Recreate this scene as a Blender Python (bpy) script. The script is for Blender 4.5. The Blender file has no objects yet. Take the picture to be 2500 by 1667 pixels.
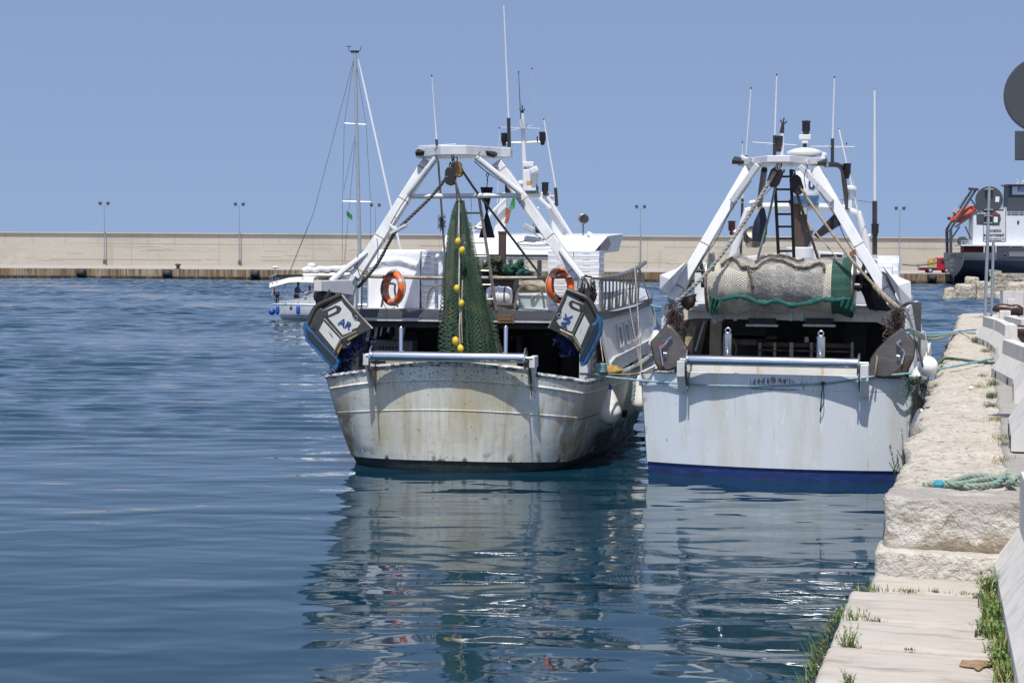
import bpy, bmesh, math, random
from mathutils import Vector as V, Matrix as MX
import numpy as np
random.seed(7); np.random.seed(7)
S=bpy.context.scene
COL=S.collection
R=math.radians
# ---------------------------------------------------------------- camera
F=4167.0; H=3.85
cam=bpy.data.cameras.new('camera'); co=bpy.data.objects.new('camera',cam); COL.objects.link(co)
cam.lens=60.0; cam.sensor_width=36; cam.clip_start=0.3; cam.clip_end=20000
CM=MX.Rotation(R(15.3),3,'Z')@MX.Rotation(R(90-2.78),3,'X')@MX.Rotation(R(0.35),3,'Z')
co.matrix_world=MX.Translation((0,0,H))@CM.to_4x4()
S.camera=co
CP=V((0,0,H))
# survey helper: a measured sight line (region, x, y) met with a known plane gives a real position
CR=dict(c1=(700,340,3.136),c2=(1100,340,3.136),c3=(700,680,3.136),c4=(1150,680,3.136),c5=(1550,360,3.36),c6=(1550,680,3.016),
 c7=(2100,100,2.6125),c8=(2100,650,2.6125),d1=(1900,1150,3.033),d2=(630,580,7.127),d3=(0,450,3.36),d4=(800,90,3.825),d5=(1750,160,3.92),
 d6=(2280,440,5.227),e1=(2350,640,6.033),e2=(2350,880,6.033),e3=(1600,600,4.9),e4=(1950,600,4.356),e5=(1000,340,5.228),e6=(1400,600,4.613),
 f1=(920,650,14.25),f2=(1330,640,11.2),f3=(730,700,7.127),f4=(1360,690,6.82),f5=(1240,380,6.033),f6=(2260,780,5.227),m=(0,0,0.9408),s=(0,0,1))
def K(c,x,y):
    a,b,s=CR[c]; return a+x/s,b+y/s
def ray(px,py): return CM@V(((px-1250)/F,-(py-833.5)/F,-1))
class Frame:
    def __init__(s,o,a):
        s.o=V((o[0],o[1],0)); s.a=R(a); s.M=MX.Rotation(R(a),3,'Z'); s.I=s.M.transposed()
    def w(s,p): return s.M@V(p)+s.o
    def loc(s,p): return s.I@(V(p)-s.o)
    def at(s,c,x,y,ax,val):
        o=s.I@(CP-s.o); d=s.I@ray(*K(c,x,y)); return o+d*((val-o[ax])/d[ax])
    def v(s,c,x,y,v): return s.at(c,x,y,1,v)
    def u(s,c,x,y,u): return s.at(c,x,y,0,u)
    def z(s,c,x,y,z): return s.at(c,x,y,2,z)
G=Frame((0,0),0)
FA=Frame((-9.1,28.9),6)      # left trawler: u to starboard, v towards the bow
FB=Frame((-3.45,29.7),0)     # right trawler
FW=Frame((0,0),15.3)         # far mole, ship and yacht

# ---------------------------------------------------------------- materials
def lin(c): return tuple(((x/12.92) if x<=.04045 else ((x+.055)/1.055)**2.4) for x in c)
def mat(name,col,rough=.55,metal=0.,var=.12,vs=3.,layers=(),bump=None,spec=.5,coat=0.):
    m=bpy.data.materials.new(name); m.use_nodes=True
    nt=m.node_tree; N=nt.nodes; L=nt.links
    b=N['Principled BSDF']; b.inputs['Roughness'].default_value=rough; b.inputs['Metallic'].default_value=metal
    b.inputs['Specular IOR Level'].default_value=spec
    if coat: b.inputs['Coat Weight'].default_value=coat
    tc=N.new('ShaderNodeTexCoord')
    def noise(sc,detail=4,dist=0.,rg=.55):
        mp=N.new('ShaderNodeMapping'); mp.inputs['Scale'].default_value=sc if hasattr(sc,'__len__') else (sc,sc,sc)
        mp.inputs['Location'].default_value=(random.random()*9,random.random()*9,random.random()*9)
        L.new(tc.outputs['Object'],mp.inputs['Vector'])
        n=N.new('ShaderNodeTexNoise'); n.inputs['Scale'].default_value=1; n.inputs['Detail'].default_value=detail
        n.inputs['Roughness'].default_value=rg; n.inputs['Distortion'].default_value=dist
        L.new(mp.outputs[0],n.inputs['Vector']); return n.outputs['Fac']
    def mrange(src,a,bb,c=0.,d=1.):
        r=N.new('ShaderNodeMapRange'); r.inputs[1].default_value=a; r.inputs[2].default_value=bb; r.inputs[3].default_value=c; r.inputs[4].default_value=d
        L.new(src,r.inputs[0]); return r.outputs[0]
    def mul(a,bb):
        r=N.new('ShaderNodeMath'); r.operation='MULTIPLY'; L.new(a,r.inputs[0])
        if isinstance(bb,(int,float)): r.inputs[1].default_value=bb
        else: L.new(bb,r.inputs[1])
        return r.outputs[0]
    def mixc(f,a,c):
        x=N.new('ShaderNodeMix'); x.data_type='RGBA'; L.new(f,x.inputs[0])
        if isinstance(a,tuple): x.inputs[6].default_value=(*a,1)
        else: L.new(a,x.inputs[6])
        if isinstance(c,tuple): x.inputs[7].default_value=(*c,1)
        else: L.new(c,x.inputs[7])
        return x.outputs[2]
    cur=mixc(mrange(noise(vs,5),.3,.7),tuple(x*(1-var) for x in col),tuple(min(1,x*(1+var*.6)) for x in col))
    sep=None
    for l in layers:
        f=mrange(noise(l['s'],l.get('d',5),l.get('w',0.),l.get('rg',.6)),*l['t'])
        if 'm' in l:
            for (ax,z0,z1) in (l['m'] if isinstance(l['m'],list) else [l['m']]):
                if sep is None:
                    sep=N.new('ShaderNodeSeparateXYZ'); L.new(tc.outputs['Object'],sep.inputs[0])
                src=sep.outputs['XYZ'.index(ax[0])]
                if ax.endswith('abs'):
                    q=N.new('ShaderNodeMath'); q.operation='ABSOLUTE'; L.new(src,q.inputs[0]); src=q.outputs[0]
                f=mul(f,mrange(src,z0,z1))
        f=mul(f,l.get('a',1.))
        cur=mixc(f,cur,l['c'])
    L.new(cur,b.inputs['Base Color'])
    if bump:
        bs,st,ds=bump
        bn=N.new('ShaderNodeBump'); bn.inputs['Strength'].default_value=st; bn.inputs['Distance'].default_value=ds
        L.new(noise(bs,6,0.,.62),bn.inputs['Height']); L.new(bn.outputs[0],b.inputs['Normal'])
    m['nodes']=1
    return m
RUST=(.20,.085,.025); BRN=(.09,.05,.025)
M={}
M['white']=mat('white_paint',(.65,.66,.66),.42,layers=[dict(c=(.42,.38,.30),s=(5,5,.8),t=(.52,.75),a=.5),dict(c=RUST,s=(14,14,6),t=(.66,.71),a=.75),dict(c=(.05,.045,.04),s=18,t=(.70,.73),a=.7)],bump=(25,.12,.01))
M['white2']=mat('clean_white_paint',(.67,.68,.685),.38,var=.06,layers=[dict(c=(.48,.45,.38),s=(5,5,.7),t=(.55,.78),a=.45),dict(c=RUST,s=(16,16,5),t=(.69,.74),a=.6)],bump=(18,.1,.01))
M['offwhite']=mat('aged_cream_paint',(.66,.63,.54),.5,layers=[dict(c=(.25,.2,.13),s=(6,6,2),t=(.5,.75),a=.6)],bump=(30,.2,.01))
M['grey']=mat('grey_paint',(.10,.105,.115),.5,layers=[dict(c=(.3,.3,.3),s=14,t=(.62,.75),a=.5)])
M['ltgrey']=mat('light_grey_paint',(.42,.45,.47),.5,layers=[dict(c=(.2,.18,.15),s=(6,6,2),t=(.55,.8),a=.5)])
M['black']=mat('black_plastic',(.012,.012,.014),.45)
M['blacksoot']=mat('dark_tarred_steel',(.02,.019,.018),.6,layers=[dict(c=(.12,.09,.06),s=12,t=(.6,.75),a=.7)])
M['stain']=mat('polished_stainless',(.72,.73,.74),.22,1.,layers=[dict(c=(.45,.40,.33),s=(6,3,3),t=(.6,.8),a=.5)],bump=((60,8,8),.08,.005))
M['rail']=mat('weathered_stainless_rail',(.36,.32,.27),.42,.7,var=.3,vs=8,layers=[dict(c=(.16,.09,.05),s=7,t=(.5,.7),a=.6)])
M['dsteel']=mat('dark_bare_steel',(.095,.09,.08),.38,.75,var=.3,vs=5,layers=[dict(c=(.10,.085,.05),s=6,t=(.45,.7),a=.6)],bump=(20,.2,.01))
M['bsteel']=mat('scuffed_brown_steel',(.19,.165,.15),.42,.55,var=.35,vs=2,layers=[dict(c=(.42,.40,.38),s=(3,3,18),t=(.55,.72),a=.55),dict(c=(.10,.05,.03),s=5,t=(.55,.75),a=.7)],bump=(25,.25,.01))
M['brown']=mat('brown_rusty_steel',(.085,.05,.04),.6,layers=[dict(c=(.16,.09,.05),s=(8,8,2),t=(.55,.75))],bump=(30,.3,.01))
M['interior']=mat('dark_deckhouse_interior',(.055,.055,.055),.7,var=.4)  # one near-black tone for decks, bulkheads and gear under the shelters
M['intwhite']=mat('grey_white_panel',(.33,.33,.31),.6,var=.25)  # darker grey than the starboard side, for the port shelter side
M['wood']=mat('stained_plank',(.34,.29,.22),.7,var=.25,vs=(2,8,8),layers=[dict(c=(.35,.15,.04),s=(3,3,9),t=(.55,.7),a=.5)])
M['orange']=mat('orange_lifebuoy_plastic',(.78,.15,.035),.5,var=.1)
M['refl']=mat('grey_reflective_tape',(.42,.43,.45),.35)
M['yellow']=mat('yellow_float_plastic',(.68,.47,.03),.5,var=.12,layers=[dict(c=(.2,.15,.05),s=30,t=(.62,.75),a=.5)])
M['sheet']=mat('white_cotton_sheet',(.84,.85,.87),.8,var=.03,bump=(9,.15,.02))
M['foam']=mat('white_polystyrene',(.86,.88,.90),.6,var=.04,bump=(90,.1,.004))
M['fhole']=mat('polystyrene_hole_shadow',(.70,.72,.76),.8)
M['glass']=mat('dark_window_glass',(.03,.035,.04),.06,var=.2,spec=.8)
M['navlens']=mat('dark_red_lens',(.06,.01,.01),.2)
M['fender']=mat('weathered_white_vinyl',(.80,.79,.73),.4,var=.1,layers=[dict(c=(.30,.27,.18),s=5,t=(.5,.75),a=.55)],bump=(8,.1,.01))
M['blue']=mat('blue_vinyl',(.02,.10,.42),.4,var=.15)
M['shoe']=mat('blue_scuffed_rubber',(.02,.12,.30),.5,var=.3,layers=[dict(c=(.01,.025,.04),s=4,t=(.45,.7),a=.8)])
M['dnavyrope']=mat('dark_blue_net_twine',(.012,.025,.13),.8,var=.5,vs=30,bump=(60,.8,.02))
def ropemat(name,c1,c2):
    m=mat(name,c1,.85,var=.3,vs=30,layers=[dict(c=c2,s=5,t=(.45,.65))])
    return m
M['rtan']=ropemat('tan_rope',(.36,.30,.21),(.20,.16,.11))
M['rgrey']=ropemat('grey_brown_rope',(.13,.115,.095),(.07,.06,.05))
M['rteal']=ropemat('faded_turquoise_rope',(.19,.38,.43),(.34,.44,.44))
M['rsky']=ropemat('sky_blue_rope',(.13,.38,.62),(.3,.45,.55))
M['rgreen']=ropemat('green_rope',(.05,.11,.07),(.11,.15,.10))
M['rmix']=ropemat('sun_bleached_green_hawser',(.30,.34,.26),(.17,.27,.24))
M['rwhite']=ropemat('pale_thin_line',(.5,.48,.42),(.32,.29,.23))
M['wire']=mat('thin_dark_wire',(.10,.10,.10),.5)
M['flagg']=mat('green_flag_cloth',(.03,.22,.06),.8); M['flagr']=mat('faded_red_flag_cloth',(.30,.10,.05),.8)
M['flagw']=mat('white_flag_cloth',(.6,.56,.5),.8)
M['daycone']=mat('black_canvas',(.018,.018,.024),.7,var=.3,bump=(12,.4,.02))
M['letter']=mat('blue_stencil_paint',(.01,.05,.22),.5,var=.3,vs=40)
M['letterb']=mat('black_letter_paint',(.02,.02,.025),.5)
M['letterw']=mat('white_letter_paint',(.62,.63,.64),.5,var=.2,vs=3)
M['panel']=mat('milky_panel_paint',(.55,.56,.52),.45,var=.1,layers=[dict(c=(.33,.36,.36),s=2.2,t=(.45,.75),a=.5)])
M['tealcloth']=mat('green_tarpaulin_cloth',(.009,.105,.078),.75,var=.35,vs=7,bump=(14,.5,.03))
M['greenrag']=mat('green_braided_netting',(.02,.11,.075),.85,var=.6,vs=40,bump=(70,.9,.02),layers=[dict(c=(.15,.26,.2),s=45,t=(.55,.7),a=.6)])
M['brush']=mat('dry_brown_bristle',(.14,.075,.04),.9,var=.5,vs=40)
# hull of left trawler
M['hullA']=mat('stained_grey_white_hull',(.74,.745,.67),.55,var=.07,vs=1.4,layers=[
  dict(c=(.47,.405,.25),s=(.9,.9,.30),t=(.36,.62),a=.85,m=[('Xabs',1.62,1.30),('Z',.10,.6)],d=7),
  dict(c=(.40,.33,.19),s=(9,9,.6),t=(.48,.72),a=.5,m=[('Xabs',1.7,.9),('Z',1.7,1.2)],d=6),
  dict(c=(.33,.25,.12),s=(5,5,.4),t=(.56,.74),a=.6,d=6),
  dict(c=(.24,.15,.05),s=(9,9,.4),t=(.30,.5),a=.9,m=[('Xabs',1.72,1.98),('Z',2.3,.5),('Y',-3.0,-4.6)]),
  dict(c=(.46,.5,.51),s=(2,2,3),t=(.5,.7),a=.6),
  dict(c=(.06,.03,.012),s=(3.2,3.2,2.5),t=(.55,.62),a=.95,m=('Z',.42,.2)),
  dict(c=(.05,.05,.05),s=26,t=(.57,.63),a=.85,m=[('Z',1.40,1.75)],d=3),
  dict(c=(.10,.09,.07),s=(13,13,16),t=(.69,.71),a=.7,d=3),
  dict(c=(.016,.012,.009),s=(2.0,1.6,3),t=(.28,.46),a=.97,m=[('Y',-4.3,-3.3),('Z',.70,.48),('X',1.2,1.6)]),
  ],bump=((3,3,6),.18,.03),spec=.25)
M['hullB']=mat('pale_blue_white_hull',(.69,.735,.755),.36,var=.05,vs=1.2,layers=[
  dict(c=(.56,.53,.41),s=(2.2,2.2,.35),t=(.50,.70),a=.6,d=6),
  dict(c=(.30,.20,.09),s=(10,10,.5),t=(.64,.76),a=.5),
  dict(c=(.82,.84,.85),s=(6,6,1.6),t=(.62,.68),a=.7,w=1.5),
  dict(c=(.06,.06,.06),s=(24,24,9),t=(.64,.68),a=.8,m=[('Z',1.30,1.62),('Xabs',1.2,.7)],d=3),
  dict(c=(.12,.10,.08),s=(14,14,6),t=(.70,.73),a=.7),
  dict(c=(.11,.09,.06),s=9,t=(.46,.6),a=.8,m=('Xabs',2.25,2.36)),
  ],bump=((3,3,5),.10,.03),coat=.15)
M['bootA']=mat('fouled_dark_antifouling',(.018,.028,.03),.5,var=.4,layers=[dict(c=(.06,.07,.06),s=6,t=(.5,.7),a=.6)])
M['bootB']=mat('blue_boot_stripe_paint',(.012,.035,.155),.42,var=.12,layers=[dict(c=(.06,.08,.2),s=(3,3,14),t=(.5,.75),a=.6),dict(c=(.02,.025,.06),s=5,t=(.45,.6),a=.7,m=('Z',.16,.02))])
# concrete and stone
M['mole']=mat('beige_mole_concrete',(.50,.455,.375),.9,var=.07,vs=.08,layers=[
  dict(c=(.33,.28,.22),s=(.05,.05,.9),t=(.52,.72),a=.5),dict(c=(.30,.25,.19),s=(.5,.5,.05),t=(.60,.78),a=.5),
  dict(c=(.27,.23,.18),s=(.9,.9,.06),t=(.64,.74),a=.6,m=('Z',5.4,7.9)),dict(c=(.54,.49,.40),s=.12,t=(.55,.6),a=.6)],bump=(1.5,.3,.2))
M['moledark']=mat('mole_joint',(.39,.345,.28),.95)
M['moletop']=mat('pale_mole_pavement',(.36,.34,.31),.9,var=.08,vs=.1)
M['moleface']=mat('rust_stained_mole_face',(.40,.34,.23),.85,var=.12,vs=.3,layers=[
  dict(c=(.20,.115,.05),s=(.30,.30,.02),t=(.40,.62),a=.8),dict(c=(.15,.08,.033),s=(2.6,2.6,.10),t=(.46,.60),a=.85),dict(c=(.06,.03,.013),s=(4,4,.16),t=(.55,.66),a=.9,m=('Z',.3,1.3)),
  dict(c=(.17,.17,.15),s=.35,t=(.45,.6),a=.8,m=('Z',.95,.35)),dict(c=(.015,.016,.015),s=1.2,t=(.2,.5),m=('Z',.60,.30))])
M['quay']=mat('pitted_limestone_quay',(.51,.465,.39),.95,var=.12,vs=1.1,layers=[
  dict(c=(.66,.60,.50),s=6,t=(.52,.66),a=.55),dict(c=(.16,.125,.085),s=(10,14,10),t=(.57,.63),a=.8,d=4,rg=.65),dict(c=(.15,.115,.08),s=(24,24,24),t=(.60,.66),a=.8,d=3),dict(c=(.70,.64,.53),s=(34,34,34),t=(.60,.68),a=.6,d=2),dict(c=(.20,.16,.115),s=(6,3,6),t=(.58,.72),a=.6),
  dict(c=(.16,.125,.09),s=(5,9,5),t=(.60,.70),a=.6),dict(c=(.28,.23,.17),s=(.8,3,.8),t=(.55,.7),a=.5)],bump=((30,30,30),.8,.03))
M['quaygrey']=mat('worn_grey_asphalt',(.33,.31,.28),.95,var=.12,vs=1.2,layers=[dict(c=(.55,.52,.46),s=30,t=(.60,.68),a=.6),dict(c=(.12,.11,.10),s=22,t=(.6,.7),a=.6)],bump=((30,30,30),.6,.02))
M['stone']=mat('pale_limestone_block',(.44,.40,.345),.85,var=.07,vs=1.5,layers=[
  dict(c=(.22,.20,.175),s=(1.3,10,3),t=(.53,.72),a=.75,d=6),dict(c=(.30,.245,.17),s=(2.4,3,2),t=(.58,.70),a=.5),dict(c=(.52,.49,.44),s=(1.6,4,1.6),t=(.55,.7),a=.6),
  dict(c=(.28,.20,.12),s=(1.3,1.3,1.3),t=(.68,.71),a=.85),dict(c=(.2,.17,.13),s=(30,30,30),t=(.68,.73),a=.7)],bump=((7,14,12),.45,.03))
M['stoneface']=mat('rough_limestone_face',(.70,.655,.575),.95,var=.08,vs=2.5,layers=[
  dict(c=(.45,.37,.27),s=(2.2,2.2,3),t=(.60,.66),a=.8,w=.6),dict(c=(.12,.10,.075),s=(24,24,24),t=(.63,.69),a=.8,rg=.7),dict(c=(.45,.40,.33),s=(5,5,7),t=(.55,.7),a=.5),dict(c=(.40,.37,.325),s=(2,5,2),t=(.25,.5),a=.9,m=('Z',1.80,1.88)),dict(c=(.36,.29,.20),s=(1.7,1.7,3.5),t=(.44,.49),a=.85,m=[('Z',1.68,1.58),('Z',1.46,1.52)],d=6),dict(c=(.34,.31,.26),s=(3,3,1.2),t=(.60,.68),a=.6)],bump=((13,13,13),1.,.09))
M['conc']=mat('grey_precast_concrete',(.63,.61,.565),.85,var=.10,vs=2.5,layers=[
  dict(c=(.30,.29,.28),s=(9,9,.7),t=(.50,.68),a=.55),dict(c=(.62,.60,.55),s=(5,5,1),t=(.55,.7),a=.5),dict(c=(.1,.09,.08),s=40,t=(.70,.74),a=.7)],bump=((20,20,20),.3,.01))
M['rock']=mat('pale_breakwater_rock',(.50,.45,.36),.95,var=.14,vs=.8,layers=[
  dict(c=(.27,.24,.19),s=(2.5,2.5,2.5),t=(.5,.68),a=.7),dict(c=(.10,.09,.07),s=(6,6,6),t=(.6,.68),a=.7),dict(c=(.018,.017,.012),s=2,t=(.2,.4),m=('Z',.65,.35))],bump=((3,3,3),1.,.25))
M['signback']=mat('dark_grey_sign_back',(.055,.065,.075),.55,var=.1)
M['galv']=mat('galvanised_pole',(.36,.39,.41),.45,.5,var=.12,vs=3)
M['sticker']=mat('white_sticker',(.75,.76,.78),.5,var=.03)
M['bollard']=mat('dark_brown_iron_bollard',(.055,.032,.026),.38,.3,var=.3)
M['navy']=mat('navy_ship_paint',(.018,.030,.055),.5,var=.15,vs=.5,layers=[dict(c=(.05,.05,.06),s=(.6,.6,2),t=(.6,.8),a=.4)])
M['shipgrey']=mat('ship_grey_paint',(.145,.155,.165),.5,var=.12,vs=.4,layers=[dict(c=(.10,.06,.05),s=(1.5,1.5,.4),t=(.64,.8),a=.4)])
M['shipdk']=mat('ship_dark_grey_paint',(.06,.07,.085),.5,var=.15)
M['shipwhite']=mat('ship_white_paint',(.74,.76,.78),.5,var=.05,vs=.6,layers=[dict(c=(.4,.25,.15),s=(1,1,.25),t=(.70,.8),a=.5)])
M['shipred']=mat('dull_red_paint',(.20,.03,.02),.6)
M['lifeboat']=mat('lifeboat_orange_grp',(.62,.085,.03),.45,var=.15,vs=.8)
M['truckred']=mat('red_cab_paint',(.42,.015,.03),.35)
M['tyre']=mat('black_rubber',(.018,.018,.02),.7,var=.3,layers=[dict(c=(.07,.08,.10),s=(1,1,1),t=(.5,.65),a=.6)])
M['gelcoat']=mat('yacht_white_gelcoat',(.80,.80,.78),.3,var=.03)
M['yachthull']=mat('yacht_pale_hull',(.74,.78,.79),.3,var=.03)
M['navystripe']=mat('navy_stripe',(.012,.03,.09),.4)
M['alu']=mat('grey_aluminium_spar',(.50,.53,.54),.4,.5,var=.1)
M['canvas']=mat('cream_canvas',(.72,.70,.63),.8,var=.06)
M['skin']=mat('tanned_skin',(.30,.15,.09),.6); M['shirt']=mat('blue_shirt',(.06,.10,.24),.9); M['shirt2']=mat('light_blue_shirt',(.16,.22,.40),.9)
M['hair']=mat('dark_hair',(.03,.02,.015),.8); M['cap']=mat('tan_cap',(.35,.22,.12),.8); M['short']=mat('navy_shorts',(.012,.015,.03),.9)
M['leaf']=mat('fresh_green_leaf',(.13,.215,.045),.6,var=.4,vs=20); M['leafdry']=mat('dry_grass',(.33,.27,.11),.8,var=.4,vs=20); M['leafdk']=mat('dull_green_weed',(.045,.085,.035),.7,var=.4,vs=20)
M['moss']=mat('green_brown_moss',(.085,.075,.025),.95,var=.5,vs=18,bump=(40,1.,.04))

# ---------------------------------------------------------------- mesh building
class MB:
    def __init__(s): s.v=[]; s.f=[]; s.m=[]; s.uv=None
    def add(s,vs,fs,mi=0):
        o=len(s.v); s.v+= [tuple(x) for x in vs]; s.f+=[tuple(i+o for i in f) for f in fs]; s.m+=[mi]*len(fs); return s
    def hexa(s,p,mi=0):   # 8 points: bottom 4 ccw, top 4 ccw
        return s.add(p,[(3,2,1,0),(4,5,6,7),(0,1,5,4),(1,2,6,5),(2,3,7,6),(3,0,4,7)],mi)
    def box(s,c,d,rz=0.,mi=0,rx=0.,ry=0.):
        m=MX.Rotation(rz,3,'Z')@MX.Rotation(ry,3,'Y')@MX.Rotation(rx,3,'X'); c=V(c)
        p=[c+m@V((sx*d[0]/2,sy*d[1]/2,sz*d[2]/2)) for sz in(-1,1) for sx,sy in((-1,-1),(1,-1),(1,1),(-1,1))]
        return s.hexa(p,mi)
    def bx(s,a,b,mi=0):
        a=V(a);b=V(b); return s.box((a+b)/2,[abs(b[i]-a[i]) for i in range(3)],mi=mi)
    def bar(s,p,q,w,h,up=(0,0,1),mi=0,w2=None,h2=None):
        p=V(p);q=V(q);d=(q-p).normalized(); up=V(up)
        if abs(d.dot(up))>.98: up=V((0,1,0))
        x=d.cross(up).normalized(); y=x.cross(d)
        w2=w2 or w; h2=h2 or h
        P=[p+x*a*w/2+y*b*h/2 for a,b in((-1,-1),(1,-1),(1,1),(-1,1))]+[q+x*a*w2/2+y*b*h2/2 for a,b in((-1,-1),(1,-1),(1,1),(-1,1))]
        return s.hexa(P,mi)
    def tube(s,pts,r,n=8,mi=0,cap=True,closed=False):
        pts=[V(p) for p in pts]; k=len(pts)
        rr=r if hasattr(r,'__len__') else [r]*k
        vs=[];fs=[]; prev=None
        for i,p in enumerate(pts):
            if closed: t=(pts[(i+1)%k]-pts[i-1])
            else: t=(pts[min(i+1,k-1)]-pts[max(i-1,0)])
            if t.length<1e-9: t=V((0,0,1))
            t.normalize()
            if prev is None:
                a=V((0,0,1)) if abs(t.z)<.9 else V((1,0,0)); x=t.cross(a).normalized()
            else:
                x=prev-t*prev.dot(t)
                x=x.normalized() if x.length>1e-6 else t.cross(V((0,0,1))).normalized()
            prev=x; y=t.cross(x)
            for j in range(n):
                a=2*math.pi*j/n; vs.append(p+(x*math.cos(a)+y*math.sin(a))*rr[i])
        for i in range(k if closed else k-1):
            i2=(i+1)%k
            for j in range(n):
                j2=(j+1)%n; fs.append((i*n+j,i*n+j2,i2*n+j2,i2*n+j))
        if cap and not closed:
            fs.append(tuple(range(n-1,-1,-1))); fs.append(tuple((k-1)*n+j for j in range(n)))
        return s.add(vs,fs,mi)
    def prism(s,poly,th,mi=0):
        th=V(th); n=len(poly); p=[V(x) for x in poly]; q=[x+th for x in p]
        fs=[tuple(range(n)),tuple(range(2*n-1,n-1,-1))]+[(i,i+n,(i+1)%n+n,(i+1)%n) for i in range(n)]
        return s.add(p+q,fs,mi)
    def ring(s,outer,inner,th,mi=0):   # plate with a hole, same point count
        th=V(th); n=len(outer); o=[V(x) for x in outer]; i_=[V(x) for x in inner]
        vs=o+i_+[x+th for x in o]+[x+th for x in i_]; fs=[]
        for a in range(n):
            b=(a+1)%n
            fs+=[(a,b,n+b,n+a),(2*n+b,2*n+a,3*n+a,3*n+b),(a,2*n+a,2*n+b,b),(n+a,n+b,3*n+b,3*n+a)]
        return s.add(vs,fs,mi)
    def lathe(s,prof,base,axis=(0,0,1),n=16,mi=0,sx=1.,sy=1.):
        a=V(axis).normalized(); t=V((1,0,0)) if abs(a.x)<.9 else V((0,1,0)); x=a.cross(t).normalized(); y=a.cross(x); b=V(base)
        vs=[];fs=[]
        for (r,h) in prof:
            for j in range(n):
                an=2*math.pi*j/n; vs.append(b+a*h+x*math.cos(an)*r*sx+y*math.sin(an)*r*sy)
        for i in range(len(prof)-1):
            for j in range(n): fs.append((i*n+j,i*n+(j+1)%n,(i+1)*n+(j+1)%n,(i+1)*n+j))
        fs.append(tuple(range(n-1,-1,-1))); fs.append(tuple((len(prof)-1)*n+j for j in range(n)))
        return s.add(vs,fs,mi)
    def ell(s,c,r,n=14,mi=0,axis=(0,0,1)):
        k=8; rz=r[2]; return s.lathe([(max(1e-3,math.sin(math.pi*i/k))*1.,-rz*math.cos(math.pi*i/k)) for i in range(k+1)],c,axis,n,mi,r[0],r[1])
    def grid(s,rows,mi=0,wrap=False,flip=False):
        nr=len(rows);nc=len(rows[0]); fs=[]
        for i in range(nr-1):
            for j in range(nc if wrap else nc-1):
                j2=(j+1)%nc; f=(i*nc+j,i*nc+j2,(i+1)*nc+j2,(i+1)*nc+j); fs.append(f[::-1] if flip else f)
        return s.add([p for r in rows for p in r],fs,mi)
    def poly(s,p,mi=0): return s.add(p,[tuple(range(len(p)))],mi)
def mesh_of(name,mb,mats,smooth,uv=None):
    me=bpy.data.meshes.new(name); me.from_pydata([tuple(v) for v in mb.v],[],mb.f); me.validate(clean_customdata=False)
    for m in mats: me.materials.append(m)
    if len(mats)>1 and len(me.polygons)==len(mb.m): me.polygons.foreach_set('material_index',mb.m)
    bm=bmesh.new(); bm.from_mesh(me); bmesh.ops.recalc_face_normals(bm,faces=bm.faces); bm.to_mesh(me); bm.free()
    if smooth is not None:
        me.polygons.foreach_set('use_smooth',[True]*len(me.polygons))
        if smooth<180: me.set_sharp_from_angle(angle=R(smooth))
    return me
INFO={}
def root(name,label,cat,frame,base,group=None):
    o=bpy.data.objects.new(name,None); COL.objects.link(o); o.empty_display_size=.2
    o.location=frame.w(base); o.rotation_euler=(0,0,frame.a); o['label']=label; o['category']=cat
    if group: o['group']=group
    INFO[o.name]=(frame,V(base)); return o
SPLIT={'bench_leg','deck_house_side','beam_stiffener','motor_block','cabin_window','spreader','rail_post','corner_strip','lifting_ring','hanging_warps','lamp_outrigger','sorting_bench','rope_reel','exhaust_pipe','waterline_stripe','raft_cradle','brown_netting'}
def islands(mb):
    p=list(range(len(mb.v)))
    def f(a):
        while p[a]!=a: p[a]=p[p[a]]; a=p[a]
        return a
    for q in mb.f:
        for b in q[1:]: p[f(b)]=f(q[0])
    g={}
    for i,q in enumerate(mb.f): g.setdefault(f(q[0]),[]).append(i)
    out=[]
    for k,fi in g.items():
        n=MB(); idx={}
        for i in fi:
            for a in mb.f[i]:
                if a not in idx: idx[a]=len(n.v); n.v.append(mb.v[a])
            n.f.append(tuple(idx[a] for a in mb.f[i])); n.m.append(mb.m[i])
        out.append(n)
    return out
def obj(name,mb,m,parent,smooth=40,bevel=0.,label=None,solid=None,sub=0):
    if name in SPLIT and not getattr(mb,'one',0):
        L_=islands(mb)
        if len(L_)>1:
            for n in L_: n.one=1; o=obj(name,n,m,parent,smooth,bevel,label,solid,sub)
            return o
    fr,base=INFO[parent.name]; smooth=getattr(mb,'sm',smooth)
    mb.v=[tuple(V(p)-base) for p in mb.v]
    me=mesh_of(name,mb,m if isinstance(m,(list,tuple)) else [m],smooth)
    o=bpy.data.objects.new(name,me); COL.objects.link(o); o.parent=parent; INFO[o.name]=(fr,base)
    if label: o['label']=label
    mods(o,bevel,solid,sub); return o
def mods(o,bevel,solid,sub=0):
    if solid:
        d=o.modifiers.new('solid','SOLIDIFY'); d.thickness=solid; d.offset=0; es=o.modifiers.new('split','EDGE_SPLIT'); es.split_angle=R(38)
    if sub:
        d=o.modifiers.new('sub','SUBSURF'); d.levels=sub; d.render_levels=sub
    if bevel:
        d=o.modifiers.new('bevel','BEVEL'); d.width=bevel; d.segments=2; d.limit_method='ANGLE'; d.angle_limit=R(40)
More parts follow.
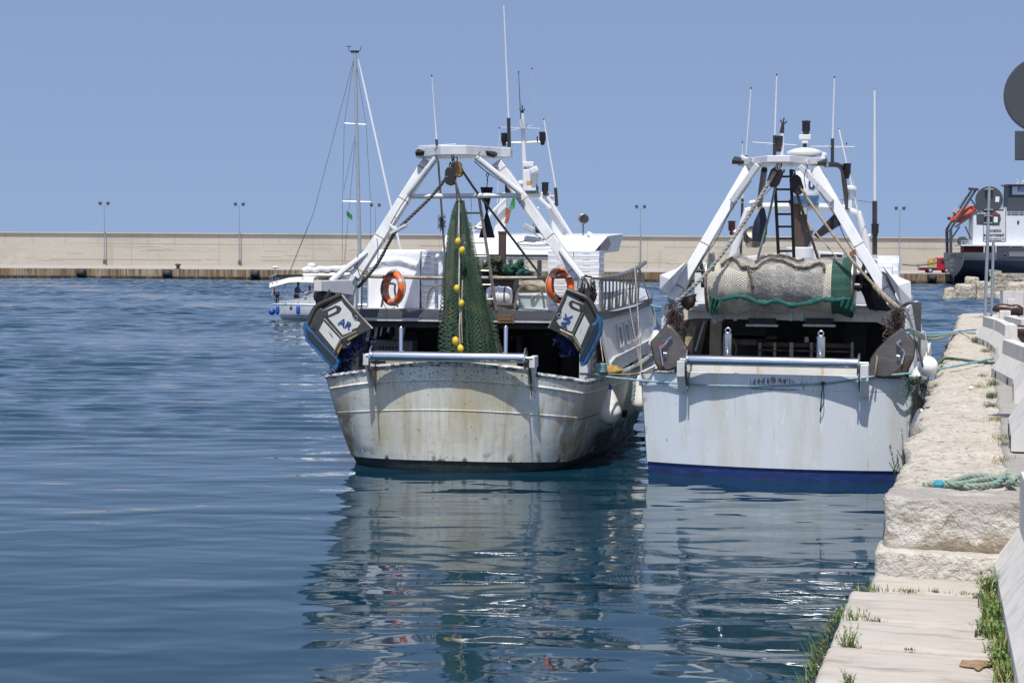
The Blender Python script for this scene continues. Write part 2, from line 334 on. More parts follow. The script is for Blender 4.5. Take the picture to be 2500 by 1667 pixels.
def solo(name,mb,m,label,cat,frame=G,group=None,smooth=40,bevel=0.,kind=None,solid=None):
    P=[frame.w(p) for p in mb.v]; smooth=getattr(mb,'sm',smooth)
    xs=[p.x for p in P]; ys=[p.y for p in P]; zs=[p.z for p in P]
    base=V(((min(xs)+max(xs))/2,(min(ys)+max(ys))/2,min(zs))) if kind is None else V((0,0,0))
    mb.v=[tuple(p-base) for p in P]
    me=mesh_of(name,mb,m if isinstance(m,(list,tuple)) else [m],smooth)
    o=bpy.data.objects.new(name,me); COL.objects.link(o); o.location=base
    if kind: o['kind']=kind
    else: o['label']=label; o['category']=cat
    if kind=='stuff': o['label']=label; o['category']=cat
    if group: o['group']=group
    INFO[o.name]=(G,base)
    mods(o,bevel,solid); return o
def sag(p,q,drop,n=14):
    p=V(p);q=V(q); return [p.lerp(q,i/n)-V((0,0,drop*4*(i/n)*(1-i/n))) for i in range(n+1)]
def smooth_path(pts,n=6):
    pts=[V(p) for p in pts]; out=[]
    for i in range(len(pts)-1):
        p0=pts[max(i-1,0)];p1=pts[i];p2=pts[i+1];p3=pts[min(i+2,len(pts)-1)]
        for k in range(n):
            t=k/n; out.append(.5*((2*p1)+(p2-p0)*t+(2*p0-5*p1+4*p2-p3)*t*t+(3*p1-p0-3*p2+p3)*t**3))
    out.append(pts[-1]); return out
def rope(mb,pts,r,lay=.35,n=7,tw=None):
    # three-strand laid rope: strands twisted round the path
    pts=[V(p) for p in pts]; L=[0.]
    for a,b in zip(pts,pts[1:]): L.append(L[-1]+(b-a).length)
    step=max(r*1.1,L[-1]/260.)
    k=max(2,int(L[-1]/step)); P=[]; j=0
    for i in range(k+1):
        d=L[-1]*i/k
        while j<len(L)-2 and L[j+1]<d: j+=1
        t=(d-L[j])/max(1e-9,L[j+1]-L[j]); P.append(pts[j].lerp(pts[j+1],t))
    for st in range(3):
        Q=[]
        for i,p in enumerate(P):
            t=(P[min(i+1,k)]-P[max(i-1,0)]); t=t.normalized() if t.length>1e-9 else V((0,0,1))
            a=V((0,0,1)) if abs(t.z)<.9 else V((1,0,0)); x=t.cross(a).normalized(); y=t.cross(x)
            an=2*math.pi*(st/3.)+ (L[-1]*i/k)/(r*(tw or 7.))*2*math.pi/1.
            Q.append(p+(x*math.cos(an)+y*math.sin(an))*r*.52)
        mb.tube(Q,r*.56,6)
    mb.sm=180; return mb
def text_mesh(txt,size,bold=0.):
    c=bpy.data.curves.new('t','FONT'); c.body=txt; c.size=size; c.align_x='CENTER'; c.align_y='CENTER'; c.offset=bold; c.extrude=.002
    o=bpy.data.objects.new('t',c); COL.objects.link(o); bpy.context.view_layer.update()
    me=bpy.data.meshes.new_from_object(o.evaluated_get(bpy.context.evaluated_depsgraph_get()))
    vs=[v.co.copy() for v in me.vertices]; fs=[tuple(p.vertices) for p in me.polygons]
    bpy.data.objects.remove(o); bpy.data.curves.remove(c); bpy.data.meshes.remove(me); return vs,fs
def put_text(mb,txt,size,c,ex,ey,bold=0.,mi=0):
    vs,fs=text_mesh(txt,size,bold); c=V(c);ex=V(ex);ey=V(ey);ez=ex.cross(ey)
    mb.add([c+ex*v.x+ey*v.y+ez*v.z for v in vs],fs,mi); return mb
ORD=['topmost','second from the top','third from the top','fourth from the top','fifth from the top','sixth from the top','seventh from the top','eighth from the top','ninth from the top','bottom']
# ================================================================ LIGHT
w=bpy.data.worlds.new('World'); S.world=w; w.use_nodes=True
nt=w.node_tree; bg=nt.nodes['Background']; sk=nt.nodes.new('ShaderNodeTexSky'); sk.sky_type='NISHITA'; sk.sun_disc=False
SKYT=(1.15,.975,.895,1); SUN_EL=R(66); SUN_ROT=R(177)
sk.sun_elevation=SUN_EL; sk.sun_rotation=SUN_ROT; sk.air_density=1.0; sk.dust_density=0.6; sk.ozone_density=3.0; sk.altitude=0
tcw=nt.nodes.new('ShaderNodeTexCoord'); mpw=nt.nodes.new('ShaderNodeMapping'); mpw.inputs['Scale'].default_value=(1,1,.55); mpw.inputs['Location'].default_value=(0,0,.325)
nrm=nt.nodes.new('ShaderNodeVectorMath'); nrm.operation='NORMALIZE'
mxw=nt.nodes.new('ShaderNodeMix'); mxw.data_type='RGBA'; mxw.blend_type='MULTIPLY'; mxw.inputs[0].default_value=1; mxw.inputs[7].default_value=SKYT
nt.links.new(tcw.outputs['Generated'],mpw.inputs[0]); nt.links.new(mpw.outputs[0],nrm.inputs[0]); nt.links.new(nrm.outputs[0],sk.inputs['Vector'])
nt.links.new(sk.outputs[0],mxw.inputs[6]); nt.links.new(mxw.outputs[2],bg.inputs[0]); bg.inputs[1].default_value=0.13
sl=bpy.data.lights.new('sun','SUN'); sl.energy=3.6; sl.angle=R(.5); sl.color=(1,.965,.91)
so=bpy.data.objects.new('sun',sl); COL.objects.link(so)
sd=V((math.sin(SUN_ROT)*math.cos(SUN_EL),math.cos(SUN_ROT)*math.cos(SUN_EL),math.sin(SUN_EL)))
so.rotation_euler=sd.to_track_quat('Z','Y').to_euler(); so.location=(0,-50,90)
S.view_settings.view_transform='Standard'; S.view_settings.look='None'; S.view_settings.exposure=0.0; S.view_settings.gamma=1.0
S.cycles.use_denoising=True
# ================================================================ WATER
def water():
    m=bpy.data.materials.new('harbour_water'); m.use_nodes=True; nt=m.node_tree; N=nt.nodes; L=nt.links; b=N['Principled BSDF']
    b.inputs['Base Color'].default_value=(.004,.030,.051,1); b.inputs['Roughness'].default_value=.03; b.inputs['IOR'].default_value=1.45
    tc=N.new('ShaderNodeTexCoord')
    def noise(sc,loc,detail,rg=.5,dist=0.):
        mp=N.new('ShaderNodeMapping'); mp.inputs['Scale'].default_value=sc; mp.inputs['Location'].default_value=loc
        L.new(tc.outputs['Object'],mp.inputs[0]); n=N.new('ShaderNodeTexNoise'); n.inputs['Scale'].default_value=1; n.inputs['Detail'].default_value=detail
        n.inputs['Roughness'].default_value=rg; n.inputs['Distortion'].default_value=dist; L.new(mp.outputs[0],n.inputs['Vector']); return n.outputs['Fac']
    def mth(op,a,bb):
        r=N.new('ShaderNodeMath'); r.operation=op
        for i,x in enumerate((a,bb)):
            if isinstance(x,(int,float)): r.inputs[i].default_value=x
            else: L.new(x,r.inputs[i])
        return r.outputs[0]
    sep=N.new('ShaderNodeSeparateXYZ'); L.new(tc.outputs['Object'],sep.inputs[0])
    far=N.new('ShaderNodeMapRange'); far.inputs[1].default_value=26; far.inputs[2].default_value=55; far.interpolation_type='SMOOTHSTEP'; L.new(sep.outputs[1],far.inputs[0])
    h=mth('ADD',mth('MULTIPLY',noise((.32,.62,1),(3,1,0),1,.4,.3),WV[0]),mth('MULTIPLY',noise((.95,1.75,1),(7,2,0),1.2,.4,.35),WV[1]))
    rip=mth('MULTIPLY',noise((5,11,1),(1,5,0),2,.5),WV[2])
    patch=N.new('ShaderNodeMapRange'); patch.inputs[1].default_value=.5; patch.inputs[2].default_value=.68; L.new(noise((.22,.5,1),(11,4,0),2),patch.inputs[0])
    rip=mth('MULTIPLY',rip,mth('ADD',patch.outputs[0],.15))
    h=mth('ADD',h,rip)
    bn=N.new('ShaderNodeBump'); bn.inputs['Strength'].default_value=1; bn.inputs['Distance'].default_value=1.0
    L.new(h,bn.inputs['Height'])
    L.new(bn.outputs[0],b.inputs['Normal'])
    # one sheet: calm in the lee of the boats, real wind wavelets further out
    xs=np.concatenate([[-6000,-900,-200,-110],np.linspace(-96,96,560),[110,200,900,6000]])
    ys=[-300.,2.,12.]; y=20.
    while y<291: ys.append(y); y+=.2 if y<70 else (.3 if y<130 else .5)
    ys=np.array(ys+[291.5,400,2000,9000])
    X,Y=np.meshgrid(xs,ys); Z=np.zeros_like(X); rs=np.random.RandomState(4); sl=0.
    B2=np.zeros_like(X); s2=0.
    for k in range(90):
        far_=k>=50; lam=(1.3*(3.0/1.3)**rs.rand()) if far_ else (.62*(1.35/.62)**rs.rand()); th=math.pi/2+rs.normal(0,.60 if far_ else .45); kk=2*math.pi/lam; am=lam**1.1*(.5+rs.rand()); ph=rs.rand()*6.283
        w_=am*np.sin(kk*(X*math.cos(th)+Y*math.sin(th))+ph)
        if far_: B2+=w_; s2+=(am*kk)**2/2
        else: Z+=w_; sl+=(am*kk)**2/2
    gust=.8+.25*np.sin(X*.11+Y*.05+1)+.25*np.sin(Y*.21-X*.05)+.2*np.sin(X*.31+Y*.13)
    sm=lambda a,b:(lambda t:t*t*(3-2*t))(np.clip((Y-a)/(b-a),0,1))
    env=np.clip((291-Y)/3,0,1)*np.clip((97-np.abs(X))/6,0,1)
    Z=(Z/math.sqrt(sl)*WV[3]*.62*sm(27,46)*(1-sm(90,150))+B2/math.sqrt(s2)*WV[3]*(.25*sm(34,60)+.75*sm(60,140)))*gust*env
    nx,ny=len(xs),len(ys); co_=np.stack([X,Y,Z],-1).reshape(-1,3)
    I=np.arange(nx*ny).reshape(ny,nx); fq=np.stack([I[:-1,:-1],I[:-1,1:],I[1:,1:],I[1:,:-1]],-1).reshape(-1,4)
    me=bpy.data.meshes.new('water'); me.vertices.add(nx*ny); me.vertices.foreach_set('co',co_.ravel()); me.loops.add(fq.size); me.loops.foreach_set('vertex_index',fq.ravel())
    me.polygons.add(len(fq)); me.polygons.foreach_set('loop_start',np.arange(0,fq.size,4)); me.polygons.foreach_set('loop_total',np.full(len(fq),4)); me.update(calc_edges=True)
    me.polygons.foreach_set('use_smooth',[True]*len(fq)); me.materials.append(m)
    o=bpy.data.objects.new('water',me); COL.objects.link(o); o.rotation_euler=(0,0,FW.a); o['kind']='structure'
WV=(.090,.027,.0012,.21)
water()
sb=MB(); sb.grid([[(x,y,-9) for x in(-6000,6000)] for y in(-300,9000)]); s_=solo('seabed',sb,M['blacksoot'],'', '',G,kind='structure',smooth=None)
# ================================================================ FAR MOLE
VW=330.
mb=MB(); mb.hexa([(-260,292,-3),(260,292,-3),(260,360,-3),(-260,360,-3),(-260,292,1.69),(260,292,1.69),(260,360,2.3),(-260,360,2.3)])
mb2=MB()
for k in range(40):   # pavement kerb stones along the edge
    pass
o=solo('mole_quay',mb,[M['moleface'],M['moletop']],'','',FW,kind='structure',smooth=None)
for p in o.data.polygons:
    if p.normal.z>.7: p.material_index=1
mb=MB(); mb.hexa([(-260,VW,2.),(260,VW,2.),(260,VW+6,2.),(-260,VW+6,2.),(-260,VW,8.2),(260,VW,8.2),(260,VW+6,8.2),(-260,VW+6,8.2)])
random.seed(3)
u=-170
mb.bx((-260,VW-.35,8.2),(260,VW+6.1,8.42)) # coping
while u<170:
    u+=random.choice((3.1,5.2,8.5,6.4,8.6))
    z0=random.choice((2.2,2.2,5.9,6.2)); z1=random.choice((8.15,8.15,8.15,6.3)) if z0<3 else 8.15
    mb.bx((u,VW-.02,z0),(u+.06+random.random()*.06,VW+.1,z1),1)
for z in (6.22,3.2):
    u=-170
    while u<170:
        l=random.uniform(4,16)
        if random.random()<(.85 if z>5 else .6): mb.bx((u,VW-.025,z+random.uniform(-.10,.10)),(u+l,VW+.1,z+random.uniform(.05,.12)),1)
        u+=l
for k in range(20):
    uu=random.uniform(-110,100); zz=random.uniform(2.6,6.1); l=random.uniform(1.5,6)
    mb.bx((uu,VW-.022,zz),(uu+l,VW+.1,zz+.05),1)
solo('breakwater_wall',mb,[M['mole'],M['moledark']],'long beige concrete breakwater wall standing on the far mole behind the boats','breakwater wall',FW,smooth=None)
def lamp(px):
    p=FW.v('m',px,606,329.1); u=p[0]; b=2.27
    t=root('lamp_post',LAMPL[px],'lamp post',FW,(u,329.1,b),'lamp posts along the far mole')
    obj('pole',MB().tube([(u,329.1,b),(u,329.1,b+5),(u,329.1,13.6)],[.13,.10,.07],8),M['galv'],t)
    obj('base_box',MB().box((u,329.1,b+.45),(.5,.5,.9)),M['grey'],t)
    obj('crossarm',MB().bar((u-.95,329.1,13.6),(u+.95,329.1,13.6),.09,.09),M['galv'],t)
    for s in(-1,1):
        f=obj('floodlight',MB().box((u+s*.75,329.0,14.0),(.55,.4,.5),rx=.5),M['grey'],t)
        obj('floodlight_glass',MB().box((u+s*.75,328.82,13.99),(.42,.03,.34),rx=.5),M['ltgrey'],f)
LAMPL={240:'leftmost tall lamp post with twin floodlights on the far mole',550:'tall twin floodlight post on the far mole left of the yacht mast',
 862:'tall twin floodlight post on the far mole just right of the yacht mast',1470:'tall twin floodlight post on the far mole between the two trawlers',2065:'rightmost tall twin floodlight post on the far mole, right of the second trawler'}
for px in LAMPL: lamp(px)
FEN={198:'black cylindrical rubber fender on the mole face, leftmost of the row',408:'black cylindrical rubber fender on the mole face, second from the left',622:'black cylindrical rubber fender on the mole face, just left of the yacht',2276:'black cylindrical rubber fender on the mole face beside the cargo ship stern'}
for px,lb in FEN.items():
    p=FW.v('s',px,668,291.4); u=p[0]; t=root('mole_fender',lb,'fender',FW,(u,291.4,.6),'rubber fenders on the far mole')
    obj('rubber_tube',MB().lathe([(.3,-.68),(.62,-.68),(.66,-.6),(.66,.6),(.62,.68),(.3,.68)],(u,291.35,1.0),(1,0,0),14),M['tyre'],t)
    obj('chain',MB().tube([(u-.75,291.9,1.7),(u-.72,291.4,1.1),(u+.72,291.4,1.1),(u+.75,291.9,1.7)],.05,5),M['brown'],t)
p=FW.v('d3',1460,683,293.5)
mb=MB().lathe([(.55,0),(.55,.08),(.30,.12),(.28,.5),(.42,.6),(.55,.72),(.5,.86),(.1,.92)],(p[0],293.5,1.7),n=12)
solo('mole_bollard',mb,M['brown'],'small brown iron bollard at the mole edge left of the yacht','bollard',FW)
# ================================================================ CARGO SHIP
U0=73.8
def sv(x,y,v=279.,c='d6'): return FW.v(c,x,y,v)
ship=root('cargo_ship','navy and grey cargo ship with white deckhouse moored at the far mole','ship',FW,(U0+30,285.8,0))
secs=[]
ZS=[5.3,4.05,3.0,2.0,1.2,.3,-1.5]
for u,hb in ((U0,[6.8,6.55,5.5,3.4,.35,.05,.02]),(U0+4,[6.8,6.75,6.4,5.6,3.6,1.4,.05]),(U0+10,[6.8,6.8,6.7,6.4,5.6,4.2,1.5]),(U0+20,[6.8,6.8,6.8,6.8,6.5,6.2,5]),(U0+85,[6.8]*6+[6])):
    secs.append([(u,285.8-h,z) for h,z in zip(hb,ZS)]+[(u,285.8+h,z) for h,z in zip(hb[::-1],ZS[::-1])])
mb=MB(); mb.grid(secs); mb.f=[f for f in mb.f]
nper=len(secs[0])
for i in range(len(mb.f)):
    j=i%(nper-1); mb.m[i]=0 if j in(0,nper-2) else 1
mb.poly(secs[0],0)
obj('hull',mb,[M['shipgrey'],M['navy']],ship,30)
obj('main_deck',MB().bx((U0+.2,279.4,4.5),(U0+85,292.2,4.6)),M['shipred'],ship,None)
# white accommodation block and its decks
a=sv(528,600); w0=a[0]
hs=obj('deckhouse',MB().bx((w0,280.2,6.61),(w0+40,283,11.35)).bx((sv(352,840)[0],279.05,6.35),(w0+40,283,6.6)),M['shipwhite'],ship,None)
mb=MB()
for x in (640,790,975,1140): 
    p=sv(x,870); mb=MB(); mb.bx((p[0],279.1,5.2),(p[0]+.15,279.25,6.35)); obj('deck_pillar',mb,M['shipwhite'],ship,None)
obj('shade_bulkhead',MB().bx((sv(420,900)[0],281,4.6),(w0+40,283,6.34)),M['shipred'],ship,None)
p0=sv(810,865); mb=MB().bx((p0[0],278.95,4.3),(p0[0]+30,279.2,6.2)); obj('side_opening',mb,M['shipdk'],ship,None)
mb=MB()
for k in range(4): mb.bx((sv(960,900)[0],278.85,sv(960,972)[2]+k*.2),(sv(960,900)[0]+22,278.93,sv(960,972)[2]+.09+k*.2))
obj('stowed_gangway',mb,M['ltgrey'],ship,None)
mb=MB().lathe([(.15,0),(.25,.05),(.25,.4),(.15,.5)],(sv(905,935)[0],278.85,sv(905,945)[2]),(0,1,0),12); obj('fairlead',mb,M['shipdk'],ship)
p=sv(1075,537,280.2); wdw=obj('window',MB().bx((p[0]-.17,280.1,p[2]-.24),(p[0]+.17,280.25,p[2]+.24)),M['shipdk'],ship,None)
f0=sv(935,448,281.5)[0]
obj('funnel_block',MB().hexa([(f0,281,11.35),(f0+14,281,11.35),(f0+14,284,11.35),(f0,284,11.35),(f0+.1,281.2,16.2),(f0+14,281.2,16.2),(f0+14,284,16.2),(f0+.1,284,16.2)]),M['shipdk'],ship,None)
mb=MB().hexa([(f0,280.8,16.2),(f0+14,280.8,16.2),(f0+14,284,16.2),(f0,284,16.2),(f0-.65,280.2,16.45),(f0+14,280.2,16.45),(f0+14,284,16.45),(f0-.65,284,16.45)]); obj('funnel_roof',mb,M['shipdk'],ship,None)
pa=sv(1000,185,281.1); pb=sv(1150,82,281.1)
em=obj('funnel_emblem',MB().bx((pa[0],281.02,pa[2]),(pa[0]+8,281.2,pb[2])),M['shipwhite'],ship,None)
mb=MB(); q=sv(1072,92,281.0); qx=q[0]
for k,(a_,b_) in enumerate(((0,.13),(.26,.13),(.55,.10))):
    pts=[(qx+i_*.12,280.98,q[2]-a_+.10*math.sin(i_*.8)) for i_ in range(18)]
    mb.grid([pts,[(p[0],p[1],p[2]-b_) for p in pts]])
mb.bx((qx,280.97,q[2]-.75),(qx+.14,281.0,q[2]))
obj('blue_mark',mb,mat('emblem_blue',(.02,.07,.28),.5),em,None)
mb=MB()
for x in (940,985,1087,1150):
    p=sv(x,440,280.3); mb.tube([(p[0],280.3,11.35),(p[0],280.3,12.0)],.025,5)
for z in (11.7,12.0): mb.tube([(f0-.5,280.3,z),(f0+14,280.3,z)],.025,5)
for k in range(16):
    uu=sv(355,800)[0]+k*.75; mb.tube([(uu,279.2,6.6),(uu,279.2,7.2)],.025,5)
for z in(6.9,7.2): mb.tube([(sv(355,800)[0],279.2,z),(w0+20,279.2,z)],.022,5)
obj('railing',mb,M['shipwhite'],ship)
for x in (1075,1120): 
    pass
mb=MB().tube([sv(1060,55,283),sv(1075,20,283),sv(1050,0,283)],.14,8).tube([sv(1130,55,283),sv(1135,20,283),sv(1160,5,283)],.14,8); obj('exhaust_pipe',mb,M['offwhite'],ship)
# launching frame
mb=MB()
for x0,x1,vv in((165,155,284.),(212,205,281.)):
    mb.bar(sv(x0+5,925,vv),sv(x1+10,625,vv),.42,.42)
    mb.bar(sv(x1+5,632,vv),sv(x1+335,115,vv),.30,.34)
mb.bar(sv(270,600,281),sv(585,385,281),.25,.28).bar(sv(225,745,281),sv(330,590,281),.25,.25)
mb.bar(sv(455,110,283.5),sv(555,120,280),.42,.42).bar(sv(470,240,281),sv(600,420,281),.22,.22).bar(sv(400,590,281),sv(475,755,281),.2,.2)
mb.bar(sv(160,650,284),sv(215,650,281),.22,.22).bar(sv(165,780,284),sv(215,770,281),.2,.2)
obj('boat_davit',mb,M['shipdk'],ship,None)
obj('winch_box',MB().box(sv(282,385,282),(.62,.8,1.05),ry=.6),M['ltgrey'],ship,None)
mb=MB().ell(sv(193,485,283),(.32,.32,.30),12).lathe([(.02,0),(.76,0),(.78,.1),(.62,.12),(.62,.8),(.78,.82),(.76,.9),(.02,.9)],sv(375,780,280.8),(0,1,0),18).lathe([(.02,0),(.7,0),(.72,.1),(.6,.12),(.6,.6),(.72,.62),(.7,.7),(.02,.7)],sv(590,778,281),(0,1,0),18); obj('rope_reel',mb,M['shipdk'],ship)
mb=MB().tube([sv(460,150,280.7),sv(300,345,280.7)],.03,4); obj('stay',mb,M['wire'],ship)
mb=MB().box(sv(235,965,279)+V((-1.5,0,0)),(.1,.1,.1))
# name on the transom (plane u=U0 seen from its left)
mb=MB()
ex=V((0,-1,0)); ey=V((0,0,1))
for txt,y,sz in(('SIROLI',1025,1.05),('VALLETTA',1085,.72),('MALTA',1150,.72)):
    p=FW.u('d6',240,y,U0-.05); put_text(mb,txt,sz*.78,p,ex*1.35,ey,.01)
obj('name_lettering',mb,M['letterw'],ship,None)
mb=MB()
for x in(223,260): obj('mooring_port',MB().bx(*(lambda p:(p-V((.05,.4,.13)),p+V((.05,.4,.13))))(FW.u('d6',x,965,U0-.06))),M['black'],ship,None)
obj('transom_slot',MB().bx(*(lambda p,q:(p-V((.05,0,.04)),q+V((.05,0,.04))))(FW.u('d6',285,988,U0-.04),FW.u('d6',350,990,U0-.04))),M['black'],ship,None)
# lifeboat in its frame
c0=sv(215,525,282.3); c1=sv(560,345,282.3); ax=(c1-c0); LL=ax.length; ax.normalize()
rad=[.2,.62,.9,1.02,1.05,1.02,.9,.6,.15]
lb=root('lifeboat','enclosed orange lifeboat slung in the davit over the cargo ship stern','lifeboat',FW,tuple(c0))
mb=MB().lathe([(r_,LL*i/8) for i,r_ in enumerate(rad)],c0,ax,16); obj('boat_body',mb,M['lifeboat'],lb)
nn=V((-ax.z,0,ax.x)); mb=MB().box(c0+ax*LL*.30+nn*.8,(1.1,.8,.55),ry=-math.atan2(ax.z,ax.x)); obj('steering_cupola',mb,M['lifeboat'],lb,30,.1)
mb=MB().box(c0+ax*LL*.30+nn*.85+V((0,-.42,0)),(.8,.04,.22),ry=-math.atan2(ax.z,ax.x)); obj('window',mb,M['shipdk'],lb,None)
mb=MB().tube([c0+ax*LL*i/8-V((0,rad[i]+.02,0)) for i in range(1,8)],.04,5); obj('grab_line',mb,M['ltgrey'],lb)
# mooring line of the ship, truck on the mole
solo('ship_mooring_line',MB().tube(sag(FW.v('d6',235,985,279.5),FW.v('e4',1105,200,291.0),.6),.09,5),M['rgrey'],'dark mooring line running from the ship stern to the mole','mooring line',FW)
VT=300.
def tv(x,y,v=VT): return FW.v('c7',x,y,v)
ta=tv(378,1450); tb=tv(545,1450); zg=1.75; ul,ur=ta[0],tb[0]+1.2
tr=root('flatbed_truck','small red flatbed truck parked on the mole beside the ship stern','truck',FW,((ul+ur)/2,VT,zg))
cab0=tv(492,1400)[0]
mb=MB().hexa([(cab0,VT,zg+.55),(ur,VT,zg+.55),(ur,VT+2,zg+.55),(cab0,VT+2,zg+.55),(cab0,VT,zg+2.75),(ur-.5,VT,zg+2.75),(ur-.5,VT+2,zg+2.75),(cab0,VT+2,zg+2.75)]); cabo=obj('cab',mb,M['truckred'],tr,30,.12)
obj('window',MB().bx((cab0+.7,VT-.02,zg+1.6),(cab0+1.9,VT+.05,zg+2.4)),M['glass'],cabo,None)
obj('flatbed',MB().bx((ul,VT-.05,zg+.95),(cab0-.1,VT+2.05,zg+1.12)).bx((ul,VT-.05,zg+1.12),(ul+.12,VT+2.05,zg+1.6)).bx((cab0-.3,VT,zg+1.1),(cab0-.1,VT+2,zg+2.6)),M['ltgrey'],tr,None)
obj('chassis',MB().bx((ul+.1,VT+.3,zg+.45),(ur-.3,VT+1.7,zg+.95)),M['truckred'],tr,None)
for uu in (ul+1.9,ur-1.0):
    for dv in (0,1.75):
        wh=obj('wheel',MB().lathe([(.3,0),(.5,.03),(.52,.1),(.52,.2),(.5,.27),(.3,.3)],(uu,VT-.1+dv,zg+.5),(0,1,0),16),M['tyre'],tr); 
        if dv==0: obj('rim',MB().lathe([(.05,0),(.26,0),(.26,.05)],(uu,VT-.13,zg+.5),(0,1,0),12),M['ltgrey'],wh)
q=tv(470,1405); solo('truck_crane',MB().box((q[0],VT+1,zg+1.6),(1.5,1.2,.9)).bar((q[0]-.8,VT+1,zg+2.2),(q[0]+1.0,VT+1,zg+2.7),.25,.25),mat('crane_yellow',(.5,.33,.02),.5),'yellow folded loading gear on the red truck bed','loading gear',FW)
# ================================================================ YACHT
VY=105.8
def yv(x,y,v=VY,c='d2'): return FW.v(c,x,y,v)
st=yv(300,1165)[0]; dz=.95; bow=st+11.2
ya=root('sailing_yacht','white sailing yacht with cream bimini and tall mast motoring behind the left trawler','sailing yacht',FW,(st+5,VY,0))
rows=[]
ST=[(0,1.15,.0),(.12,1.45,0),(.35,1.75,0),(.55,1.7,0),(.75,1.2,.08),(.9,.55,.18),(1.,.04,.28)]
for t,hb,dzz in ST:
    u=st+ (bow-st)*t
    rake=lambda z:(.55*(1-(z/dz)) if t==0 else (-.9*(1-z/dz) if t>.95 else 0))
    Zs=[dz+dzz,.45,.18,.02,-.5]; hw=[1,.97,.9,.8,.3]
    rows.append([(u+rake(z),VY-hb*k,z) for z,k in zip(Zs,hw)]+[(u+rake(z),VY+hb*k,z) for z,k in zip(Zs[::-1],hw[::-1])])
mb=MB().grid(rows); mb.poly(rows[0]); obj('hull',mb,M['yachthull'],ya,40)
mb=MB()
for z,th in((.24,.07),(.10,.05)):
    L_=[(r_[0][0]+(.55*(1-z/dz) if i==0 else 0),VY-(ST[i][1]*.915)-.02,z) for i,r_ in enumerate(rows[:-1])]
    mb.grid([L_,[(p[0],p[1],p[2]+th) for p in L_]])
obj('waterline_stripe',mb,M['navystripe'],ya,None)
obj('deck',MB().poly([(r_[0][0],r_[0][1],r_[0][2]) for r_ in rows]+[(r_[-1][0],r_[-1][1],r_[-1][2]) for r_ in rows[::-1]]),M['gelcoat'],ya,None)
mb=MB().tube([(r_[0][0],r_[0][1],r_[0][2]+.02) for r_ in rows],.035,5); obj('toe_rail',mb,M['alu'],ya)
# coaming, coachroof
P=[yv(x,y,104.9) for x,y in((350,1140),(370,1090),(740,1060),(810,1000),(850,1010),(930,965),(1300,935),(1420,990),(1500,1140))]
mb=MB().prism(P,(0,1.9,0)); obj('coachroof',mb,M['gelcoat'],ya,None,.04)
mb=MB().prism([yv(x,y,104.86) for x,y in((965,1060),(1150,1050),(1150,1095),(985,1095))],(0,.06,0)).prism([yv(x,y,104.86) for x,y in((795,1055),(850,1050),(850,1075),(800,1075))],(0,.06,0)); obj('cabin_window',mb,M['glass'],ya,None)
w_=obj('porthole',MB().lathe([(.03,0),(.12,0),(.12,.05)],yv(572,1228,104.0),(0,1,0),14,0,1.3,.9),M['alu'],ya); obj('porthole_glass',MB().lathe([(.02,0),(.085,0),(.085,.04)],yv(572,1228,103.97),(0,1,0),14,0,1.3,.9),M['glass'],w_)
# bimini
prof=[(255,790),(290,775),(420,745),(560,705),(700,690),(860,690),(1010,700)]
rows=[]
for dv in (-1.45,-1.3,0,1.3,1.45):
    dzv=-.28 if abs(dv)>1.4 else (0 if abs(dv)>1 else .06)
    rows.append([yv(x,y)+V((0,dv,dzv)) for x,y in prof])
obj('bimini',MB().grid(rows),M['canvas'],ya,60,0,None,.03)
mb=MB()
for dv in(-1.4,1.4):
    for a,b in(((340,660),(545,1150)),((700,800),(525,1040)),((300,640),(310,1150)),((440,800),(370,960)),((830,640),(800,1050)),((260,690),(300,760)),((250,680),(370,640))):
        mb.tube([yv(*a)+V((0,dv,0)),yv(*b)+V((0,dv,0))],.015,5)
obj('bimini_frame',mb,M['stain'],ya)
mb=MB()
for x in(300,430,580,707,900,1100,1300): p=yv(x,1160,104.3); mb.tube([p,p+V((0,0,.65))],.010,4)
for h in (.35,.65): mb.tube([yv(300,1160,104.3)+V((0,0,h)),yv(1400,1160,104.3)+V((0,0,h))],.006,4)
obj('guard_rail',mb,M['stain'],ya)
obj('solar_panel',MB().prism([yv(250,690)+V((0,-1,0)),yv(370,645)+V((0,-1,0)),yv(800,645)+V((0,-1,0)),yv(790,690)+V((0,-1,0))],(0,2.,.0)),M['black'],ya,None)
obj('antenna_mast',MB().tube([yv(300,1150),yv(300,525)],.03,5).ell(yv(298,517),(.22,.22,.07),10),M['gelcoat'],ya)
mp=FW.v('m',815,120,VY); mbs=FW.v('m',829,640,VY)
mast=obj('mast',MB().tube([(mbs[0],VY,1.0),(mp[0],VY,mp[2])],[.13,.10],8),M['alu'],ya)
mb=MB().tube([mp+V((0,0,0)),mp+V((-.35,0,.05)),mp+V((-.4,0,.35))],.02,4).tube([mp+V((-.55,0,.36)),mp+V((-.2,0,.33))],.02,4).tube([mp,mp+V((.35,0,.1)),mp+V((.38,0,.35))],.02,4).box(mp+V((0,0,.02)),(.5,.2,.12)); obj('masthead_vane',mb,M['black'],mast,None)
mb=MB()
sp=[(FW.v('d4',155,808,VY),FW.v('d4',358,820,VY)),(FW.v('c1',428,475,VY),FW.v('c1',642,480,VY))]
for a,b in sp: mb.tube([a,b],.022,5)
obj('spreader',mb,M['alu'],mast)
mb=MB(); top=mp+V((0,0,-.2))
for dv,(i) in((-.02,0),(.02,0)):
    pass
mb.tube([top,sp[0][0],sp[1][0],V((sp[1][0][0]+.1,VY-1.4,1.))],.012,4); mb.tube([top,sp[0][1],sp[1][1],V((sp[1][1][0]-.1,VY+1.4,1.))],.012,4)
jn=FW.v('c1',207,560,VY); mb.tube([top,jn,yv(500,705)],.014,4); mb.tube([jn,yv(420,960)],.012,4)
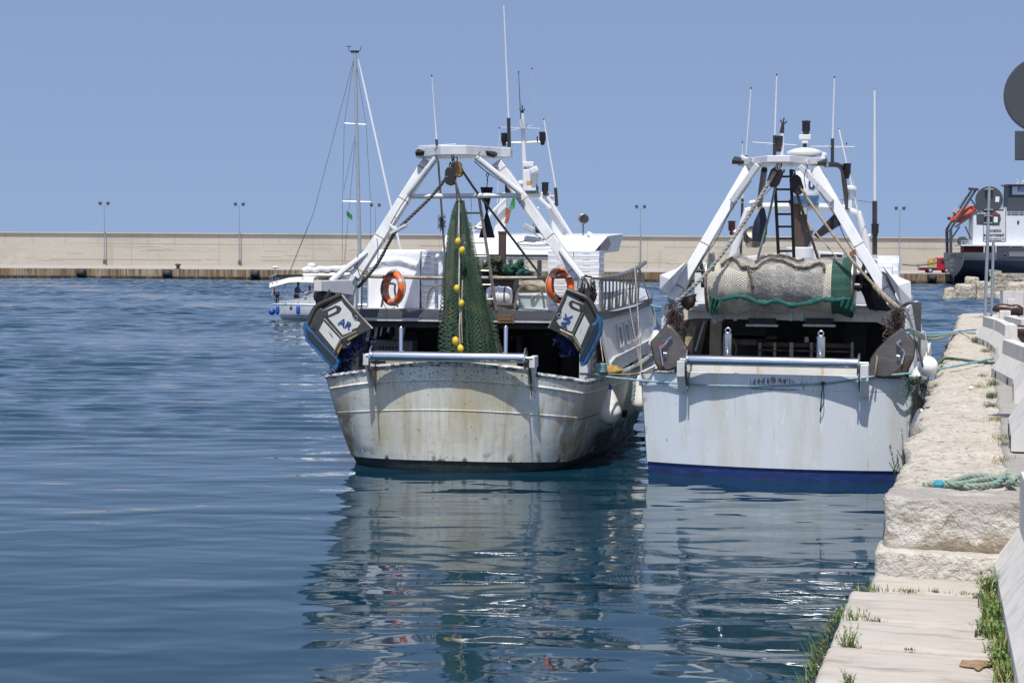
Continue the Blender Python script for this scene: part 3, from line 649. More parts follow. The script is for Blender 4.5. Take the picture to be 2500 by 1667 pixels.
mb.tube([FW.v('d4',265,880,VY),yv(1480,640)],.012,4); mb.tube([FW.v('d4',150,1440,VY),FW.v('d4',265,880,VY)],.012,4)
obj('rigging',mb,M['wire'],ya)
fs0=FW.v('d4',285,215,VY); fs1=FW.v('c1',870,840,VY); d_=(fs1-fs0); e_=fs0+d_*1.32
obj('furled_headsail',MB().tube([fs0,fs0.lerp(e_,.1),fs0.lerp(e_,.9),e_],[.03,.065,.08,.05],8),M['sheet'],ya)
bm0=yv(785,600);bm1=V((mbs[0],VY,bm0[2]+.15))
boom=obj('boom',MB().tube([bm0-V((0,0,.18)),bm1-V((0,0,.25))],.09,6),M['alu'],ya)
pts=[bm0.lerp(bm1,i/14)+V((0,.02*math.sin(i*2),.08+.10*abs(math.sin(i*1.1)))) for i in range(15)]
obj('furled_mainsail',MB().tube(pts,[.12+.07*abs(math.sin(i*1.3+.4)) for i in range(15)],9),M['sheet'],boom)
p=yv(930,490,106.6); rd=obj('radar_dome',MB().lathe([(.15,-.28),(.30,-.22),(.32,.0),(.30,.12),(.1,.18)],p,n=14),M['gelcoat'],ya); obj('dome_band',MB().lathe([(.31,-.05),(.325,-.04),(.325,.05),(.31,.06)],p-V((0,0,.1)),n=14),M['navystripe'],rd)
obj('radar_pole',MB().tube([p-V((0,0,.25)),V((p[0],p[1],1.0))],.035,5),M['stain'],ya)
obj('anchor_gear',MB().box(yv(330,980),(.3,.5,.25)).box(yv(330,1060),(.2,.4,.5)),M['black'],ya,None)
obj('spray_hood',MB().grid([[yv(x,y)+V((0,dv,0)) for x,y in((850,960),(880,940),(960,935),(1080,950))] for dv in(-1.2,0,1.2)]),M['canvas'],ya,60,0,None,.05)
# ensign and fenders of the yacht
fl=root('ensign_flag','small black red and gold ensign at the yacht stern','flag',FW,tuple(yv(300,1000)))
obj('staff',MB().tube([yv(310,1060),yv(285,860)],.015,4),M['alu'],fl)
for i,(cn,cc) in enumerate((('flag_black',(.02,.02,.02)),('flag_red',(.45,.02,.02)),('flag_gold',(.7,.45,.03)))):
    k=lambda a,b,t:(a[0]+(b[0]-a[0])*t,a[1]+(b[1]-a[1])*t)
    T=[(275,868),(288,900),(262,985)]; B=[(262,905),(235,950),(218,998)]
    A0,A1=[(272,872),(255,930),(225,990)],[(292,885),(285,950),(268,985)]
    lo=[k(A1[j],A0[j],i/3) for j in range(3)]; hi=[k(A1[j],A0[j],(i+1)/3) for j in range(3)]
    obj('stripe',MB().grid([[yv(*q)+V((0,.04*math.sin(j*2),0)) for j,q in enumerate(lo)],[yv(*q)+V((0,.04*math.sin(j*2),0)) for j,q in enumerate(hi)]]),mat(cn,cc,.8),fl,60,0,None,.006)
def capsule_fender(name,top,h,r,m,lab,frame,grp,ball=False,cat='fender'):
    t=root(name,lab,cat,frame,(top[0],top[1],top[2]-h),grp)
    if ball: prof=[(.02,-h)]+[(r*math.sin(math.pi*i/10),-h/2-h/2*math.cos(math.pi*i/10)) for i in range(1,10)]+[(.02,0)]
    else: prof=[(.02,-h),(r*.35,-h*.96),(r*.8,-h*.88),(r,-h*.78),(r,-h*.22),(r*.8,-h*.12),(r*.35,-h*.04),(.02,0)]
    obj('fender_body',MB().lathe(prof,top,n=14),m,t); return t
for (x,y,lb) in((338,1172,'blue cylinder fender at the very stern corner of the yacht'),(697,1172,'blue cylinder fender amidships on the yacht side')):
    p=yv(x,y,103.95); t=capsule_fender('yacht_fender',p,.60,.125,M['blue'],lb,FW,'fenders on the yacht'); obj('lanyard',MB().tube([p-V((0,0,.03)),p+V((0,.1,.3))],.012,4),M['rwhite'],t)
p=yv(240,1230,105.3); t=capsule_fender('yacht_ball_fender',p,.42,.21,M['blue'],'round blue ball fender hanging off the yacht stern','fender',None) if False else capsule_fender('yacht_ball_fender',p,.42,.21,M['blue'],'round blue ball fender hanging off the yacht stern',FW,None,True); obj('lanyard',MB().tube([p-V((0,0,.02)),p+V((.25,0,.35))],.012,4),M['rwhite'],t)
pn=FW.v('c1',480,545,VY); solo('courtesy_flag',MB().grid([[pn+V((i*.12-.18,.03*math.sin(i),-.1*i)) for i in range(4)],[pn+V((i*.12-.18,.03*math.sin(i),-.1*i-.33)) for i in range(4)]]),M['flagg'],'small green and white pennant flying below the yacht lower spreader','flag',FW,solid=.008)
# people on board (skin-modifier bodies)
def person(name,label,frame,joints,edges,parts,base):
    t=root(name,label,'person',frame,base)
    me=bpy.data.meshes.new('body'); me.from_pydata([tuple(V(j[0])-V(base)) for j in joints],edges,[])
    o=bpy.data.objects.new('body',me); COL.objects.link(o); o.parent=t; INFO[o.name]=(frame,V(base))
    sm=o.modifiers.new('skin','SKIN'); sm.use_smooth_shade=True
    for i,j in enumerate(joints):
        me.skin_vertices[0].data[i].radius=(j[1],j[2] if len(j)>2 else j[1])
    me.skin_vertices[0].data[0].use_root=True
    su=o.modifiers.new('sub','SUBSURF'); su.levels=1; su.render_levels=2
    me.materials.append(M['skin'])
    for nm,mb,m in parts: obj(nm,mb,m,t,60)
def limb(pts,rs): return MB().tube(smooth_path(pts,4),[r_ for a,b in zip(rs,rs[1:]) for r_ in [a+(b-a)*k/4 for k in range(4)]]+[rs[-1]],10)
cu=yv(665,1050)[0]; vz=.55; V0=VY+.1
def standing(name,label,u,v,z,shirt,hat,lean):
    hp=V((u,v,z+.92)); ch=V((u+lean*.6,v,z+1.32)); nk=V((u+lean,v,z+1.5)); hd=V((u+lean*1.25,v,z+1.63)); tp=V((u+lean*1.3,v,z+1.76))
    J=[(hp,.14,.11),(ch,.17,.11),(nk,.055),(hd,.085,.10),(tp,.05)]
    E=[(0,1),(1,2),(2,3),(3,4)]
    for s in(-1,1):
        k=len(J); kn=V((u+.06,v+s*.11,z+.48)); an=V((u,v+s*.12,z+.08)); to=V((u+.2,v+s*.13,z+.03))
        J+=[(V((u,v+s*.1,z+.82)),.09),(kn,.06),(an,.042),(to,.035)]; E+=[(0,k),(k,k+1),(k+1,k+2),(k+2,k+3)]
        k=len(J); sh=V((u+lean*.8,v+s*.2,z+1.42)); el=V((u+lean+.16,v+s*.24,z+1.16)); wr=V((u+lean+.42,v+s*.14,z+1.12)); ha=V((u+lean+.52,v+s*.12,z+1.12))
        J+=[(sh,.055),(el,.042),(wr,.03),(ha,.035,.02)]; E+=[(1,k),(k,k+1),(k+1,k+2),(k+2,k+3)]
    pr=[('shirt',limb([hp-V((0,0,.05)),(hp+ch)/2,ch,nk-V((0,0,.05))],[.155,.16,.185,.09]),shirt),
        ('shorts',limb([V((u,v,z+.95)),V((u+.02,v,z+.8)),V((u+.03,v,z+.55))],[.165,.18,.17]),M['short']),
        ('hair',MB().ell(hd+V((-.02,0,.06)),(.10,.10,.09),12),M['hair'])]
    for s in (-1,1): pr.append(('sleeve',limb([V((u+lean*.8,v+s*.17,z+1.44)),V((u+lean*.9+.05,v+s*.24,z+1.3))],[.075,.065]),shirt))
    if hat: pr.append(('cap',MB().lathe([(.115,.0),(.11,.05),(.05,.1)],hd+V((0,0,.06)),n=12).box(hd+V((.12,0,.07)),(.12,.16,.015)),M['cap']))
    person(name,label,frame=FW,joints=J,edges=E,parts=pr,base=(u,v,z))
standing('person','person in a dark blue shirt standing at the yacht wheel under the bimini',cu,V0,.55,M['shirt'],False,.10)
standing('person','person in a light blue shirt and tan cap nearest the yacht cabin',yv(915,900)[0]-.1,VY+.35,.30,M['shirt2'],True,.02)
mb=MB().tube([V((cu+.55+.0,V0+.42*math.cos(a),1.45+.42*math.sin(a))) for a in [i*math.pi/8 for i in range(16)]],.018,5,closed=True); obj('steering_wheel',mb,M['stain'],ya)
obj('binnacle',MB().box((cu+.75,V0,1.1),(.2,.3,1.0)),M['gelcoat'],ya,None,.02)
# ================================================================ NETS (real meshes with a UV in metres; twine pattern, open nets have holes, solid rolls a darker colour between twines)
def netmat(name,c1,c2,cell,t,solid=None,c3=None):
    m=bpy.data.materials.new(name); m.use_nodes=True; nt=m.node_tree; N=nt.nodes; L=nt.links; b=N['Principled BSDF']; b.inputs['Roughness'].default_value=.75
    uv=N.new('ShaderNodeUVMap'); sp=N.new('ShaderNodeSeparateXYZ')
    wob=N.new('ShaderNodeTexNoise'); wob.inputs['Scale'].default_value=2.2; wob.inputs['Detail'].default_value=2; L.new(uv.outputs[0],wob.inputs['Vector'])
    wa=N.new('ShaderNodeVectorMath'); wa.operation='MULTIPLY_ADD'; wa.inputs[1].default_value=(cell*2.2,)*3; L.new(wob.outputs['Color'],wa.inputs[0]); L.new(uv.outputs[0],wa.inputs[2]); L.new(wa.outputs[0],sp.inputs[0])
    def mth(op,a,bb=0.):
        r=N.new('ShaderNodeMath'); r.operation=op
        for i,x in enumerate((a,bb)):
            if isinstance(x,(int,float)): r.inputs[i].default_value=x
            else: L.new(x,r.inputs[i])
        return r.outputs[0]
    k=math.pi/cell
    A=mth('ABSOLUTE',mth('SINE',mth('MULTIPLY',mth('ADD',sp.outputs[0],mth('MULTIPLY',sp.outputs[1],.6)),k)))
    B=mth('ABSOLUTE',mth('SINE',mth('MULTIPLY',mth('SUBTRACT',sp.outputs[0],mth('MULTIPLY',sp.outputs[1],.6)),k)))
    mn=mth('MINIMUM',A,B)
    tn=N.new('ShaderNodeTexNoise'); tn.inputs['Scale'].default_value=3.0; tn.inputs['Detail'].default_value=4; L.new(uv.outputs[0],tn.inputs['Vector'])
    st=N.new('ShaderNodeMapping'); st.inputs['Scale'].default_value=(9,.5,1); L.new(uv.outputs[0],st.inputs[0])
    sn=N.new('ShaderNodeTexNoise'); sn.inputs['Scale'].default_value=1; sn.inputs['Detail'].default_value=4; L.new(st.outputs[0],sn.inputs['Vector'])
    r=N.new('ShaderNodeMapRange'); r.inputs[1].default_value=.42; r.inputs[2].default_value=.6; L.new(sn.outputs['Fac'],r.inputs[0])
    mx=N.new('ShaderNodeMix'); mx.data_type='RGBA'; mx.inputs[6].default_value=(*c1,1); mx.inputs[7].default_value=(*c2,1); L.new(r.outputs[0],mx.inputs[0])
    col=mx.outputs[2]
    if c3:
        r3=N.new('ShaderNodeMapRange'); r3.inputs[1].default_value=.55; r3.inputs[2].default_value=.68; L.new(tn.outputs['Fac'],r3.inputs[0])
        m3=N.new('ShaderNodeMix'); m3.data_type='RGBA'; m3.inputs[7].default_value=(*c3,1); L.new(col,m3.inputs[6]); L.new(r3.outputs[0],m3.inputs[0]); col=m3.outputs[2]
    thr=mth('LESS_THAN',mn,t)
    if solid:
        ms=N.new('ShaderNodeMix'); ms.data_type='RGBA'; ms.inputs[6].default_value=(*solid,1); L.new(col,ms.inputs[7]); L.new(thr,ms.inputs[0]); L.new(ms.outputs[2],b.inputs['Base Color'])
        bn=N.new('ShaderNodeBump'); bn.inputs['Distance'].default_value=.012; bn.inputs['Strength'].default_value=.8; L.new(mth('MINIMUM',mth('MULTIPLY',mn,-1.),-.0),bn.inputs['Height']); L.new(bn.outputs[0],b.inputs['Normal'])
    else:
        L.new(col,b.inputs['Base Color'])
        tr=N.new('ShaderNodeBsdfTransparent'); mi=N.new('ShaderNodeMixShader'); L.new(thr,mi.inputs[0]); L.new(tr.outputs[0],mi.inputs[1]); L.new(b.outputs[0],mi.inputs[2])
        L.new(mi.outputs[0],N['Material Output'].inputs[0])
    return m
def netobj(name,rows,m,parent,wrap=True,us=1.,label=None):
    fr,base=INFO[parent.name]; nr=len(rows); nc=len(rows[0])
    me=bpy.data.meshes.new(name); fs=[]; uvs=[]
    cu_=[0.]
    mid=rows[nr//2]
    for j in range(nc): cu_.append(cu_[-1]+(V(mid[(j+1)%nc])-V(mid[j])).length)
    cv=[0.]
    for i in range(nr-1): cv.append(cv[-1]+(V(rows[i+1][0])-V(rows[i][0])).length)
    for i in range(nr-1):
        for j in range(nc if wrap else nc-1):
            j2=(j+1)%nc; fs.append((i*nc+j,i*nc+j2,(i+1)*nc+j2,(i+1)*nc+j)); uvs+=[(cu_[j]*us,cv[i]),(cu_[j+1]*us,cv[i]),(cu_[j+1]*us,cv[i+1]),(cu_[j]*us,cv[i+1])]
    me.from_pydata([tuple(V(p)-base) for r_ in rows for p in r_],[],fs); u=me.uv_layers.new(name='UVMap')
    u.data.foreach_set('uv',[c for q in uvs for c in q]); me.materials.append(m); me.polygons.foreach_set('use_smooth',[True]*len(me.polygons))
    o=bpy.data.objects.new(name,me); COL.objects.link(o); o.parent=parent; INFO[o.name]=(fr,base)
    if label: o['label']=label
    return o
M['netg']=netmat('green_trawl_net',(.018,.068,.038),(.008,.032,.021),.034,.46,None,(.075,.105,.045))
M['netgo']=netmat('open_green_trawl_net',(.019,.060,.030),(.009,.034,.020),.050,.34,None,(.075,.09,.038))
M['netg2']=netmat('faded_green_net',(.03,.075,.048),(.09,.105,.065),.034,.42,None,(.14,.14,.09))
M['netdk']=netmat('dark_brown_net',(.035,.045,.028),(.02,.025,.018),.03,.5)
M['netc']=netmat('cream_rolled_net',(.70,.65,.55),(.64,.59,.49),.046,.60,(.33,.29,.225),(.42,.37,.28))
M['netw']=netmat('grey_white_loose_net',(.33,.325,.31),(.22,.22,.215),.05,.34,None,(.33,.32,.29))
M['netge']=netmat('green_edge_net',(.02,.10,.07),(.05,.16,.11),.04,.6,(.006,.02,.015))
# ================================================================ LEFT TRAWLER
A_=root('fishing_trawler','weathered left trawler with rust streaked rounded stern and white gallows','fishing boat',FA,(0,6,0),'fishing trawlers moored stern to')
def plan(tab,u): pass
capU=[0,.4,.8,1.2,1.47,1.50,1.75,2.0,2.2,2.36]; wlU=[0,.325,.65,.976,1.196,1.22,1.424,1.627,1.79,1.92]
cap=[(u,.15+.55*(u/2.36)**2.4) for u in capU]+[(2.44,.85),(2.52,1.4),(2.61,2.3),(2.73,3.8),(2.88,6),(2.96,9),(2.6,12.5),(1.5,16),(0.02,18.5)]
wl=[(u,.30+.85*(u/1.92)**2.4) for u in wlU]+[(1.99,1.3),(2.08,1.9),(2.22,2.8),(2.4,4.2),(2.52,6.3),(2.48,9.3),(1.95,12.5),(1.0,15.2),(0.02,17.2)]
capz=[1.65+.24*(1-(u/2.36)**2)+(.07 if u<1.48 else 0.) for u in capU]+[1.645,1.64,1.63,1.62,1.64,1.74,2.1,2.75,3.1]
def hullpt(k,sgn,z):
    c,w_,zc=cap[k],wl[k],capz[k]
    s=max(0,(zc-z)/zc) if z>=0 else 1
    f=.86*s**1.0+.14*s**4
    u=c[0]+(w_[0]-c[0])*f; v=c[1]+(w_[1]-c[1])*f
    if z<0: u*=1+z*.55; v=v+(-z)*.4
    return V((sgn*u,v,z))
n_=len(cap); cols=[(k,-1) for k in range(n_-1,0,-1)]+[(k,1) for k in range(n_)]
def crown(k): return (.24-.02) if False else .165+.05*(1-min(1,(cap[k][0]/2.36))**2)+max(0,(cap[k][1]-2)*.006)
LEV=[0,.06,.15,.3,.45,.6,.75,.88,1.0]
rows=[]
for l in LEV: rows.append([hullpt(k,s,capz[k]+(crown(k)-capz[k])*l) for k,s in cols])
hA=obj('hull',MB().grid(rows),M['hullA'],A_,50,0,None,.05)
rows2=[[hullpt(k,s,z if z is not None else crown(k)) for k,s in cols] for z in (None,.1,0,-.35,-.8)]
obj('boot_top',MB().grid(rows2),M['bootA'],A_,50)
def outline(dz,zf,k0=0,k1=n_-2,out=.02):
    o=[]
    for k,s in [(k,-1) for k in range(k1,0,-1)]+[(k,1) for k in range(0,k1+1)]:
        p=hullpt(k,s,zf(k)+dz); c=V((s*cap[k][0]*.0,6,0)); d=(p-V((0,5,p.z))); d.z=0; d.normalize(); o.append(p+d*out)
    return o
scuf=mat('scuffed_cap_paint',(.52,.54,.52),.5,var=.2,vs=6,layers=[dict(c=(.045,.045,.045),s=(9,9,16),t=(.47,.56),a=.92,d=6,rg=.7)],bump=(25,.3,.01))
obj('cap_rail',MB().tube(outline(.0,lambda k:capz[k],out=.0),.05,6),scuf,A_)
obj('rubbing_strip',MB().tube(outline(0,lambda k:capz[k]-.21-(.07 if cap[k][0]<1.48 and cap[k][1]<2 else 0),out=.025),.026,6),M['hullA'],A_)
obj('ridge_strip',MB().tube(outline(0,lambda k:(capz[k]-(.07 if cap[k][0]<1.48 else 0))*.60,0,13,out=.02),.016,5),M['hullA'],A_)
# a few tyre-wear battens on the dark starboard side
for v in (2.9,3.7,4.5):
    k=next(i for i in range(10,n_) if cap[i][1]>=v); obj('rubbing_batten',MB().bar(hullpt(k,1,.80)+V((.02,v-cap[k][1],0)),hullpt(k,1,.66)+V((.02,v-cap[k][1],0)),.10,.05),M['blacksoot'],A_,None)
# decks and inner structure
inn=[V((s*max(.0,cap[k][0]-.12),cap[k][1]+.12,.95)) for k,s in cols]
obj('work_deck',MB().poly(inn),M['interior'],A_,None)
def sd(k): return max(0,cap[k][0]-.10)
ks=[11,12,13,14,15,16,17]
topz=lambda v:2.84+max(0,v-4)*.012+max(0,(v-7))*.03
plan_=[V((-2.40,2.55,0)),V((2.40,2.55,0))]+[V((sd(k),max(2.6,cap[k][1]),0)) for k in ks if cap[k][1]>2.6]+[V((-sd(k),cap[k][1],0)) for k in ks[::-1] if cap[k][1]>2.6]
mb=MB(); mb.add([V((p.x,p.y,topz(p.y))) for p in plan_]+[V((p.x,p.y,topz(p.y)-.10)) for p in plan_],[tuple(range(len(plan_))),tuple(range(2*len(plan_)-1,len(plan_)-1,-1))])
obj('shelter_deck',mb,M['ltgrey'],A_,None)
# dark fascia band round the deck edge, with a pale lip under it
def band(z0,z1,out,ex=0.):
    L_=[V((-2.42-out,11,0)),V((-2.68-out,6,0)),V((-2.60-out,3.8,0)),V((-2.5-out,2.9,0)),V((-2.36,2.53-out,0)),V((2.36,2.53-out,0)),V((2.46+out,2.9,0)),V((2.52+out,3.8,0)),V((2.67+out,6,0)),V((2.86+out,9,0)),V((2.6+out,12.5,0))]
    return [[V((p.x,p.y,topz(p.y)+z0)) for p in L_],[V((p.x,p.y,topz(p.y)+z1)) for p in L_]]
obj('deck_fascia',MB().grid(band(-.14,.02,.03)),M['grey'],A_,30,0,None,.03)
obj('deck_lip',MB().grid(band(-.21,-.145,.015)),M['white'],A_,30,0,None,.02)
def wall(mb,P,v0,v1,zb,zt,wins):
    # P(v,z) gives the wall point; openings wins=(va,vb,za,zb)
    th=.05
    def q(a,b,c,d): 
        p=[P(a,c),P(b,c),P(b,d),P(a,d)]; mb.prism(p,P.n*th)
    cur=v0
    for va,vb,za,zc in sorted(wins):
        if va>cur: q(cur,va,zb(cur),zt(cur))
        q(va,vb,zb(va),za); q(va,vb,zc,zt(va)); cur=vb
    if cur<v1: q(cur,v1,zb(cur),zt(cur))
wc=[(528,1045),(622,1000),(692,958),(742,920),(785,845)]
wins=[]
for i,(x,y) in enumerate(wc):
    p=V((2.55,4,2.3))
    for it in range(6): p=FA.u('e6',x,y,2.42+(p.y-2.5)*.065+(2.7-p.z)*.16)
    wins.append((p.y,p.z))
cs=[w0_[0] for w0_ in wins]
wd_=[min(.34,.58*min([abs(c-d) for d in cs if d!=c])) for c in cs]
wins=[(c-w_/2,c+w_/2,2.13+.02*i,2.50+.015*i) for i,(c,w_) in enumerate(zip(cs,wd_))]
for s in (1,-1):
    class PP:
        n=V((-s*1.,0,0))
        def __call__(self,v,z): return V((s*(2.42+(v-2.5)*.065+(2.7-z)*.16),v,z))
    P=PP(); mb=MB()
    v0=2.95
    wall(mb,P,v0,9.6,lambda v:1.60+.035*(v-2),lambda v:topz(v)-.12,wins)
    # sloping aft end of the side
    mb.prism([P(v0,1.62),P(v0,2.62),P(v0-.35,2.64),P(v0-.12,1.62)] if s<0 else [P(v0,1.62),P(v0,2.64),P(v0-.32,2.64)],P.n*.05)
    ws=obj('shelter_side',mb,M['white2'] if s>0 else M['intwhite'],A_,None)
    if s>0: obj('swage_strip',MB().tube([P(2.95,1.86)+V((.02,0,0)),P(3.5,1.93)+V((.02,0,0)),P(6,2.0)+V((.02,0,0)),P(8.8,2.08)+V((.02,0,0))],.025,6).tube([P(2.95,1.66)+V((.02,0,0)),P(2.95,1.86)+V((.02,0,0))],.025,6),M['white2'],ws)
    for (va,vb,za,zb) in wins:
        o_=[P(va-.04,za-.04),P(vb+.04,za-.04),P(vb+.04,zb+.04),P(va-.04,zb+.04)]; i_=[P(va+.01,za+.01),P(vb-.01,za+.01),P(vb-.01,zb-.01),P(va+.01,zb-.01)]
        off=V((s*.004,0,0)); o_=[p+off for p in o_]; i_=[p+off for p in i_]
        f=obj('window_frame',MB().ring(o_,i_,V((s*.045,0,0))),M['white2'],A_,None)
        if s>0: obj('window_pane',MB().prism([P(va+.05,za+.01),P(vb-.01,za+.01),P(vb-.01,zb-.01),P(va+.02,zb-.01)],V((-.03,0,0))),M['glass'],f,None)
obj('side_screen',MB().bx((2.30,2.2,.95),(2.34,3.6,2.7)),M['ltgrey'],A_,None)
mb=MB()
for i in range(5):
    for j in range(6): mb.bx((2.342,2.35+i*.2,1.35+j*.15),(2.35,2.39+i*.2,1.43+j*.15))
obj('screen_slots',mb,M['grey'],A_,None)
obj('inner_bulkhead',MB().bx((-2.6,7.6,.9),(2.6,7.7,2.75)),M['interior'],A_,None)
random.seed(5); mb=MB()
for i in range(14):
    u=random.uniform(-2,2); v=random.uniform(4.5,7.3); mb.bx((u,v,.95),(u+random.uniform(.1,.7),v+.3,random.uniform(1.2,2.4)))
for i in range(9):
    z=random.uniform(2.3,2.65); u=random.uniform(-2,1.5); mb.tube([(u,3.2,z),(u+random.uniform(-.3,.3),7.5,z)],.025,6)
obj('winch_gear',mb,M['interior'],A_,None)
mb=MB().bx((-2.45,2.7,2.5),(2.45,2.8,2.62)).bx((-2.45,4.7,2.5),(2.45,4.8,2.62)); obj('deck_beam',mb,M['interior'],A_,None)
p=FA.v('c3',800,520,4.6); obj('fish_locker',MB().bx((p.x-.45,4.6,.95),(p.x+.45,5.1,p.z+.12)),M['ltgrey'],A_,None,.02)
mb=MB()
for i in range(7): mb.bx((p.x-.25+i*.07,4.585,p.z-.05),(p.x-.22+i*.07,4.6,p.z+.0))
obj('locker_slots',mb,M['black'],A_,None)
for (c,x,y0,y1) in (('c3',876,378,575),('c4',266,372,565)):
    a=FA.v(c,x,y0,.75); b=FA.v(c,x,y1,.75); t=obj('guide_post',MB().lathe([(.02,0),(.04,.01),(.04,a.z-1.0),(.015,a.z-.97)],(a.x,.75,1.0),n=12),M['stain'],A_)
# stern roller
z0=FA.v('c3',1200,600,0).z; rl=FA.v('c3',652,600,0).x; rr_=FA.v('c4',412,590,0).x
ro=obj('stern_roller',MB().lathe([(.03,-.10),(.03,0),(.085,0),(.088,.02),(.088,rr_-rl-.02),(.085,rr_-rl),(.03,rr_-rl),(.03,rr_-rl+.14)],(rl,0,z0),(1,0,0),24),M['stain'],A_)
for u in (rl-.015,rr_): obj('flange',MB().lathe([(.03,0),(.21,0),(.215,.012),(.21,.024),(.03,.024)],(u,0.02,z0-.03),(1,0,0),24),M['stain'],ro)
for (x0,s) in ((rl-.16,-1),(rr_+.08,1)):
    br=obj('roller_bracket',MB().bx((x0,-.02,z0-.17),(x0+.10,.40,z0+.03)).prism([(x0+.02,.0,z0-.17),(x0+.02,.42,z0-.17),(x0+.02,.42,z0-.62),(x0+.02,.36,z0-.62)],(.05,0,0)),M['white'],A_,None,.008)
    obj('bracket_web',MB().prism([(x0-.02*s+.12*(s<0),-.07,z0-.08),(x0-.02*s+.12*(s<0),.40,z0-.08),(x0-.02*s+.12*(s<0),.40,z0-.75),(x0-.02*s+.12*(s<0),.10,z0-.35)],(.014,0,0)),M['rail'],A_,None)
mb=MB()
pts=[hullpt(k,s,capz[k]-.02)+V((0,.10,0)) for k,s in cols if abs(cap[k][0])<=1.25 and cap[k][1]<2]
mb.grid([[p for p in pts],[V((p.x,p.y+.02,z0-.02)) for p in pts]]); obj('stern_plank',mb,M['wood'],A_,None,0,None,.04)
# ---- gallows
mb=MB()
L0=FA.v('c1',520,1060,2.0); L1=FA.v('c1',1082,172,2.75)
R0=FA.v('c2',985,1060,2.0); R1=FA.v('c2',362,185,2.75)
obj('gallows_leg',MB().bar(L0,L1,.20,.26,(0,1,0)).bar(L0+V((.04,0,-.02)),L1+V((.02,.0,0)),.08,.30,(0,1,0)) if False else MB().bar(L0,L1,.20,.24,(0,1,0)),M['white'],A_,None,.012)
obj('gallows_leg',MB().bar(R0,R1,.20,.24,(0,1,0)),M['white'],A_,None,.012)
zt=FA.v('e5',556,203,1.9).z
fx_=lambda x,y,v:FA.v('e5',x,y,v).x
PL=[(fx_(85,260,2.75),2.72),(fx_(110,262,2.7)+.0,2.62),(fx_(322,230,2.1),2.08),(fx_(395,204,1.9),1.9),(fx_(720,202,1.9),1.9),(fx_(880,226,2.15),2.12),(fx_(1180,262,2.7),2.62),(fx_(1290,260,2.75),2.72)]
ul_,ur_=PL[0][0],PL[-1][0]
plan2=PL+[(ur_+.0,2.98),(ur_-.15,3.12),(ul_+.15,3.12),(ul_,2.98)]
tp=obj('gallows_platform',MB().prism([(u,v,zt) for u,v in plan2],(0,0,.185)),M['white'],A_,None,.015)
print('A platform z',zt,ul_,ur_)
for s in (-1,1):
    a=FA.v('e5',345 if s<0 else 850,232,2.15); b=FA.v('c1',925,425,2.25) if s<0 else FA.v('c2',548,418,2.25)
    obj('gallows_strut',MB().tube([a,b],.06,10),M['white'],A_)
obj('gallows_crossbar',MB().tube([FA.v('c1',935,438,2.35),FA.v('c2',540,430,2.35)],.05,10),M['white2'],A_)
obj('gallows_brace',MB().tube([FA.v('c1',335,1088,1.6),FA.v('c1',612,868,2.05)],.055,8),M['white'],A_); obj('gallows_brace',MB().tube([FA.v('c2',1012,1062,1.6),FA.v('c2',848,852,2.05)],.06,8),M['white'],A_)
# feet: arm, gusset and column each side
aL0=FA.v('c1',480,1135,1.95); aL1=FA.v('c1',242,1122,1.15)
obj('gallows_arm',MB().bar(aL0,aL1,.22,.30,(0,0,1),0,.17,.19),M['white'],A_,None,.012); obj('arm_cap',MB().bar(aL1,aL1+(aL1-aL0).normalized()*.02,.19,.21),M['offwhite'],A_,None,.01)
aR0=FA.v('c2',1010,1110,1.95); aR1=FA.v('c2',1052,1104,1.15)
obj('gallows_arm',MB().bar(aR0,aR1,.22,.26,(0,0,1),0,.17,.18),M['white'],A_,None,.012); obj('arm_cap',MB().bar(aR1,aR1+(aR1-aR0).normalized()*.02,.19,.20),M['offwhite'],A_,None,.01)
mb=MB().prism([FA.v('c1',x,y,1.85) for x,y in((392,1092),(468,1030),(528,1045),(500,1092),(455,1105))],(0,.22,0)); obj('gallows_gusset',mb,M['white2'],A_,None)
mb=MB().prism([FA.v('c1',x,y,1.9) for x,y in((455,1100),(530,1045),(500,1240),(470,1240))],(0,.2,0)); obj('gallows_gusset',mb,M['white2'],A_,None)
for c in (V((aL0.x+.02,2.05,0)),V((aR0.x+.05,2.05,0))):
    obj('gallows_column',MB().bx((c.x-.10,1.95,1.6),(c.x+.10,2.15,aL0.z+.05)),M['white'],A_,None,.01)
# platform fittings
def flood(c,a,b,v,tilt,par,m=M['black']):
    p=FA.v(c,*a,v) if par is A_ else FB.v(c,*a,v); q=FA.v(c,*b,v) if par is A_ else FB.v(c,*b,v)
    f=obj('floodlight',MB().bar(p,q,.26,.10,(0,-.3,1),0,.20,.05),m,par,None,.015); return f
flood('e5',(88,172),(280,150),2.5,0,A_); flood('e5',(950,140),(1105,210),2.4,0,A_)
obj('lamp_bracket',MB().bar(FA.v('e5',230,165,2.4),FA.v('e5',320,155,2.3),.10,.07),M['white'],A_,None); obj('lamp_bracket',MB().bar(FA.v('e5',880,150,2.3),FA.v('e5',960,155,2.3),.10,.07),M['white'],A_,None)
def whip(fr,par,c0,b,c1,t,v,r0=.014,r1=.006,mm=None,base=None,tip=True):
    p=fr.v(c0,*b,v); q=fr.v(c1,*t,v)
    o=obj('whip_antenna',MB().tube([p,p.lerp(q,.5),q],[r0,(r0+r1)/2,r1],6),mm or M['white2'],par)
    if base:
        e=fr.v(base[0],base[1],base[2],v); obj('antenna_base',MB().tube([p,e],r0*2.0,6),M['dsteel'],o)
    if tip: obj('antenna_tip',MB().ell(q,(.016,.016,.022),6),M['black'],o)
    return o
whip(FA,A_,'d4',(1016,960),'d4',(972,365),2.6,.014,.007,M['white2'],('d4',1022,1040))
obj('antenna_crossarm',MB().tube([FA.v('d4',848,1022,2.6),FA.v('d4',1200,1003,2.6)],.007,5),M['white2'],A_)
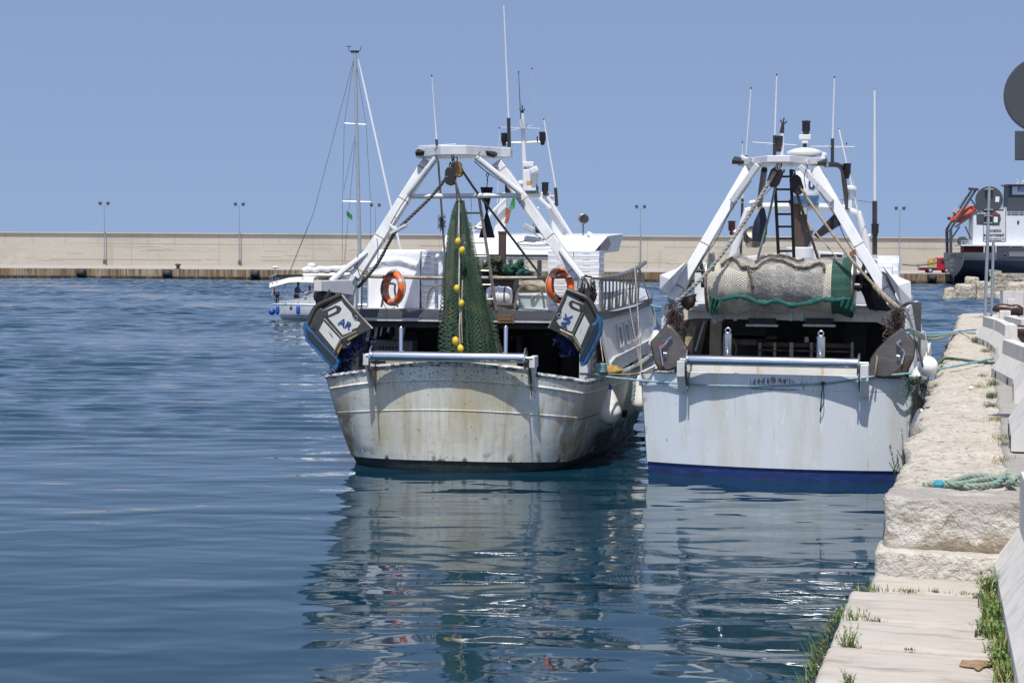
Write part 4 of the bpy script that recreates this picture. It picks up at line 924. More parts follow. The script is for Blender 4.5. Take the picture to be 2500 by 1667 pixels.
# ladder to the platform
mb=MB().bar(FA.v('c2',218,450,2.5),FA.v('c2',352,1315,2.5),.05,.05).bar(FA.v('c2',95,470,2.5),FA.v('c2',218,1315,2.5),.05,.05)
ldr=obj('ladder',mb,M['rail'],A_,None)
for y in (565,680,790,897,1008,1115,1225):
    t=(y-450)/865; obj('ladder_rung',MB().tube([FA.v('c2',218+134*t,y,2.5),FA.v('c2',95+123*t,y,2.5)],.02,6),M['rail'],ldr)
# ---- wheelhouse and tower
def hv(c,x,y,v=7.0): return FA.v(c,x,y,v)
bz=hv('c2',600,884,6.7).z; tz=hv('c2',600,738,7.1).z; ru=hv('c2',1205,745,7.1).x; lu=.3-(ru-.3)
mb=MB().hexa([(lu,6.6,bz),(ru-.3,6.6,bz),(ru-.1,10.5,bz+.1),(lu,10.5,bz+.1),(lu,7.1,tz),(ru,7.1,tz),(ru,10.5,tz+.1),(lu,10.5,tz+.1)]); wh=obj('wheelhouse_roof',mb,M['white2'],A_,None,.02)
p=[hv('c2',x,y,6.9) for x,y in((1108,852),(1208,748),(1225,800),(1200,850))]; obj('roof_visor',MB().prism(p,(0,.06,0)),M['grey'],A_,None)
obj('roof_drip_edge',MB().bx((lu,6.57,bz-.04),(ru-.32,6.62,bz+.0)),M['black'],A_,None)
zd=topz(7)
mb=MB()
for v in (7.2,10.2):
    for (a,b,z0_,z1_) in ((lu+.2,ru-.5,zd,zd+.38),(lu+.2,ru-.5,bz-.12,bz+.02)): mb.bx((a,v,z0_),(b,v+.06,z1_))
    for u in np.linspace(lu+.2,ru-.62,5): mb.bx((u,v+.003,zd+.38),(u+.10,v+.057,bz-.12))
for u in (lu+.2,ru-.56): mb.bx((u,7.26,zd),(u+.06,10.2,zd+.5))
obj('wheelhouse_wall',mb,M['white'],A_,None)
mb=MB()
tl0,tl1=hv('c2',368,800,8.5),hv('c2',412,440,8.5); tr0,tr1=hv('c2',855,795,8.5),hv('c2',755,440,8.5)
for a,b in((tl0,tl1),(tr0,tr1)): obj('tower_leg',MB().bar(a,b,.30,.20,(0,1,0),0,.16,.16),M['white2'],A_,None,.02)
obj('tower_beam',MB().bar(tl1+V((-.05,0,.02)),tr1+V((.05,0,.02)),.18,.14),M['white2'],A_,None,.02)
for a,b in(((160,712),(425,458)),((742,440),(1000,855)),((680,450),(765,530))): obj('tower_stay',MB().tube([hv('c2',*a,8.3),hv('c2',*b,8.3)],.04,8),M['white2'],A_)
m0=hv('d4',1848,1470,8.5); m1=hv('d4',1818,720,8.5)
ms=obj('mast',MB().tube([m0,m1],[.065,.04],8),M['white2'],A_)
obj('mast_yard',MB().tube([hv('d4',1655,996,8.5),hv('d4',2022,984,8.5)],.035,6),M['white2'],ms)
mb=MB(); 
for dx in(-25,0,25): mb.tube([hv('d4',1817,712,8.5),hv('d4',1817+dx,672 if dx else 640,8.5)],.014,5)
mb.tube([hv('d4',1817,712,8.5),hv('d4',1818,690,8.5)],.03,6); obj('wind_sensor',mb,M['black'],ms)
mb=MB().tube([hv('d4',1625,845,8.4),hv('d4',1985,857,8.4)],.006,4).tube([hv('d4',1700,880,8.4),hv('d4',1920,824,8.4)],.006,4); obj('antenna_crossarm',mb,M['white2'],ms)
obj('mast_fitting',MB().box(hv('d4',1828,835,8.4),(.14,.12,.12)).box(hv('d4',1805,810,8.4),(.06,.06,.2)),M['ltgrey'],ms,None)
def navlamp(p,par,m=M['black']):
    return obj('navigation_lamp',MB().lathe([(.035,-.16),(.05,-.13),(.06,-.07),(.075,-.05),(.075,.10),(.085,.11),(.085,.13),(.02,.14)],p,n=10),m,par)
navlamp(hv('d4',1650,955,8.5),ms); navlamp(hv('d4',2007,945,8.5),ms); navlamp(hv('d4',1686,1420,8.3),A_); navlamp(hv('d4',2031,1415,8.3),A_)
whip(FA,A_,'d4',(1690,760),'m',(1157,13),8.4,.022,.014,None,('d4',1695,1030),False)
whip(FA,A_,'d4',(1803,770),'d4',(1783,330),8.4,.013,.008,M['wire'],('d4',1806,850))
whip(FA,A_,'d4',(1957,930),'d4',(1908,298),8.4,.008,.005,M['ltgrey'],('d4',1960,985))
whip(FA,A_,'d4',(2128,1410),'d4',(2018,772),8.4,.02,.012,M['canvas'],('f5',720,745))
whip(FA,A_,'d4',(1584,1560),'d4',(1603,852),8.4,.01,.006,None)
obj('antenna_outrigger',MB().tube([hv('f5',575,600,8.4),hv('f5',700,592,8.4)],.015,5).tube([hv('f5',640,700,8.4),hv('f5',730,685,8.4)],.015,5).tube([hv('f5',430,768,8.4),hv('f5',640,778,8.4)],.014,5),M['white2'],A_)
mb=MB().box(hv('f5',330,365,8.4),(.30,.26,.48)).box(hv('f5',305,132,8.4),(.26,.2,.12)).box(hv('f5',390,320,8.4),(.16,.2,.20)); rdr=obj('radar_gearbox',mb,M['white2'],A_,None,.02)
obj('radar_scanner',MB().bar(hv('f5',330,240,8.2),hv('f5',445,190,8.2),.16,.14),M['white2'],rdr,None,.03)
obj('motor_block',MB().box(hv('f5',345,510,8.4),(.30,.2,.16)).box(hv('f5',390,460,8.4),(.12,.15,.10)).box(hv('f5',320,275,8.4),(.22,.2,.05)),M['grey'],rdr,None)
obj('warning_label',MB().box(hv('f5',313,398,8.26),(.12,.004,.07)),mat('amber_label',(.6,.33,.02),.5),rdr,None)
obj('gps_dome',MB().lathe([(.02,-.1),(.02,0),(.11,0),(.10,.05),(.03,.08)],hv('f5',195,418,8.4),n=12),M['white2'],A_)
mb=MB().tube(smooth_path([hv('f5',120,1295,6.75),hv('f5',300,1245,6.75),hv('f5',500,1245,6.75),hv('f5',590,1215,6.75)]),.012,5).tube(smooth_path([hv('f5',150,1310,6.7),hv('f5',400,1320,6.7),hv('f5',640,1312,6.7)]),.014,5).tube(smooth_path([hv('f5',375,1120,7.0),hv('f5',440,1190,7.0),hv('f5',610,1265,6.8)]),.010,5).tube(smooth_path([hv('f5',370,1060,7.0),hv('f5',385,990,7.0),hv('f5',470,880,7.2)]),.008,5); obj('power_cable',mb,M['black'],A_)
fl_=obj('floodlight',MB().bar(hv('f5',235,1030,6.9),hv('f5',400,1110,6.9),.18,.12),M['ltgrey'],A_,None,.02); obj('lamp_bracket',MB().bar(hv('f5',380,1085,6.9),hv('f5',465,1050,6.9),.07,.07).box(hv('f5',440,1110,6.9),(.08,.08,.10)),M['black'],fl_,None)
p=hv('c2',1015,610,7.3); slp=obj('searchlight',MB().lathe([(.03,-.11),(.10,-.10),(.115,0.),(.115,.07),(.10,.085)],p,(.35,-.93,0),18),M['rail'],A_); obj('searchlight_glass',MB().lathe([(.02,.09),(.095,.088),(.095,.093)],p,(.35,-.93,0),18),M['glass'],slp); obj('searchlight_pole',MB().tube([p-V((0,-.02,.08)),hv('c2',1015,800,7.3)],.02,6),M['rail'],slp)
obj('horn',MB().lathe([(.02,0),(.03,.1),(.09,.16)],hv('c2',1040,765,7.2),(.6,-.5,.6),10).tube([hv('c2',1050,790,7.2),hv('c2',1045,755,7.2)],.03,6).lathe([(.02,0),(.12,0),(.12,.1),(.1,.12)],hv('c2',1060,850,7.0),n=10),M['white2'],A_)
ep=hv('c2',396,935,5.4); et=hv('c2',396,706,5.4); obj('exhaust_stack',MB().lathe([(.08,0),(.082,et.z-topz(5.4)-.04),(.095,et.z-topz(5.4)-.03),(.095,et.z-topz(5.4)),(.07,et.z-topz(5.4))],(ep.x,5.4,topz(5.4)),n=16),M['brown'],A_)
# ---- railings on the shelter deck
rz=FA.v('c1',800,1052,2.75).z
P_=[FA.v('c1',548,1048,2.8),FA.v('c1',800,1055,2.75),FA.v('c1',1215,1062,2.75),FA.v('c2',650,1060,2.75),FA.v('c2',1010,1052,2.75)]
obj('hand_rail',MB().tube(P_,.034,8),M['rail'],A_)
def ustay(x0,x1,yt,yb,c,v):
    a=FA.v(c,x0,yb,v); b=FA.v(c,x1,yb,v); h=FA.v(c,(x0+x1)/2,yt,v).z
    return MB().tube(smooth_path([a,V((a.x+.06,v,h-.12)),V(((a.x+b.x)/2-.1,v,h)),V(((a.x+b.x)/2+.1,v,h)),V((b.x-.06,v,h-.12)),b],5),.022,7)
for x0,x1,c,yt,yb in((1070,1330,'c1',1118,1300),(490,720,'c2',1118,1295),(725,850,'c1',1110,1285)):
    obj('rail_stay',ustay(x0,x1,yt,yb,c,2.72),M['rail'],A_)
curve=[FA.u('e6',*q,2.5) for q in ((480,372),(560,350),(640,310),(680,275),(708,190))]
cv=[V((2.42,2.78,FA.v('e6',210,360,2.78).z)),V((2.46,2.95,3.50))]+[V((2.47+i*.065,3.3+i*1.0,3.50+.011*i*i)) for i in range(6)]
obj('side_hand_rail',MB().tube(smooth_path([FA.v('c2',1010,1052,2.78)]+cv,4),.048,10),M['rail'],A_)
for i in range(12):
    v=2.85+i*.42; z=3.49+.011*max(0,v-3.3)**2; zb_=topz(v)
    q=2.44+(v-2.85)*.065; mb=MB().tube([(q,v,z),(q,v,z-.25),(q-.02,v,zb_)],.02,6)
    if i%2==0: mb.tube([(q,v,z-.22),(q+.0,v+.10,z-.36),(q,v+.16,zb_)],.018,6)
    obj('rail_baluster',mb,M['rail'],A_)
obj('rail_wire',MB().tube([(2.44,2.8,3.18),(2.75,7.5,3.25)],.008,4),M['wire'],A_)
for i in range(5):
    v=2.9+i*.5; z=FA.v('c1',800,1052,2.75).z
    obj('rail_baluster',MB().tube([(-2.42,v,z-.02),(-2.44,v+.02,topz(v))],.022,6),M['rail'],A_)
obj('side_hand_rail',MB().tube([(-2.42,2.8,rz),(-2.5,4,rz+.02),(-2.6,6,rz+.08)],.034,8),M['rail'],A_)
obj('lashed_board',MB().prism([FA.u('e6',x,y,2.66) for x,y in((700,400),(705,300),(745,288),(780,320),(790,350),(785,410))],(.03,0,0)),M['rtan'],A_,None)
# ================================================================ THINGS ON THE LEFT TRAWLER
def foldnet(keys,va,vb,seed,depth,n=64,amp=.10,sub=10,c='c1'):
    rnd=random.Random(seed); ph=[rnd.uniform(0,6.28) for _ in range(5)]; fr=[9,14,23,5,31]
    rows=[]
    for i in range(len(keys)-1):
        for k in range(sub if i<len(keys)-2 else sub+1):
            t=k/sub; a,b=keys[i],keys[i+1]; y=a[0]+(b[0]-a[0])*t; xl=a[1]+(b[1]-a[1])*t; xr=a[2]+(b[2]-a[2])*t
            T=(i+t)/(len(keys)-1); v=va+(vb-va)*T
            pl=FA.v(c,xl,y,v); pr=FA.v(c,xr,y,v); cx=(pl.x+pr.x)/2; rx=(pr.x-pl.x)/2; row=[]
            for j in range(n):
                an=2*math.pi*j/n; w_=1+amp*1.35*min(1,.25+T)*(math.sin(fr[0]*an+ph[0]+T*2)+.7*math.sin(fr[1]*an+ph[1]-T*3)+.5*math.sin(fr[2]*an+ph[2]+T*5)+.4*math.sin(fr[3]*an+ph[3]))
                row.append(V((cx+rx*math.cos(an)*w_,v+depth*(.3+.7*T)*rx*math.sin(an)*w_,(pl.z+pr.z)/2+.015*math.sin(7*an+ph[4]))))
            rows.append(row)
    return rows
K1=[(470,1296,1346),(550,1268,1374),(700,1242,1400),(850,1224,1422),(1000,1212,1448),(1150,1210,1478),(1300,1214,1512),(1460,1216,1545),(1630,1214,1566),(1760,1218,1580)]
def shrink(K_,f,o=0): return [(y,(l+r)/2-(r-l)/2*f+o,(l+r)/2+(r-l)/2*f+o) for y,l,r in K_]
bot=FA.v('c1',1390,1760,.9)
ng=root('trawl_net','dark green trawl net hanging bunched from the left trawler gallows with yellow floats','fishing net',FA,(bot.x,.9,bot.z))
netobj('net_bag',foldnet(K1,1.75,.8,1,.8,96,.15),M['netgo'],ng)
netobj('net_layer',foldnet(shrink(K1,.84),1.75,.8,2,.8,96,.17),M['netgo'],ng,us=1.05)
netobj('net_layer',foldnet(shrink(K1,.66),1.75,.8,3,.8,96,.15),M['netg'],ng,us=.95)
KL=[(620,1250,1290),(850,1222,1290),(1150,1208,1290),(1460,1212,1275),(1700,1216,1270)]
netobj('faded_side',foldnet(KL,1.5,.72,4,.7,30),M['netg2'],ng,label='sun faded grey green strip of netting')
KR=[(1200,1478,1500),(1350,1510,1560),(1500,1550,1610),(1600,1560,1645),(1720,1570,1670)]
netobj('dark_side',foldnet(KR,1.3,.75,5,.5,24),M['netdk'],ng)
KE=[(640,1395,1412),(800,1416,1440),(950,1440,1466),(1100,1462,1490)]
netobj('loose_drape',foldnet([(900,1350,1470),(1150,1380,1500),(1400,1420,1552),(1640,1450,1590),(1760,1470,1600)],1.25,.6,9,.45,48,.2),M['netgo'],ng)
netobj('loose_edge',foldnet(KE,1.55,1.1,6,.5,20),M['netg2'],ng)
def clin(pts,v,r,m,nm,par,c='c1',lay=False,n=6):
    P=smooth_path([FA.v(c,x,y,vv) for (x,y,vv) in pts],n) if v is None else smooth_path([FA.v(c,x,y,v) for (x,y) in pts],n)
    mb=MB(); rope(mb,P,r) if lay else mb.tube(P,r,6)
    return obj(nm,mb,m,par)
clin([(1320,490,1.45),(1318,700,1.2),(1322,900,1.0),(1318,1150,.72),(1328,1300,.6),(1322,1460,.52),(1330,1640,.5)],None,.014,M['rwhite'],'float_line',ng,lay=True)
clin([(1345,1080,.8),(1340,1250,.62),(1338,1400,.52),(1345,1560,.5)],None,.012,M['rtan'],'float_line',ng,lay=True)
clin([(1322,480,1.5),(1318,600,1.35),(1300,800,1.15)],None,.016,M['rgrey'],'lifting_strop',ng)
for (c,x,y,vv,rr) in (('c1',1310,783,1.02,.062),('c1',1342,852,.98,.068),('c1',1302,1143,.62,.063),('c1',1337,1258,.55,.063),('c3',1292,478,.44,.072),('c3',1331,537,.44,.070)):
    q=FA.v(c,x,y,vv); obj('net_float',MB().ell(q,(rr*.86,rr*.86,rr*1.12),14,0,(random.uniform(-.3,.3),0,1)),M['yellow'],ng)
# pulley blocks
def block(name,label,p,w_,h,d,m,frame,tilt=0.):
    t=root(name,label,'pulley block',frame,(p.x,p.y,p.z-h/2))
    R_=MX.Rotation(tilt,3,'Y')
    def T(x,y,z): return p+R_@V((x,y,z))
    pts=[(-w_/2,h*.32),(-w_*.3,h*.5),(w_*.3,h*.5),(w_/2,h*.32),(w_/2,-h*.22),(w_*.35,-h*.42),(0,-h*.5),(-w_*.35,-h*.42),(-w_/2,-h*.22)]
    for s in (-1,1): obj('cheek_plate',MB().prism([T(x,s*d/2,z) for x,z in pts],R_@V((0,.02*s,0))),m,t,None,.004)
    obj('sheave',MB().lathe([(.01,-d*.4),(w_*.42,-d*.4),(w_*.34,0),(w_*.42,d*.4),(.01,d*.4)],T(0,0,-h*.12),(0,1,0),16),M['blacksoot'],t)
    obj('shackle',MB().tube([T(.035*math.sin(a),0,h*.5+.05+.055*math.cos(a)) for a in [i*math.pi/6 for i in range(12)]],.013,6,closed=True),M['dsteel'],t)
    return t
block('pulley_block','black steel pulley block under the left gallows, lower of the pair',FA.v('e5',525,478,1.75),.20,.34,.10,M['blacksoot'],FA,.05)
block('pulley_block','yellow stained pulley block under the left gallows, upper of the pair',FA.v('e5',612,388,1.85),.18,.30,.10,mat('dirty_yellow_paint',(.26,.16,.03),.5,var=.5,vs=12,layers=[dict(c=(.03,.025,.02),s=12,t=(.45,.55),a=.9)]),FA,-.2)
def chain(mb,pts,r,l):
    pts=[V(p) for p in pts]; 
    D=sum((b-a).length for a,b in zip(pts,pts[1:])); n=max(1,int(D/l)); 
    def at(d):
        for a,b in zip(pts,pts[1:]):
            q=(b-a).length
            if d<=q: return a.lerp(b,d/max(q,1e-6)),(b-a).normalized()
            d-=q
        return pts[-1],(pts[-1]-pts[-2]).normalized()
    for i in range(n):
        c,t=at((i+.5)*D/n); a=V((0,1,0)) if i%2 else V((1,0,0)); x=(a-t*a.dot(t)).normalized()
        mb.tube([c+t*(l*.62*math.cos(q))+x*(l*.36*math.sin(q)) for q in [k*math.pi/5 for k in range(10)]],r,5,closed=True)
    return mb
solo('hanging_chain',chain(MB(),[FA.v('e5',552,205,1.85),FA.v('e5',540,310,1.8),FA.v('e5',530,400,1.75)],.012,.06),M['blacksoot'],'short dark chain holding the pulley blocks under the left gallows','chain',FA)
def ropething(label,pts,r,m,frame,lay=True,cat='rope',n=6,name='rope',group=None):
    mb=MB(); P=smooth_path(pts,n); rope(mb,P,r) if lay else mb.tube(P,r,6)
    return solo(name,mb,m,label,cat,frame,group)
a=lambda c,x,y,v:FA.v(c,x,y,v)
ropething('thick dark rope from the left gallows block down to the port rail',[a('e5',485,470,1.7),a('e5',270,740,1.75),a('c1',900,640,1.7),a('c1',815,735,1.75),a('c1',690,960,1.9),a('c1',545,1135,2.1)],.032,M['rgrey'],FA)
ropething('dark diagonal rope from the left gallows block down to the starboard deck',[a('e5',640,350,1.8),a('e5',820,620,2.2),a('e5',1010,870,2.7),a('c2',420,690,3.4),a('c2',740,1110,4.4)],.024,M['rgrey'],FA,False)
ropething('dark doubled strop holding up the hanging green net',[a('e5',585,520,1.7),a('e5',600,650,1.7),a('e5',612,790,1.7),a('e5',655,790,1.7),a('e5',630,690,1.7),a('e5',592,560,1.7)],.020,M['rgrey'],FA)
ropething('thin black line from the left gallows strut down to the nav lamp',[a('e5',830,285,2.3),a('e5',990,425,3.0),a('e5',1245,585,5.5)],.010,M['wire'],FA,False)
obj('rope_guide',MB().bar(a('c1',800,722,1.72),a('c1',915,658,1.68),.16,.05).bar(a('c1',790,660,1.85),a('c1',850,700,1.75),.05,.05),M['white'],A_,None,.006)
# pole with a brush
bp=root('brush_pole','thin dark upright pole with a dry bristle brush beside the hanging net','pole',FA,tuple(a('c1',1208,860,2.7)))
obj('pole_shaft',MB().tube([a('c1',1160,165,2.7),a('c1',1182,480,2.7),a('c1',1208,860,2.7)],.022,6),M['rail'],bp)
mb=MB(); q=a('c1',1187,630,2.7)
for i in range(140):
    d=V((random.gauss(0,1),random.gauss(0,1),random.gauss(0,.8))).normalized(); o_=V((0,0,random.uniform(-.13,.10))); mb.tube([q+o_,q+o_+V((d.x*.09,d.y*.09,d.z*.10))],.004,3)
obj('brush_bristles',mb,M['brush'],bp)
# black day shape: two cones point to point
dc=root('day_shape','black canvas double cone day shape hanging from a chain beside the ladder','day shape',FA,tuple(a('e5',988,1262,3.0)))
c0=a('e5',985,612,3.0); cm=a('e5',986,935,3.0); c1=a('e5',988,1258,3.0); r0=(a('e5',1070,615,3.0)-a('e5',905,615,3.0)).x/2; r1=(a('e5',1092,1262,3.0)-a('e5',885,1262,3.0)).x/2
mb=MB()
for (p,q,r_) in((c0,cm,r0),(c1,cm,r1)):
    for k in range(2):
        an=.35+k*math.pi/2; d=V((math.cos(an),math.sin(an),0))*r_
        mb.prism([p-d,p+d,q+d*.12,q-d*.12],V((-d.y,d.x,0)).normalized()*.012)
obj('canvas_cone',mb,M['daycone'],dc,None)
obj('hanger',chain(MB(),[a('e5',996,428,3.0),a('e5',992,545,3.0)],.009,.06).tube([a('e5',992,545,3.0),c0],.01,5),M['blacksoot'],dc)
# lifebuoys
def buoy(label,c,cx,cy,v,ya_,fr,rot=0.):
    p=fr.v(c,cx,cy,v); t=root('lifebuoy',label,'lifebuoy',fr,(p.x,p.y,p.z-.36),'orange lifebuoys on the left trawler rail')
    nrm_=V((math.sin(ya_),-math.cos(ya_),.10)).normalized(); x=V((0,0,1)).cross(nrm_).normalized(); y=nrm_.cross(x)
    R0,r_=.275,.072
    def pt(an,ph,rr,R1=None): return p+(x*math.cos(an)+y*math.sin(an))*(R0+rr*math.cos(ph)*.95)+nrm_*rr*math.sin(ph)*1.15
    def torus(a0,a1,n,rr): return MB().grid([[pt(a0+(a1-a0)*i/n,2*math.pi*j/14,rr) for j in range(14)] for i in range(n+1)],wrap=True)
    b=obj('buoy_ring',torus(0,2*math.pi,40,r_),M['orange'],t,180)
    for k in range(4):
        a0=rot+k*math.pi/2; obj('reflective_band',torus(a0-.11,a0+.11,5,r_+.003),M['refl'],t,180)
    mb=MB()
    for txt,a0 in (('AUGUSTA',math.pi/2+.15),('MARIA',-math.pi/2-.55),('AUGUSTA',-.05+math.pi)):
        for i,chh in enumerate(txt):
            an=a0+(len(txt)/2-i-.5)*.135*(1 if a0!=-1 else 1); rad=(x*math.cos(an)+y*math.sin(an)); tan=(x*-math.sin(an)+y*math.cos(an))
            put_text(mb,chh,.085,p+rad*(R0-.01)+nrm_*(r_*1.15+.004),-tan,rad,.002)
    obj('lettering',mb,M['letterb'],b,None)
    ln=[]
    for k in range(4):
        a0=rot+k*math.pi/2
        for i in range(8): an=a0+i*math.pi/16; bul=math.sin(i/8*math.pi); ln.append(p+(x*math.cos(an)+y*math.sin(an))*(R0+r_+.01+.035*bul)+nrm_*.02-V((0,0,.03*bul)))
    obj('grab_line',MB().tube(ln,.008,5,closed=True),M['rwhite'],t); return t
buoy('orange lifebuoy with grey bands in front of the white covered stack','f1',572,775,2.64,-R(40),FA,.5)
buoy('orange lifebuoy half hidden behind the starboard trawl door','f2',420,650,2.64,R(50),FA,.9)
# foam boxes
FMESH={}
def foambox(frame,c,d,label,group,side=True):
    key=(round(d[0],3),round(d[1],3),round(d[2],3))
    base=V((c[0],c[1],c[2]-d[2]/2))
    if key not in FMESH:
        w_,l,h=d; mb=MB(); mb.bx((-w_/2,-l/2,0),(w_/2,l/2,h-.012)); mb.bx((-w_/2-.004,-l/2-.004,h-.03),(w_/2+.004,l/2+.004,h-.006))
        # hand slots and drain holes as flat plates, hole shadow put in their colour
        for s in(-1,1): mb.bx((-.07,s*(l/2+.0015)-.003,h*.55),(.07,s*(l/2+.0015)+.003,h*.66),1)
        n=7
        for s in(-1,1):
            for i in range(n): y=-l/2+(i+.5)*l/n; mb.bx((s*(w_/2+.0015)-.003,y-.018,h*.45),(s*(w_/2+.0015)+.003,y+.018,h*.68),1)
        FMESH[key]=mesh_of('foam_box',mb,[M['foam'],M['fhole']],None)
    o=bpy.data.objects.new('foam_box',FMESH[key]); COL.objects.link(o); o.location=frame.w(base); o.rotation_euler=(0,0,frame.a+random.gauss(0,.006))
    o['label']=label; o['category']='foam box'; o['group']=group; return o
f0=a('c2',748,852,3.05); f1=a('c2',1140,855,3.05); top=f0.z; wd=(f1.x-f0.x)/2; nb=10; zb0=topz(3.1)+.005; bh=(top-zb0)/nb
for cI in range(2):
    for r_ in range(nb):
        foambox(FA,(f0.x+wd*(cI+.5)+random.gauss(0,.004),3.05+.42+random.gauss(0,.004),top-bh*(r_+.5)),(wd-.006,.84,bh-.003),'%s white foam box, %s column of the left trawler starboard stack'%(ORD[r_],('left','right')[cI]),'white foam boxes stacked on the left trawler')
f0=a('c1',1028,856,3.5); f1=a('c1',1132,853,3.5); wd=(f1.x-f0.x); top=f0.z; bh=(top-topz(3.5)-.005)/nb
for r_ in range(nb):
    foambox(FA,(f0.x+wd*.5+random.gauss(0,.006),3.5+.45,top-bh*(r_+.5)),(wd,.9,bh-.003),'%s white foam box beside the white sheet on the left trawler'%ORD[r_],'white foam boxes stacked on the left trawler')
# the covered stack: a cotton sheet draped over more boxes
x0=a('c1',632,900,3.4).x; x1=a('c1',1022,900,3.4).x; zt_=a('c1',830,850,3.4).z; zb_=topz(3.4)+.01
rows=[]; nx=40
def draz(t,s):
    # folds fan from the upper corners and sag across the front
    return .018*math.sin(17*t+3*s)*s+.035*s*math.sin(5*t+1.2)+.03*math.exp(-((s-.18-.5*(t-.5)**2)/.05)**2)-.02*math.exp(-((s-.27-.5*(t-.5)**2)/.05)**2)+.02*math.exp(-((t-.9+.5*(1-s)*.2)/.05)**2)*s
for i in range(6): rows.append([V((x0+(x1-x0)*j/nx,4.3-.9*i/5.,zt_+.02*math.sin(j*.5+i)*.6-.015*(i==5))) for j in range(nx+1)])
for i in range(1,25):
    s=i/24; rows.append([V((x0+(x1-x0)*j/nx,3.4-.01-draz(j/nx,s)-.04*s,zt_-(zt_-zb_)*s-.012*math.sin(j*.45)*(1-s)+.0)) for j in range(nx+1)])
mb=MB().grid(rows)
for s,xx in((-1,x0),(1,x1)): mb.grid([[V((xx+s*(.012+.03*i/10*abs(math.sin(j*.9+i*.2))),3.4+.9*j/8-.0,zt_-(zt_-zb_)*i/10-.01)) for j in range(9)] for i in range(11)])
solo('cotton_sheet',mb,M['sheet'],'white sheet draped over the port stack of boxes on the left trawler','sheet',FA,smooth=70,solid=.008)
solo('box_stack_core',MB().bx((x0+.05,3.47,zb_),(x1-.04,4.25,zt_-.04)),M['foam'],'solid pile of white boxes hidden under the draped white sheet','box pile',FA,smooth=None)
# life raft canister and netting heap on the deck
q0=a('c2',272,1215,3.3); q1=a('c2',472,1215,3.3); rr=.19
lr=root('life_raft','white life raft canister lying on the left trawler deck behind the ladder','life raft',FA,((q0.x+q1.x)/2,3.3,topz(3.3)))
zc=topz(3.3)+.27; L_=q1.x-q0.x
obj('canister_shell',MB().lathe([(.05,0),(rr*.8,.02),(rr,.07),(rr,L_*.47),(rr+.018,L_*.48),(rr+.018,L_*.52),(rr,L_*.53),(rr,L_-.07),(rr*.8,L_-.02),(.05,L_)],(q0.x,3.3,zc),(1,0,0),20),M['gelcoat'],lr)
for t in (.25,.72): obj('lashing_strap',MB().lathe([(rr+.002,0),(rr+.008,.002),(rr+.008,.03),(rr+.002,.032)],(q0.x+L_*t,3.3,zc),(1,0,0),20),M['grey'],lr)
obj('raft_cradle',MB().bx((q0.x+.1,3.12,topz(3.3)),(q0.x+.16,3.48,zc-.1)).bx((q1.x-.16,3.12,topz(3.3)),(q1.x-.10,3.48,zc-.1)),M['rail'],lr,None)
def coil(c,R_,r_,turns,m,label,frame,cat='rope coil',sq=1.):
    mb=MB(); P=[]
    for i in range(turns*22):
        an=i/22*2*math.pi; k=i/22; rr_=R_+.5*r_*math.sin(k*2.1)+.03*math.sin(an*3+k); P.append(V(c)+V((rr_*math.cos(an),sq*rr_*math.sin(an),r_+k*r_*1.25+.01*math.sin(an*2+k*1.7))))
    rope(mb,P,r_); return solo('rope_coil',mb,m,label,cat,frame)
q=a('c2',375,1290,3.0); coil((q.x,2.98,topz(3)),.34,.022,4,M['rgrey'],'dark rope coil lying below the life raft canister',FA,sq=.5)
bx=root('net_bin','dark deck bin standing behind the life raft on the left trawler','bin',FA,tuple(V((a('c2',360,1150,4.6).x,4.6,topz(4.6)))))
b0=a('c2',240,1070,4.6); b1=a('c2',505,1070,4.6); obj('bin_body',MB().hexa([(b0.x+.08,4.35,topz(4.6)),(b1.x-.08,4.35,topz(4.6)),(b1.x-.08,4.95,topz(4.6)),(b0.x+.08,4.95,topz(4.6)),(b0.x,4.3,b0.z),(b1.x,4.3,b0.z),(b1.x,5.,b0.z),(b0.x,5.,b0.z)]),M['black'],bx,None,.02); obj('bin_rim',MB().ring([(b0.x-.02,4.28,b0.z),(b1.x+.02,4.28,b0.z),(b1.x+.02,5.02,b0.z),(b0.x-.02,5.02,b0.z)],[(b0.x+.04,4.34,b0.z),(b1.x-.04,4.34,b0.z),(b1.x-.04,4.96,b0.z),(b0.x+.04,4.96,b0.z)],(0,0,.03)),M['grey'],bx,None)
M['nethp']=mat('heaped_green_netting',(.02,.115,.08),.9,var=.6,vs=14,layers=[dict(c=(.004,.02,.015),s=22,t=(.5,.58),a=.85),dict(c=(.10,.20,.15),s=30,t=(.6,.68),a=.7)],bump=(40,1.,.03))
M['nethb']=mat('heaped_brown_netting',(.09,.085,.04),.9,var=.6,vs=14,layers=[dict(c=(.02,.05,.035),s=12,t=(.45,.58),a=.85),dict(c=(.25,.2,.11),s=30,t=(.6,.68),a=.7)],bump=(40,1.,.03))
def lump(c,r,seed,mb,amp=.22):
    rnd=random.Random(seed); ph=[rnd.uniform(0,6) for _ in range(8)]; rows=[]
    for i in range(13):
        th=math.pi*i/12; row=[]
        for j in range(22):
            an=2*math.pi*j/22; d=1+amp*(math.sin(3*an+ph[0]+2*th)+math.sin(5*an+ph[1]-3*th)*.6+math.sin(4*th+ph[2])*.5+.5*math.sin(9*an+ph[3]+7*th)+.35*math.sin(13*an+ph[4]-9*th))*math.sin(th)
            row.append(V(c)+V((r[0]*d*math.sin(th)*math.cos(an),r[1]*d*math.sin(th)*math.sin(an),r[2]*d*math.cos(th))))
        rows.append(row)
    return mb.grid(rows,wrap=True)
hp=root('netting_heap','heap of green and brown netting piled on the left trawler winch','fishing net',FA,tuple(a('c2',400,1050,4.7)))
mb=MB()
